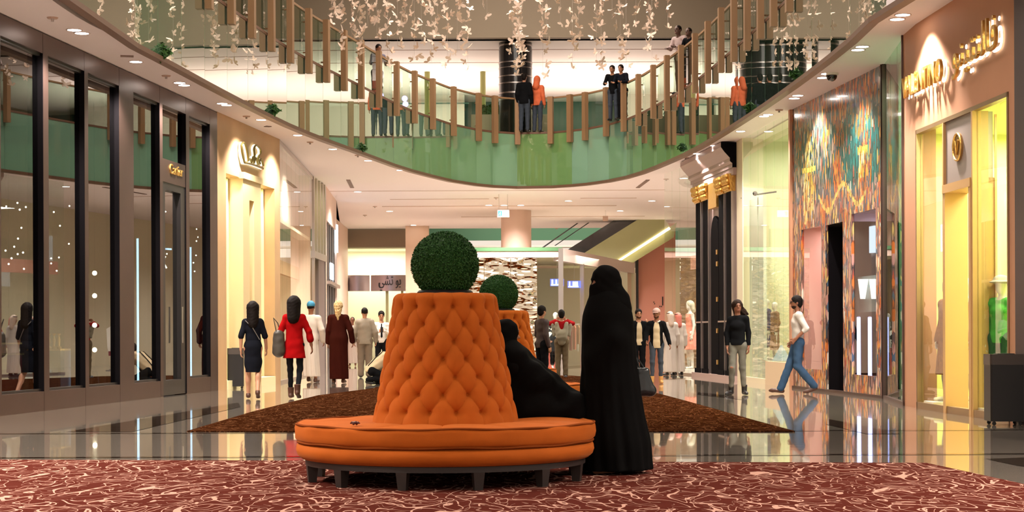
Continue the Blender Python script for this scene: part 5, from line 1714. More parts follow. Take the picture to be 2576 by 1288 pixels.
# farther sofas are copies
S2c = P(1255, 840, 23.9)
s2 = copy_tree(sofa); s2.location = (S2c.x, 23.9, .014); s2['label'] = 'second round orange tufted sofa, behind the nearest one and beside the seated woman'
p2 = copy_tree(pt); p2.location = (S2c.x, 23.9, 1.41); p2['label'] = 'green topiary ball on the second round sofa'
S3 = P(1248, 840, 34.2)
s3 = copy_tree(sofa); s3.location = (S3.x, 34.2, .014); s3['label'] = 'farthest round orange sofa, only its right seat edge showing beyond the second sofa'
p3 = copy_tree(pt); p3.location = (S3.x, 34.2, 1.41); p3['label'] = 'farthest green topiary ball, hidden almost entirely behind the second one'

# ------------------------------------------------------------------ rubbish bins
def bin_(name, label, q, w, d, h, rz):
    t = thing(name, label, 'bin', (q[0], q[1], 0), rz)
    MB().bevbox((0, 0, .05 + (h * .80) / 2), (w, d, h * .80), .02).build('body', mat('black_bin_panel', (.012, .011, .012), .4), t)
    MB().bevbox((0, 0, .05 + h * .80 + h * .075), (w * 1.02, d * 1.02, h * .15), .02).build('lid', mat('smoky_bin_lid', (.12, .10, .09), .18, metal=.6), t)
    MB().box((0, 0, .05 + h * .80 + h * .15 + .004), (w * .5, d * .5, .008)).build('opening', M_blackm, t)
    for sx in (-1, 1):
        for sy in (-1, 1):
            MB().cyl((sx * w * .38, sy * d * .36 - .012, .025), (sx * w * .38, sy * d * .36 + .012, .025), .025, n=12).cyl((sx * w * .38, sy * d * .36, .04), (sx * w * .38, sy * d * .36, .06), .01, n=6).build('caster', M_blackm, t)
q = G(584, 978); bin_('rubbish_bin', 'black rubbish bin on casters by the beige stone wall beside the woman in black', (q.x + .06, q.y + .12), .34, .32, .86, .12)
q = G(2541, 1070); bin_('rubbish_bin', 'black rubbish bin on casters at the right edge, in front of the yellow windows', (q.x - .03, q.y + .14), .42, .40, .87, -.05)
# ------------------------------------------------------------------ people
def v3(*a): return np.array(a, float)
BASE = dict(head=(0, -.005, 1.635), neck=(0, .012, 1.43), chest=(0, 0, 1.28), waist=(0, 0, 1.09), pel=(0, 0, .95),
            shL=(.152, .005, 1.385), elL=(.205, .03, 1.12), wrL=(.225, -.03, .88),
            shR=(-.152, .005, 1.385), elR=(-.205, .03, 1.12), wrR=(-.225, -.03, .88),
            hiL=(.085, 0, .92), knL=(.095, -.01, .50), anL=(.10, .02, .085), toL=(.115, -.15, .03),
            hiR=(-.085, 0, .92), knR=(-.095, -.01, .50), anR=(-.10, .02, .085), toR=(-.115, -.15, .03))
YSQ = ((0, 1, 0), 1.35)
def nz3(amp, ph=0.0, f=1.0):
    return lambda X, Y, Z: amp * (np.sin(X * 31 * f + Z * 9 * f + ph) * np.cos(Z * 23 * f - Y * 19 * f + ph * 2) + .6 * np.sin(Z * 47 * f + X * 13 * f + Y * 29 * f))
def folds(amp, n, zt, zb, c=(0, 0), ph=0.0):
    def f(X, Y, Z):
        th = np.arctan2(Y - c[1], X - c[0])
        k = np.clip((zt - Z) / (zt - zb), 0, 1)
        return amp * k * (np.sin(n * th + ph + 2 * np.sin(Z * 3)) + .5 * np.sin((n * 2 + 1) * th + Z * 5))
    return f
SK_ = dict(fair=(.50, .25, .15), tan=(.38, .17, .09), brown=(.24, .09, .045), dark=(.10, .045, .03))
class Person:
    def __init__(s, label, px=None, py=None, top=None, rz=0.0, pose=None, skin='tan', vox=.0105, H=None, loc=None, cat='person', name='person', fem=False, turn=0.0, nod=0.0, z0=0.0, faceless=False):
        if loc is None:
            q = G(px, py, z0); loc = (q.x, q.y, z0)
            H = P(px, top, q.y).z - z0 if H is None else H
        s.k = H / 1.752
        s.t = thing(name, label, cat, loc, rz)
        s.J = {a: v3(*b) for a, b in BASE.items()}
        if fem:
            for a in ('shL', 'shR', 'elL', 'elR', 'wrL', 'wrR'): s.J[a][0] *= .88
        for a, b in (pose or {}).items(): s.J[a] = v3(*b)
        s.J = {a: b * s.k for a, b in s.J.items()}
        s.vox = vox; s.fem = fem
        s.skin = mat('skin_' + skin, SK_[skin], .5, var=.06, vs=14) if cat == 'person' else mat('mannequin_white', (.78, .72, .66), .3)
        cz, sz_ = math.cos(turn), math.sin(turn)
        cn, sn = math.cos(nod), math.sin(nod)
        s.Rh = np.array([[cz, -sz_, 0], [sz_, cz, 0], [0, 0, 1]]) @ np.array([[1, 0, 0], [0, cn, -sn], [0, sn, cn]])
        s.faceless = faceless
    def hp(s, x, y, z):        # head-local offset -> person space
        return s.J['head'] + s.Rh @ (v3(x, y, z) * s.k * 1.05)
    def r(s, x): return x * s.k
    def hand(s, B, side, spread=None, curl=.5):
        J = s.J; w, e = J['wr' + side], J['el' + side]
        d = (w - e); d = d / np.linalg.norm(d)
        sg = 1 if side == 'L' else -1
        sp = v3(0, -1, 0) if spread is None else v3(*spread)
        sp = sp - d * (sp @ d); sp = sp / (np.linalg.norm(sp) + 1e-9)
        n = np.cross(d, sp); n = n if n[0] * -sg > 0 or abs(n[0]) < .2 else -n      # palm side faces the body
        k = s.k; R = .0105 * k
        for o in (-.022, 0, .022): B.cone(w + d * .01 * k + sp * o * k * .7, w + d * .085 * k + sp * o * k, .014 * k, .012 * k, k=.012)
        for o, L in ((-.030, .058), (-.010, .072), (.010, .078), (.030, .068)):
            a = w + d * .085 * k + sp * o * k
            b = a + (d * math.cos(curl * .6) + n * math.sin(curl * .6)) * L * .5 * k
            c = b + (d * math.cos(curl * 1.7) + n * math.sin(curl * 1.7)) * L * .5 * k
            B.cone(a, b, R, R * .95, k=.006); B.cone(b, c, R * .95, R * .82, k=.006)
        a = w + d * .025 * k + sp * .022 * k; b = w + d * .055 * k + sp * .050 * k + n * .012 * k; c = w + d * .085 * k + sp * .055 * k + n * .022 * k
        B.cone(a, b, R * 1.15, R, k=.01); B.cone(b, c, R, R * .85, k=.008)
    def body(s, legs=True, arms=True, spreadL=None, spreadR=None, curl=.5, lowtorso=True):
        J, r = s.J, s.r
        B = Blob(s.vox, .03 * s.k)
        h = s.hp
        RR = s.Rh
        B.ell(h(0, .008, .025), (r(.079), r(.098), r(.097)), rot=RR)
        B.ell(h(0, -.018, -.045), (r(.059), r(.071), r(.071)), rot=RR)
        if not s.faceless:
            B.cone(h(0, -.088, .01), h(0, -.104, -.02), r(.009), r(.013), k=.012)        # nose
            B.ell(h(0, -.078, -.068), (r(.022), r(.014), r(.009)), k=.01, rot=RR)           # lips
            B.cone(h(-.03, -.080, .028), h(.03, -.080, .028), r(.010), k=.015)              # brow
            for sg in (-1, 1): B.ell(h(sg * .074, .01, -.01), (r(.010), r(.018), r(.028)), k=.01, rot=RR)
        B.cone(J['neck'] - v3(0, 0, r(.03)), h(0, .015, -.06), r(.054), r(.048))
        B.cone(J['chest'], J['waist'], r(.125), r(.112), YSQ)
        if lowtorso: B.cone(J['waist'], J['pel'], r(.112), r(.125), YSQ)
        B.cone(J['shL'], J['shR'], r(.045)); B.cone(J['neck'], J['chest'], r(.06), r(.11), YSQ)
        for sd in 'LR': B.cone(J['neck'] - v3(0, 0, r(.005)), J['sh' + sd], r(.045), r(.045))
        if lowtorso: B.cone(J['hiL'], J['hiR'], r(.085))
        if arms:
            for sd, sp in (('L', spreadL), ('R', spreadR)):
                B.chain([J['sh' + sd], J['el' + sd], J['wr' + sd]], [r(.048), r(.037), r(.026)], k=.02)
                s.hand(B, sd, sp, curl)
        if legs:
            for sd in 'LR':
                B.chain([J['hi' + sd], J['kn' + sd], J['an' + sd]], [r(.080), r(.052), r(.036)], k=.02)
                c = J['kn' + sd] * .62 + J['an' + sd] * .38; B.ell(c + v3(0, r(.012), 0), (r(.050), r(.052), r(.10)), k=.02)
                B.cone(J['an' + sd] - v3(0, 0, r(.045)), J['to' + sd], r(.032), r(.026), k=.02)
        o = B.build('body', s.skin, s.t); s.bodyo = o
        return s
    def face(s, beard=None, glasses=False, mouth=True):
        h, r = s.hp, s.r
        M_eye = mat('dark_eye', (.02, .012, .01), .25)
        for sg in (-1, 1):
            c = h(sg * .031, -.083, .008)
            MB().ball(c, r(.0085), 10, (1.3, 1, .8)).build('eye', M_eye, s.t, True)
            MB().tube([h(sg * .015, -.093, .030), h(sg * .033, -.092, .035), h(sg * .050, -.080, .028)], [r(.003), r(.004), r(.002)], 6).build('eyebrow', M_eye, s.t)
        if mouth: MB().tube([h(-.022, -.088, -.068), h(0, -.094, -.066), h(.022, -.088, -.068)], [r(.003), r(.006), r(.003)], 6).build('mouth', mat('lip_red', (.35, .10, .08), .4), s.t, True)
        if beard:
            B = Blob(s.vox * .8, .02)
            B.ell(h(0, -.018, -.060), (r(.0605), r(.069), r(.057)), rot=s.Rh)
            B.sub(h(0, -.10, -.035), (r(.040), r(.05), r(.034))); B.cut((0, 0, 1), h(0, 0, -.030)[2])
            B.build('beard', beard, s.t)
        if glasses:
            mb = MB()
            for sg in (-1, 1):
                ring = [h(sg * .033 + .020 * math.cos(a), -.100, .008 + .013 * math.sin(a)) for a in np.linspace(0, 2 * PI, 13)]
                mb.tube(ring, r(.002), 6); mb.tube([h(sg * .055, -.098, .012), h(sg * .078, .0, .012)], r(.0028), 6)
            mb.tube([h(-.011, -.101, .01), h(.011, -.101, .01)], r(.003), 6)
            mb.build('glasses', M_blackm, s.t)
        return s
    def hair(s, style, m, **kw):
        h, r = s.hp, s.r; J = s.J
        B = Blob(s.vox, .02)
        if style == 'short':
            B.ell(h(0, .014, .036), (r(.088), r(.105), r(.098)), rot=s.Rh)
            B.ell(h(0, .045, -.02), (r(.074), r(.068), r(.08)), rot=s.Rh)
            B.sub(h(0, -.105, -.025), (r(.075), r(.085), r(.085)))
            n = s.Rh @ v3(0, -.9, -.45)
            B.cut(n, float(n @ h(0, -.035, -.055)))
        elif style == 'buzz':
            B.ell(h(0, .014, .030), (r(.083), r(.099), r(.095)), rot=s.Rh)
            B.sub(h(0, -.11, -.02), (r(.075), r(.08), r(.08)))
            n = s.Rh @ v3(0, -.9, -.45); B.cut(n, float(n @ h(0, -.03, -.05)))
        elif style == 'long':
            L = kw.get('len', .30); w = kw.get('w', .09); sw = kw.get('sway', (0, 0))
            B.ell(h(0, .014, .033), (r(.092), r(.108), r(.102)), rot=s.Rh)
            B.cone(h(0, .045, .0), h(sw[0], .085 + sw[1], -L), r(w), r(w * .85), k=.05)
            for sg in (-1, 1): B.cone(h(sg * .065, .025, .03), h(sg * .075 + sw[0], .05 + sw[1], -L * .85), r(.036), r(.03), k=.04)
            B.sub(h(0, -.105, -.03), (r(.060), r(.085), r(.098)))
        o = B.build('hair', m, s.t, nz3(.0018, kw.get('ph', 0), 2.6)); return s
    def top(s, m, hem=.86, sleeve=1.0, fit=.022, flare=0.0, name='top', cuff=None, neck=True, open_front=None, ph=0., collar=False, wide=1.0):
        J, r, k = s.J, s.r, s.k
        B = Blob(s.vox, .045 * k)
        fit = fit * .75
        B.cone(J['shL'] * .96 + J['shR'] * .04, J['shR'] * .96 + J['shL'] * .04, r(.044 + fit), k=.05)
        for sd in 'LR': B.cone(J['neck'] - v3(0, 0, r(.012)), J['sh' + sd], r(.044 + fit * .7), r(.046 + fit), k=.04)
        B.cone(J['chest'], J['waist'], r(.128 + fit) * wide, r(.115 + fit) * wide, YSQ)
        B.cone(J['neck'] - v3(0, 0, r(.06)), J['chest'], r(.09 + fit), r(.125 + fit), YSQ)
        up = J['waist'] - J['pel']
        hemc = J['pel'] + up * ((hem - .95) / .14) if s.__dict__.get('lean', True) else J['pel']
        B.cone(J['waist'], hemc, r(.118 + fit) * wide, r(.130 + fit + flare) * wide, YSQ)
        if hem < .93: B.cone((J['hiL'] + J['pel']) / 2, (J['hiR'] + J['pel']) / 2, r(.095 + fit))
        for sd in 'LR':
            a, b, c = J['sh' + sd], J['el' + sd], J['wr' + sd]
            if sleeve <= .5:
                e = a + (b - a) * (sleeve * 2); B.cone(a, e, r(.047 + fit), r(.043 + fit), k=.022)
            else:
                B.cone(a, b, r(.047 + fit), r(.037 + fit), k=.022)
                e = b + (c - b) * min(1, (sleeve - .5) * 2); B.cone(b, e, r(.037 + fit), r(.028 + fit * .8 + (cuff or 0)), k=.015)
        if s.fem: B.ell(J['chest'] + v3(0, -r(.07), r(.0)), (r(.12), r(.07), r(.07)), k=.05)
        n = up / np.linalg.norm(up)
        B.cut(-n, float(-n @ hemc))
        if neck: B.sub(J['neck'] + v3(0, -r(.03), r(.05)), (r(.075), r(.09), r(.06)))
        if open_front is not None:
            wd = open_front; c = J['waist'] + v3(0, -r(.19), r(-.15)); B.sub(c, (r(wd), r(.17), r(1.0)))
        o = B.build(name, m, s.t, nz3(.0026 * k, ph)); return s
    def pants(s, m, fit=.014, name='trousers', low=0.0, ph=1.0, hemw=.0):
        J, r = s.J, s.r; B = Blob(s.vox, .03)
        B.cone(J['waist'] * .35 + J['pel'] * .65, J['pel'], r(.112 + fit), r(.125 + fit), YSQ)
        B.cone(J['hiL'], J['hiR'], r(.090 + fit))
        for sd in 'LR':
            a, b, c = J['hi' + sd], J['kn' + sd], J['an' + sd]
            e = c + (b - c) * low
            B.chain([a, b, e], [r(.084 + fit), r(.056 + fit), r(.044 + fit + hemw)], k=.025)
        B.build(name, m, s.t, nz3(.0035, ph)); return s
    def shoes(s, m, boot=0.0, name='shoe', heel=False):
        J, r = s.J, s.r
        for sd in 'LR':
            B = Blob(min(s.vox, .009), .025)
            a, t = J['an' + sd], J['to' + sd]
            d = t - a; d[2] = 0; d = d / (np.linalg.norm(d) + 1e-9)
            he = a - v3(0, 0, r(.048)) - d * r(.03)
            B.cone(he, t + v3(0, 0, r(.006)), r(.038), r(.034)); B.cone(t, t + d * r(.045), r(.033), r(.024))
            B.cone(a - v3(0, 0, r(.03)), a + v3(0, 0, r(boot)), r(.048 if boot else .042), r(.056 if boot else .040))
            zmin = min(he[2] - r(.038), t[2] - r(.03))
            B.cutz(max(zmin + r(.008), 0.003) if t[2] < r(.06) else zmin)
            if boot: B.cutz(a[2] + r(boot), True)
            else: B.cutz(a[2] + r(.005), True)
            B.build(name, m, s.t)
        return s
    def robe(s, m, hem=.06, w0=.15, w1=.24, sleeve=1.0, fit=.03, name='robe', nf=7, amp=.012, dep=.8, hemc=(0, 0), ph=0.0, cuff=.03):
        J, r, k = s.J, s.r, s.k
        B = Blob(s.vox, .05)
        fit = fit * .7
        B.cone(J['shL'], J['shR'], r(.045 + fit), k=.05)
        for sd in 'LR': B.cone(J['neck'] - v3(0, 0, r(.012)), J['sh' + sd], r(.044 + fit * .7), r(.046 + fit), k=.04)
        B.cone(J['neck'] - v3(0, 0, r(.06)), J['chest'], r(.085 + fit), r(.13 + fit), YSQ)
        B.cone(J['chest'], J['pel'], r(.13 + fit), r(w0 + .01), ((0, 1, 0), 1.25))
        hc = v3(hemc[0], hemc[1], hem) * k
        B.cone(J['pel'], hc + v3(0, 0, r(.02)), r(w0 + .01), r(w1), ((0, 1, 0), 1 / dep), k=.06)
        for sd in 'LR':
            a, b, c = J['sh' + sd], J['el' + sd], J['wr' + sd]
            B.cone(a, b, r(.050 + fit), r(.045 + fit), k=.03)
            if sleeve > .5: B.cone(b, b + (c - b) * min(1, (sleeve - .5) * 2), r(.045 + fit), r(.036 + fit + cuff), k=.02)
        B.cutz(hem * k)
        B.sub(J['neck'] + v3(0, -r(.02), r(.07)), (r(.07), r(.08), r(.05)))
        B.build(name, m, s.t, folds(amp, nf, J['chest'][2], hem * k, (0, 0), ph)); return s

M_hairb = mat('black_hair', (.008, .005, .004), .7, spec=.12)
M_hairn = mat('dark_brown_hair', (.020, .009, .005), .7, spec=.15)
M_black = mat('black_cloth', (.006, .006, .007), .9, spec=.05)
M_navy = mat('blue_black_cloth', (.008, .009, .014), .9, spec=.05)
M_redc = mat('red_cloth', (.33, .004, .005), .85, var=.1, vs=8, spec=.04)
M_whitec = mat('white_cloth', (.60, .52, .46), .9, var=.04, vs=6, spec=.05)
M_creamc = mat('cream_cloth', (.55, .43, .28), .9, spec=.05)
M_greyc = mat('grey_knit', (.23, .19, .145), .95, var=.08, vs=20, spec=.05)
M_jean = mat('blue_denim', (.036, .072, .13), .9, var=.3, vs=7, spec=.05)
M_djean = mat('dark_denim', (.03, .04, .06), .8, var=.2, vs=7)
M_gjean = mat('grey_denim', (.15, .14, .115), .9, var=.3, vs=8, spec=.05)
M_bleath = mat('brown_leather', (.07, .022, .010), .5)
M_khaki = mat('khaki_cloth', (.13, .095, .055), .9, spec=.05)

walk_back = dict(knL=(.09, -.10, .50), anL=(.09, -.16, .10), toL=(.10, -.32, .04), knR=(-.09, -.02, .50), anR=(-.085, .20, .16), toR=(-.09, .08, .04),
                 elL=(.21, .06, 1.13), wrL=(.215, .02, .89), elR=(-.215, -.02, 1.13), wrR=(-.235, -.12, .91))

# 1 woman in the black dress
p = Person('woman seen from behind with long black hair, short-sleeved black knee-length dress and bare legs', 637, 1004, 759, PI + .12, walk_back, 'fair', .0095, fem=True)
p.body(); p.hair('long', M_hairb, len=.27, w=.098)
J, r = p.J, p.r
p.top(M_navy, hem=.86, sleeve=.5, fit=.014, name='dress_top')
B = Blob(.0095, .05); B.cone(J['waist'], J['pel'], r(.125), r(.150), YSQ); B.cone(J['pel'] - v3(0, 0, r(.02)), v3(0, -.02, .66) * p.k, r(.158), r(.150), ((0, 1, 0), 1.2)); B.cone(v3(0, -.02, .66) * p.k, v3(0, -.01, .46) * p.k, r(.150), r(.128), ((0, 1, 0), 1.15)); B.cutz(r(.485))
B.build('dress_skirt', M_navy, p.t, nz3(.002)); p.shoes(M_bleath)
MB().tube([J['shL'] + v3(0, r(.085), r(.03)), J['chest'] + v3(0, r(.125), 0), J['waist'] + v3(-r(.12), r(.09), -r(.02))], r(.008), 6).build('bag_strap', mat('grey_strap', (.18, .16, .15), .5), p.t)

# 2 woman in the red jacket
pose2 = dict(walk_back); pose2.update(elL=(.24, .04, 1.13), wrL=(.25, -.10, .97), elR=(-.25, .0, 1.15), wrR=(-.29, -.02, .92))
p = Person('woman seen from behind with a red jacket, black leggings and a dark shoulder bag', 741, 1004, 746, PI - .05, pose2, 'brown', .0095, fem=True)
p.body(legs=False); p.hair('long', M_hairb, len=.24, w=.118)
p.top(M_redc, hem=.70, sleeve=.78, fit=.022, flare=.05, name='jacket', cuff=.02); p.pants(mat('charcoal_leggings', (.012, .012, .014), .9, spec=.05), fit=-.006, name='leggings'); p.shoes(M_bleath, boot=.10, name='boot')
bag = thing('shoulder_bag', 'dark olive grey bag hanging at the left side of the woman in the red jacket', 'bag', p.t.location + Vector((-.27, -.06, 1.02)), PI)
B = Blob(.010, .03)
B.cone((-.03, 0, -.17), (-.03, 0, .13), .085, .07); B.cone((.03, 0, -.17), (.03, 0, .13), .085, .07); B.cone((0, 0, -.17), (0, 0, .13), .10, .085)
B.build('bag_body', mat('olive_grey_leather', (.055, .045, .035), .5), bag, nz3(.003)); MB().tube([(-.03, -.05, .15), (.02, -.02, .34), (.09, .02, .43), (.06, .05, .30), (.03, .05, .15)], .010, 6).build('strap', mat('olive_grey_leather'), bag, True)

# 3 man in white robe and blue cap
p = Person('man in white robe and blue cap, half hidden behind the woman in the red jacket', 783, 962, 759, PI - .1, dict(knL=(.08, -.08, .5), anL=(.08, -.10, .1), toL=(.09, -.25, .04), elR=(-.24, .03, 1.14), wrR=(-.26, -.05, .92)), 'brown', .0115)
p.body(legs=True); p.robe(M_whitec, hem=.13, w0=.15, w1=.185, name='white_robe', cuff=.01); p.shoes(M_bleath)
B = Blob(.009, .02); B.ell(p.hp(0, .012, .045), (p.r(.090), p.r(.108), p.r(.094))); B.cutz(p.hp(0, 0, .015)[2]); B.build('cap', mat('blue_cap', (.03, .20, .34), .7, var=.3, vs=30), p.t)
p.hair('buzz', M_hairb)

# 4 man in the brown robe
p = Person('man seen from behind in a dark brown floor-length robe and patterned yellow and white headcloth', 852, 964, 757, PI, dict(elR=(-.26, .03, 1.13), wrR=(-.29, -.06, .90)), 'brown', .0105)
p.body(); p.robe(mat('dark_brown_robe', (.032, .006, .004), .95, var=.2, vs=5, spec=.02), hem=.09, w0=.185, w1=.20, fit=.030, cuff=.0, name='brown_robe', nf=5, amp=.010); p.shoes(M_bleath)
B = Blob(.010, .03); h = p.hp
B.ell(h(0, .01, .035), (p.r(.092), p.r(.108), p.r(.095))); B.cone(h(0, .04, 0), h(0, .07, -.16), p.r(.095), p.r(.06)); B.cone(h(0, .08, -.12), h(0, .10, -.30), p.r(.05), p.r(.012)); B.sub(h(0, -.12, -.04), (p.r(.06), p.r(.08), p.r(.08)))
mk = mat('patterned_headcloth', (.62, .50, .30), .9, spec=.05); g = N(mk); bb = mk.node_tree.nodes['Principled BSDF']; tc = g.n('ShaderNodeTexCoord'); vo = g.n('ShaderNodeTexVoronoi'); vo.inputs['Scale'].default_value = 34; g.l(tc.outputs['Object'], vo.inputs['Vector']); g.l(g.mix(g.math('GREATER_THAN', vo.outputs['Distance'], .45), (.66, .52, .30), (.42, .26, .12)), bb.inputs['Base Color'])
B.build('headcloth', mk, p.t, nz3(.004, 1, 2))

# 5 tiny white robed figure, 6 grey sweater, 7 phone man
p = Person('small distant man in a white robe facing the camera, left of the grey sweater', 887, 921, 798, 0, {}, 'brown', .013)
p.body(legs=True); p.robe(M_whitec, hem=.10, w0=.15, w1=.18, name='white_robe', cuff=.0); p.hair('buzz', M_hairb); p.face()
p = Person('heavy man seen from behind in a grey knitted sweater and grey trousers', 918, 950, 774, PI, dict(elL=(.26, .03, 1.14), wrL=(.27, -.05, .92), elR=(-.26, .03, 1.14), wrR=(-.27, -.05, .92)), 'tan', .011)
p.body(legs=False); p.hair('buzz', M_hairb); p.top(M_greyc, hem=.84, fit=.05, wide=1.16, name='sweater'); p.pants(mat('grey_trousers', (.15, .115, .085), .9, spec=.05), fit=.03); p.shoes(M_blackm)
p = Person('man in white shirt and tie looking at a phone, beside the large sofa backrest', 960, 946, 783, .1, dict(elL=(.21, -.02, 1.14), wrL=(.06, -.24, 1.22), elR=(-.21, -.02, 1.14), wrR=(-.08, -.23, 1.20)), 'tan', .010, nod=.25)
p.body(legs=False, spreadL=(0, 0, 1), spreadR=(0, 0, 1), curl=.9); p.hair('short', M_hairb); p.face(); p.top(mat('white_shirt', (.62, .56, .50), .8, spec=.05), hem=.90, fit=.016, name='shirt'); p.pants(M_black); p.shoes(M_blackm)
J = p.J; MB().slab([tuple(J['chest'] + v3(x, -p.r(.155), z)) for x, z in ((-.015, .14), (.015, .14), (.028, -.22), (0, -.26), (-.028, -.22))], (0, .008, 0)).build('tie', M_black, p.t)
ph = thing('mobile_phone', 'dark mobile phone held by the man in the white shirt and tie', 'phone', p.t.matrix_basis @ Vector((0.0, -.34 * p.k, 1.25 * p.k)), .1); MB().bevbox((0, 0, 0), (.075, .010, .15), .004).build('case', M_dark, ph)

# 8 crouching man
pose8 = dict(pel=(0, 0, .34), waist=(0, -.14, .48), chest=(0, -.30, .62), neck=(0, -.42, .73), head=(0, -.52, .86), shL=(.17, -.38, .70), shR=(-.17, -.38, .70),
             elL=(.20, -.50, .50), wrL=(.12, -.70, .48), elR=(-.20, -.50, .50), wrR=(-.12, -.70, .48),
             hiL=(.09, 0, .32), knL=(.14, -.40, .46), anL=(.13, -.12, .09), toL=(.14, -.28, .03), hiR=(-.09, 0, .32), knR=(-.15, -.32, .16), anR=(-.12, .10, .12), toR=(-.13, .0, .035))
p = Person('crouching man in a cream shirt with dark braces and dark trousers, beside the large sofa', 936, 968, None, PI / 2 + .15, pose8, 'tan', .0105, H=1.74)
p.body(legs=False); p.hair('short', M_hairb)
J, r = p.J, p.r
B = Blob(.0105, .05); B.cone(J['chest'], J['waist'], r(.16), r(.15)); B.cone(J['waist'], J['pel'], r(.15), r(.16)); B.cone(J['shL'], J['shR'], r(.075))
for sd in 'LR': B.chain([J['sh' + sd], J['el' + sd]], [r(.075), r(.062)])
B.cutz(r(.30)); B.build('shirt', M_creamc, p.t, nz3(.005)); p.pants(M_black, fit=.016); p.shoes(M_blackm)
for sg in (-1, 1): MB().tube([J['pel'] + v3(sg * r(.09), r(.10), r(.10)), J['waist'] + v3(sg * r(.09), r(.075), r(.135)), J['chest'] + v3(sg * r(.08), r(.05), r(.155)), J['neck'] + v3(sg * r(.08), r(.0), r(.04))], r(.011), 6).build('brace', M_black, p.t)

# 11 dark jacket man, 12 hoodie
p = Person('man in a dark jacket and black trousers seen from the side, beyond the second sofa', 1364, 972, 770, PI - 1.0, dict(elL=(.22, -.02, 1.13), wrL=(.16, -.20, 1.02)), 'tan', .0105, turn=.2)
p.body(legs=False); p.hair('short', M_hairb); p.face(); p.top(mat('dark_plum_jacket', (.035, .016, .014), .7, var=.2, vs=6), hem=.84, fit=.032, name='jacket', neck=False); p.pants(M_black, fit=.02); p.shoes(M_blackm)
pose12 = dict(elL=(.30, -.10, 1.40), wrL=(.13, -.22, 1.50), elR=(-.30, -.10, 1.40), wrR=(-.13, -.22, 1.50), shL=(.17, 0, 1.42), shR=(-.17, 0, 1.42))
p = Person('person seen from behind in red top and draped grey jacket, both arms raised', 1413, 950, 780, PI, pose12, 'tan', .0105)
p.body(legs=False, spreadL=(0, 0, 1), spreadR=(0, 0, 1)); p.hair('short', M_hairb); p.top(mat('deep_red_cloth', (.28, .008, .010), .9, spec=.05), hem=.86, fit=.022, sleeve=.9, name='red_top'); p.pants(M_khaki, fit=.02); p.shoes(mat('grey_shoe', (.12, .12, .13), .6))
J, r = p.J, p.r
B = Blob(.0105, .05); B.cone(v3(.13, .09, 1.40) * p.k, v3(.06, .15, 1.05) * p.k, r(.05), r(.09)); B.cone(v3(-.13, .09, 1.40) * p.k, v3(-.06, .15, 1.05) * p.k, r(.05), r(.09)); B.cone(v3(0, .13, 1.12) * p.k, v3(0, .13, .93) * p.k, r(.13), r(.10), YSQ); B.cone(v3(.22, .02, 1.36) * p.k, v3(.20, .08, 1.10) * p.k, r(.05), r(.04)); B.cone(v3(-.22, .02, 1.36) * p.k, v3(-.20, .08, 1.10) * p.k, r(.05), r(.04))
B.sub(v3(0, .2, 1.40) * p.k, (r(.085), r(.16), r(.17))); B.build('draped_jacket', mat('grey_olive_cloth', (.22, .19, .13), .85), p.t, nz3(.003, 2, 1.2))

# 13 and 14, the two men talking
p = Person('smiling man in a black jacket over a white shirt, half hidden behind the veiled woman', 1607, 956, 778, .15, dict(elL=(.24, -.10, 1.16), wrL=(.17, -.28, 1.38)), 'tan', .0105)
p.body(legs=False, spreadL=(0, 0, 1)); p.hair('short', M_hairb); p.face(beard=mat('soft_brown_beard', (.06, .028, .016), .8, spec=.1)); p.top(M_creamc, hem=.86, fit=.012, name='shirt', sleeve=.4); p.top(M_black, hem=.84, fit=.028, name='jacket', open_front=.09); p.pants(M_black); p.shoes(M_blackm)
p = Person('bearded man in a pinkish cap, black open jacket, cream shirt, dark jeans and tan boots', 1652, 965, 776, -.05, dict(elL=(.25, .02, 1.14), wrL=(.30, -.06, .93), elR=(-.24, -.02, 1.15), wrR=(-.24, -.16, 1.0), knR=(-.10, -.08, .50), anR=(-.11, -.06, .09), toR=(-.14, -.22, .03)), 'brown', .0095, turn=-.25, nod=.12)
p.body(legs=False); p.face(beard=mat('soft_brown_beard', (.06, .028, .016), .8, spec=.1)); p.top(M_creamc, hem=.83, fit=.014, name='shirt', sleeve=.4); p.top(M_black, hem=.88, fit=.03, name='jacket', open_front=.10); p.pants(M_djean, fit=.002, low=.22); p.shoes(mat('tan_suede', (.52, .26, .08), .8), boot=.09, name='boot')
B = Blob(.009, .02); h = p.hp; B.ell(h(0, .008, .040), (p.r(.092), p.r(.108), p.r(.092)), rot=p.Rh); n = p.Rh @ v3(0, .0, -1); B.cut(n, float(n @ h(0, 0, .025))); B.build('cap', mat('pinkish_cap', (.42, .27, .24), .8), p.t)
MB().slab([tuple(h(x, y, .03)) for x, y in ((-.065, -.075), (-.055, -.14), (-.025, -.165), (.025, -.165), (.055, -.14), (.065, -.075))], (0, 0, .008)).build('cap_peak', mat('pinkish_cap'), p.t)
MB().tube([p.J['neck'] + v3(p.r(.02), -p.r(.11), p.r(.0)), p.J['neck'] + v3(p.r(.08), -p.r(.05), p.r(.03)), p.J['neck'] + v3(p.r(.06), p.r(.05), p.r(.04))], p.r(.014), 6).build('collar', mat('white_shirt'), p.t, True)

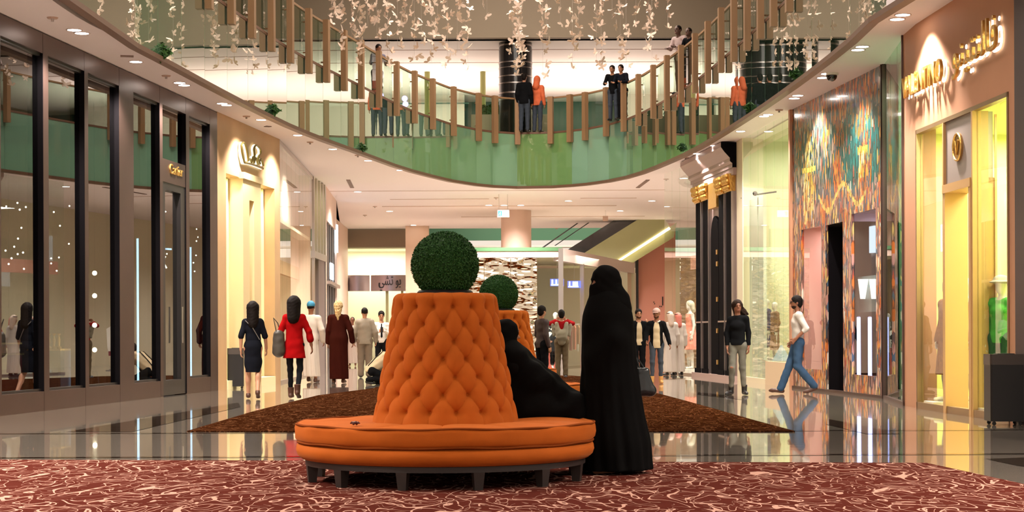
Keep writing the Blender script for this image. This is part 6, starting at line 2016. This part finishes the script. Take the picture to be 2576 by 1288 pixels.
# 15 two robed men in front of the far glass shop
for px, yf, yt, lb, cl in ((1686, 945, 784, 'man in a white robe and headcloth, just right of the man in the cap', (.6, .45, .36)), (1706, 944, 787, 'farther man in a white robe with a reddish headcloth, beside the other robed man', (.55, .16, .12))):
    p = Person(lb, px, yf, yt, PI + .3, {}, 'tan', .012)
    p.body(legs=True); p.robe(M_whitec, hem=.10, w0=.16, w1=.20, name='white_robe', cuff=.01); p.shoes(M_blackm)
    B = Blob(.011, .03); h = p.hp; B.ell(h(0, .01, .035), (p.r(.09), p.r(.106), p.r(.093))); B.cone(h(0, .05, 0), h(0, .09, -.22), p.r(.09), p.r(.075)); B.sub(h(0, -.12, -.04), (p.r(.06), p.r(.08), p.r(.08)))
    B.build('headcloth', mat('headcloth_%d' % px, cl, .8, var=.3, vs=40), p.t)
    MB().lathe([(.094 * p.k, 0), (.102 * p.k, .008), (.094 * p.k, .018)], 20, tuple(h(0, .012, .06)), cap=False).build('head_cord', M_black, p.t, True)

# 16 woman in black sweater and grey jeans
p = Person('woman with long dark hair, black sweater, light grey ripped jeans and black ankle boots', 1856, 994, 755, -.35, dict(shL=(.15, .02, 1.405), elL=(.19, .06, 1.14), wrL=(.20, .02, .90), elR=(-.20, -.02, 1.14), wrR=(-.17, -.10, .88), knL=(.08, .04, .50), anL=(.10, .10, .09), toL=(.17, -.05, .03), knR=(-.08, -.10, .51), anR=(-.13, .02, .09), toR=(-.17, -.13, .03)), 'brown', .0095, fem=True, turn=.45)
p.body(legs=False); p.hair('long', M_hairn, len=.22, w=.07, sway=(.07, .04)); p.face(); p.top(M_black, hem=.92, fit=.018, name='sweater', neck=False); p.pants(M_gjean, fit=.004, low=.22); p.shoes(M_blackm, boot=.10, name='ankle_boot')
B = Blob(.009, .02); h = p.hp; B.cone(h(.03, .05, .02), h(.20, .09, -.13), p.r(.06), p.r(.025)); B.cone(h(.05, .04, -.05), h(.17, .06, -.16), p.r(.05), p.r(.015)); B.build('blown_hair', M_hairn, p.t, nz3(.004, 0, 2.5))
MB().ball(p.J['knR'] + v3(0, -p.r(.055), 0), p.r(.03), 10, (1.2, .5, .8)).build('ripped_knee', p.skin, p.t, True)

# 17 man in white shirt and jeans walking left
pose17 = dict(head=(0, -.03, 1.635), neck=(0, -.005, 1.43), chest=(0, -.01, 1.28), shL=(.17, 0, 1.405), elL=(.22, .12, 1.17), wrL=(.20, -.06, .99), elR=(-.22, .06, 1.13), wrR=(-.22, -.08, .93),
              knL=(.09, -.02, .50), anL=(.09, .27, .15), toL=(.09, .14, .04), knR=(-.09, -.14, .52), anR=(-.09, -.30, .10), toR=(-.10, -.45, .06))
p = Person('bearded man in glasses, white rolled-sleeve shirt and blue jeans walking past the mosaic', 2008, 991, 745, -PI / 2 - .05, pose17, 'brown', .0090)
p.body(legs=False, curl=1.0); p.hair('short', M_hairb); p.face(beard=mat('dark_beard', (.03, .015, .010), .8, spec=.1), glasses=True); p.top(mat('white_shirt'), hem=.93, sleeve=.62, fit=.022, name='shirt'); p.pants(M_jean, fit=.016, hemw=.008); p.shoes(M_bleath)
MB().lathe([(.140 * p.k, -.02), (.148 * p.k, 0), (.140 * p.k, .02)], 28, (0, 0, .965 * p.k), cap=False).build('belt', M_blackm, p.t, True)
for o in p.t.children:
    if o.name.startswith('belt'): o.scale = (1, .78, 1)

# 10 veiled woman standing by the sofa
loc10 = (P(1527, 840, 14.25).x, 14.25, .014)
p = Person('woman in black abaya and face veil standing at the right of the large sofa', None, None, None, -PI / 2 + .28, dict(head=(0, -.02, 1.635), elL=(.20, .0, 1.14), wrL=(.10, -.10, 1.0), elR=(-.20, .03, 1.12), wrR=(-.13, -.02, .92)), 'tan', .009, H=1.67, loc=loc10, fem=True, nod=.1)
M_abaya = mat('black_abaya_cloth', (.0032, .0030, .0030), .9, spec=.06)
p.body(legs=True); p.face(mouth=False)
J, r, h = p.J, p.r, p.hp
B = Blob(.012, .10)
prev = None
for z, rr, yy in ((1.46, .140, .0), (1.36, .182, .005), (1.20, .198, .01), (1.0, .208, .015), (.75, .228, .025), (.5, .248, .04), (.25, .285, .055), (.04, .318, .06)):
    c_ = v3(0, yy, z) * p.k
    if prev is not None: B.cone(prev[0], c_, r(prev[1]), r(rr), ((1, 0, 0), 1.0), k=.10)
    prev = (c_, rr)
B.cone(J['elL'], J['wrL'] + v3(0, -r(.03), -r(.03)), r(.085), r(.085)); B.cutz(r(.03)); B.build('abaya', M_abaya, p.t, folds(.012, 9, 1.2 * p.k, .03, (0, .03)))
B = Blob(.009, .05)
B.ell(h(0, .012, .03), (r(.102), r(.122), r(.112)), rot=p.Rh); B.cone(h(0, .03, -.02), h(0, .045, -.20), r(.108), r(.150)); B.cone(h(0, .045, -.20), v3(0, .04, 1.12) * p.k, r(.155), r(.205)); B.cone(h(0, -.05, -.06), h(0, -.07, -.30), r(.078), r(.13)); B.ell(h(0, -.02, -.05), (r(.086), r(.096), r(.095)))
B.sub(h(0, -.130, .008), (r(.072), r(.056), r(.021)))
B.build('veil', M_abaya, p.t, nz3(.003, 1, 1.6))
# her handbag
bq = P(1618, 955, 14.35)
bag = thing('handbag', 'black glossy handbag held at the right side of the standing veiled woman', 'bag', bq, .3)
B = Blob(.009, .02); B.cone((-.06, 0, -.09), (.07, 0, -.09), .045, .045, ((0, 1, 0), 1.2)); B.cone((-.04, 0, .07), (.03, 0, .07), .025, .025); B.cone((-.05, 0, -.09), (-.03, 0, .07), .045, .025); B.cone((.06, 0, -.09), (.02, 0, .07), .045, .025); B.cone((0, 0, -.08), (0, 0, .06), .05, .03)
B.build('bag_body', mat('black_patent_leather', (.012, .016, .018), .25), bag); MB().tube([(-.03, 0, .08), (-.05, .01, .17), (-.07, .02, .20), (-.03, .02, .16), (.02, 0, .08)], .007, 6).build('handle', mat('black_patent_leather'), bag, True)

# 9 seated woman in black on the right side of the large sofa
loc9 = (sofa_c.x + .60, 14.20, .014)
pose9 = dict(pel=(0, .02, .56), waist=(0, .09, .72), chest=(0, .13, .88), neck=(0, .14, 1.04), head=(0, .13, 1.16), shL=(.14, .11, 0.99), shR=(-.14, .11, .99),
             elL=(.17, -.06, .80), wrL=(.10, -.24, .70), elR=(-.17, -.06, .80), wrR=(-.10, -.24, .70),
             hiL=(.09, 0, .56), hiR=(-.09, 0, .56), knL=(.12, -.44, .54), knR=(-.12, -.42, .54), anL=(.12, -.50, .10), anR=(-.12, -.46, .10), toL=(.13, -.65, .04), toR=(-.13, -.60, .04))
p = Person('woman in a loose black abaya seated on the right side of the large orange sofa', None, None, None, PI / 2 + .30, pose9, 'tan', .0105, H=1.70, loc=loc9, fem=True)
p.body(legs=True); p.face()
J, r, h = p.J, p.r, p.hp
B = Blob(.012, .09)
B.cone(J['shL'], J['shR'], r(.085)); B.cone(J['chest'], J['waist'], r(.15), r(.17)); B.cone(J['waist'], J['pel'], r(.17), r(.18))
B.cone(J['chest'] + v3(0, -.08, -.05), v3(0, -.26, .66) * p.k, r(.13), r(.14))
for sd in 'LR':
    B.cone(J['sh' + sd], J['el' + sd], r(.09), r(.10)); B.cone(J['el' + sd], J['wr' + sd], r(.10), r(.08))
    B.cone(J['hi' + sd], J['kn' + sd], r(.13), r(.115)); B.cone(J['kn' + sd], J['an' + sd], r(.115), r(.13))
B.cone(v3(0, -.1, .60) * p.k, v3(0, -.42, .56) * p.k, r(.15), r(.14)); B.cone(v3(0, .10, .98) * p.k, v3(0, -.20, .70) * p.k, r(.13), r(.15)); B.cone(v3(0, -.44, .5) * p.k, v3(0, -.48, .1) * p.k, r(.13), r(.16)); B.cutz(r(.06))
B.build('abaya', M_abaya, p.t, nz3(.008, 2, .8))
B = Blob(.0105, .05); B.ell(h(0, .012, .03), (r(.096), r(.115), r(.106))); B.cone(h(0, .04, -.02), h(0, .03, -.26), r(.10), r(.165)); B.cone(h(0, -.01, -.10), h(0, -.08, -.30), r(.09), r(.14)); B.cone(h(0, .02, -.1), h(.12, .0, -.24), r(.09), r(.11)); B.cone(h(0, .02, -.1), h(-.12, .0, -.24), r(.09), r(.11)); B.sub(h(0, -.12, -.02), (r(.055), r(.06), r(.07)))
B.build('headscarf', M_abaya, p.t, nz3(.003, 0, 1.6))

# ------------------------------------------------------------------ people on the upper floor
def upper(label, px, top, Y, rz, skin, topm, pantm, hairs, hairm, pose=None, fem=False, fit=.022, **kw):
    x = P(px, 300, Y).x; H = P(px, top, Y).z - FL2
    q = Person(label, None, None, None, rz, pose or {}, skin, .0125, H=H, loc=(x, Y, FL2 + .02), fem=fem, **kw)
    q.body(legs=False); q.face(); q.hair(hairs, hairm, len=.2) if hairs == 'long' else q.hair(hairs, hairm)
    q.top(topm, hem=.84, fit=fit, name='jacket'); q.pants(pantm); q.shoes(M_blackm)
    return q
lean = dict(elL=(.24, -.12, 1.16), wrL=(.14, -.34, 1.14), elR=(-.24, -.12, 1.16), wrR=(-.14, -.34, 1.14), head=(0, -.12, 1.60), neck=(0, -.07, 1.41), chest=(0, -.04, 1.27), shL=(.165, -.07, 1.39), shR=(-.165, -.07, 1.39))
upper('person in a black jacket on the upper floor in front of the black banded column', 1319, 186, 55.05, 2.9, 'tan', M_black, M_djean, 'short', M_hairb, fit=.05)
p = upper('person in an orange hooded jacket standing on the upper floor beside the black banded column', 1352, 194, 55.15, 2.7, 'tan', mat('orange_red_cloth', (.62, .12, .04), .8, var=.25, vs=9), M_djean, 'short', M_hairb, fit=.04)
B = Blob(.012, .03); h = p.hp; B.ell(h(0, .02, .02), (p.r(.105), p.r(.12), p.r(.125))); B.cone(h(0, .05, -.05), h(0, .09, -.20), p.r(.10), p.r(.11)); B.sub(h(0, -.12, -.02), (p.r(.06), p.r(.07), p.r(.08))); B.build('hood', mat('orange_red_cloth'), p.t)
upper('dark-haired man leaning on the upper rail, left one of the pair at the right', 1543, 165, 52.3, -.35, 'tan', M_black, M_djean, 'short', M_hairb, lean)
upper('man in dark jacket leaning on the upper rail, right one of the pair', 1566, 163, 51.9, -.5, 'tan', M_navy, M_black, 'short', M_hairb, lean)
upper('man in a dark shirt standing at the upper rail on the left of the atrium', 949, 112, 48.3, .5, 'brown', mat('grey_violet_shirt', (.12, .10, .14), .8), M_djean, 'short', M_hairb, lean)
upper('man in a pale jacket leaning over the upper rail near the top right', 1714, 64, 46.6, -.8, 'dark', mat('pale_grey_pink_jacket', (.45, .33, .32), .8), M_black, 'buzz', M_hairb, lean)
upper('smaller dark-clothed person beside the man in the pale jacket at the upper rail', 1740, 70, 45.9, -.8, 'dark', M_black, M_black, 'buzz', M_hairb, lean)

# ------------------------------------------------------------------ mannequins and clothes in the windows
def mannequin(label, loc, H, rz, vox=.013, pose=None, group=None):
    p = Person(label, None, None, None, rz, pose or {}, 'fair', vox, H=H, loc=loc, cat='mannequin', name='mannequin', fem=True, faceless=True)
    p.body(legs=True)
    MB().cyl((0, 0, -.0), (0, 0, .012), .16, n=24).build('stand', M_steel, p.t)
    return p
def on_seg(seg, px, py_top, d, z0):
    s, z = seg.sz(px, py_top, d); q = seg.pt(s, z0, d); return (q.x, q.y, z0), z - z0
M_pinkd = mat('coral_pink_dress', (.78, .24, .17), .7, var=.15, vs=9)
loc, H = on_seg(SR0, 1735, 757, -.6, .12)
MB_ = MB(); MB_.cyl((loc[0], loc[1], 0), (loc[0], loc[1], .12), .45, n=32); tag(MB_.build('display_plinth', M_white), 'round white plinth under the mannequin in the coral pink dress', 'plinth')
p = mannequin('white mannequin in a coral pink pleated dress behind the corner glass', loc, H, -1.2)
B = Blob(.012, .04); J, r = p.J, p.r; B.cone(J['chest'], J['waist'], r(.14), r(.115), YSQ); B.cone(J['waist'], v3(0, 0, .50) * p.k, r(.12), r(.25)); B.cutz(r(.50)); B.cone(J['shL'], J['shR'], r(.055)); B.build('dress', M_pinkd, p.t, folds(.018, 11, 1.1 * p.k, .5 * p.k))
p.hair('long', mat('pale_wig', (.6, .55, .42), .6), len=.12)
# beside the green-white panel: navy coat, brown outfit
for px, pt_, lb, cm, hem in ((1922, 752, 'mannequin in a long navy coat beside the cream lit panel', mat('navy_coat', (.035, .045, .12), .8), .35), (1943, 760, 'mannequin in a brown patterned outfit right of the navy coat', mat('brown_pattern_cloth', (.22, .11, .05), .8, var=.5, vs=20), .30)):
    loc, H = on_seg(SR2, px + 6, pt_, -.32, .54)
    tag(MB().box((loc[0], loc[1], .27), (.5, .5, .54)).build('display_plinth', M_white), 'white plinth under the ' + lb, 'plinth')
    p = mannequin(lb, loc, H, -1.3)
    p.robe(cm, hem=hem, w0=.14, w1=.17, name='coat', cuff=0)
loc, H = on_seg(SR2, 1966, 868, -.25, .53)
B_ = thing('paper_cone', 'pale blue folded paper cone standing on the podium of the pale glass shop', 'display', loc)
MB().cyl((0, 0, 0), (0, 0, H * 1.0), .22, .02, n=5).build('large_cone', mat('pale_blue_card', (.50, .60, .72), .5), B_); MB().cyl((.16, -.3, 0), (.16, -.3, H * .5), .13, .02, n=5).build('small_cone', mat('pale_blue_card'), B_)
# yellow windows
for px, pt_, d, lb, cm in ((2386, 700, -.30, 'white mannequin in a patterned brown coat just left of the peach door portal', mat('patterned_brown_coat', (.30, .13, .06), .8, var=.6, vs=18)), (2430, 700, -.62, 'white mannequin in a peach coat behind the peach door portal', mat('peach_coat', (.72, .48, .30), .8)), (2519, 694, -.34, 'white mannequin with a pale hat and bright green top in the right yellow window', mat('bright_green_cloth', (.06, .42, .05), .7))):
    loc, H = on_seg(SR5, px, pt_, d, .13)
    tag(MB().box((loc[0], loc[1], .065), (.6, .6, .13)).build('display_plinth', M_cream), 'low cream plinth under the ' + lb.replace('white mannequin in a ', '').replace('white mannequin with a pale hat and ', '').replace(' just left of the', ' left of the').replace(' in the right yellow window', ' mannequin'), 'plinth')
    p = mannequin(lb, loc, H, -1.2 if px < 2500 else -.9)
    if px > 2500:
        p.top(cm, hem=.86, fit=.03, name='green_top'); p.pants(mat('dark_green_cloth', (.02, .10, .04), .8), fit=.02)
        B = Blob(.012, .03); B.ell(p.hp(0, 0, .06), (.10, .12, .07)); B.ell(p.hp(0, 0, .035), (.15, .17, .018)); B.build('hat', M_whitec, p.t)
    else:
        p.robe(cm, hem=.38, w0=.15, w1=.20, name='coat', cuff=.01)
# black and white mannequin and red box by the kiosk
q = G(1396, 925)
p = mannequin('mannequin in a black and white outfit, just left of the person with raised arms', (q.x, q.y - 1, .0), 1.86, .2)
mc = mat('black_white_blocks', (.5, .5, .5), .7); g = N(mc); bb = mc.node_tree.nodes['Principled BSDF']; tc = g.n('ShaderNodeTexCoord'); vo = g.n('ShaderNodeTexVoronoi'); vo.inputs['Scale'].default_value = 7; g.l(tc.outputs['Object'], vo.inputs['Vector']); sc_ = g.n('ShaderNodeSeparateColor'); g.l(vo.outputs['Color'], sc_.inputs[0]); g.l(g.mix(g.math('GREATER_THAN', sc_.outputs[0], .5), (.8, .78, .75), (.015, .015, .02)), bb.inputs['Base Color'])
p.top(mc, hem=.86, fit=.02, name='patterned_top'); p.pants(M_black, fit=.03, low=.2)
q = G(1388, 925); t = thing('red_display_box', 'salmon red box on the floor beyond the second sofa, beside the black and white mannequin', 'box', (q.x, q.y - .5, 0)); MB().bevbox((0, 0, .32), (.42, .4, .64), .02).build('box', mat('salmon_red', (.72, .14, .11), .5), t); MB().box((0, 0, .65), (.44, .42, .03)).build('lid', M_white, t)
# pale shop mannequin heads inside the kiosk
for k, (px, col) in enumerate(((1345, (.6, .55, .5)), (1500, (.75, .35, .28)), (1535, (.5, .4, .3)))):
    Yk = 62.5 if k == 0 else 64.0 + k * 1.5
    if k == 0: Yk = 59.5
    x = X(px, Yk)
    p = mannequin(('mannequin in a pale dress inside the kiosk glass' if k == 0 else ('mannequin in a coral dress deeper in the kiosk' if k == 1 else 'mannequin in a tan dress deepest in the kiosk')), (x, Yk + .6, .0), 1.8, 0, .016)
    p.robe(mat('kiosk_dress_%d' % k, col, .8), hem=.45, w0=.14, w1=.18, name='dress', cuff=0)
# clothes racks in the kiosk
def rack(label, q, rz, cols, L=1.6, seed=0):
    t = thing('clothes_rack', label, 'clothes rack', q, rz)
    mb = MB(); mb.tube([(-L / 2, 0, 0.02), (-L / 2, 0, 1.5), (L / 2, 0, 1.5), (L / 2, 0, 0.02)], .015, 8); mb.box((-L / 2, 0, .012), (.04, .45, .024)); mb.box((L / 2, 0, .012), (.04, .45, .024)); mb.build('frame', M_steel, t)
    rnd = random.Random(seed)
    n = 12
    for k in range(n):
        x = -L / 2 + .1 + (L - .2) * k / (n - 1); l = rnd.uniform(.7, 1.05)
        c = cols[rnd.randrange(len(cols))]
        g_ = thing('hanging_garment', 'garment hanging on the ' + label, 'garment', (q[0] + x * math.cos(rz), q[1] + x * math.sin(rz), q[2] + 1.5), rz, 'garments on the ' + label)
        mb = MB(); w = .2; pts = [(0, -.05, -.04), (0, -w, -.13), (0, -w * .85, -l), (0, w * .85, -l), (0, w, -.13), (0, .05, -.04)]
        mb.slab([(p_[0] - .02, p_[1], p_[2]) for p_ in pts], (.04, 0, 0)); mb.build('cloth', c, g_)
        MB().tube([(0, 0, -.05), (0, 0, 0.0), (0, .015, .02), (0, .0, .035)], .004, 5).build('hook', M_steel, g_)
gc = [mat('garment_tan', (.45, .27, .15), .8), mat('garment_coral', (.62, .22, .15), .8), mat('garment_cream', (.72, .6, .45), .8), mat('garment_wine', (.22, .04, .05), .8), mat('garment_white', (.8, .76, .7), .8)]
rack('clothes rack inside the right half of the kiosk', (X(1470, 64), 64.2, 0), .2, gc, 1.8, 1)
rack('clothes rack at the back of the kiosk', (X(1440, 67), 67.2, 0), 0, gc, 1.8, 2)
s_, _ = SR0.sz(1700, 840, -1.6); q = SR0.pt(s_, 0, -1.6); rack('clothes rack in the corner glass shop', (q.x, q.y, .0), 1.2, gc, 1.6, 3)
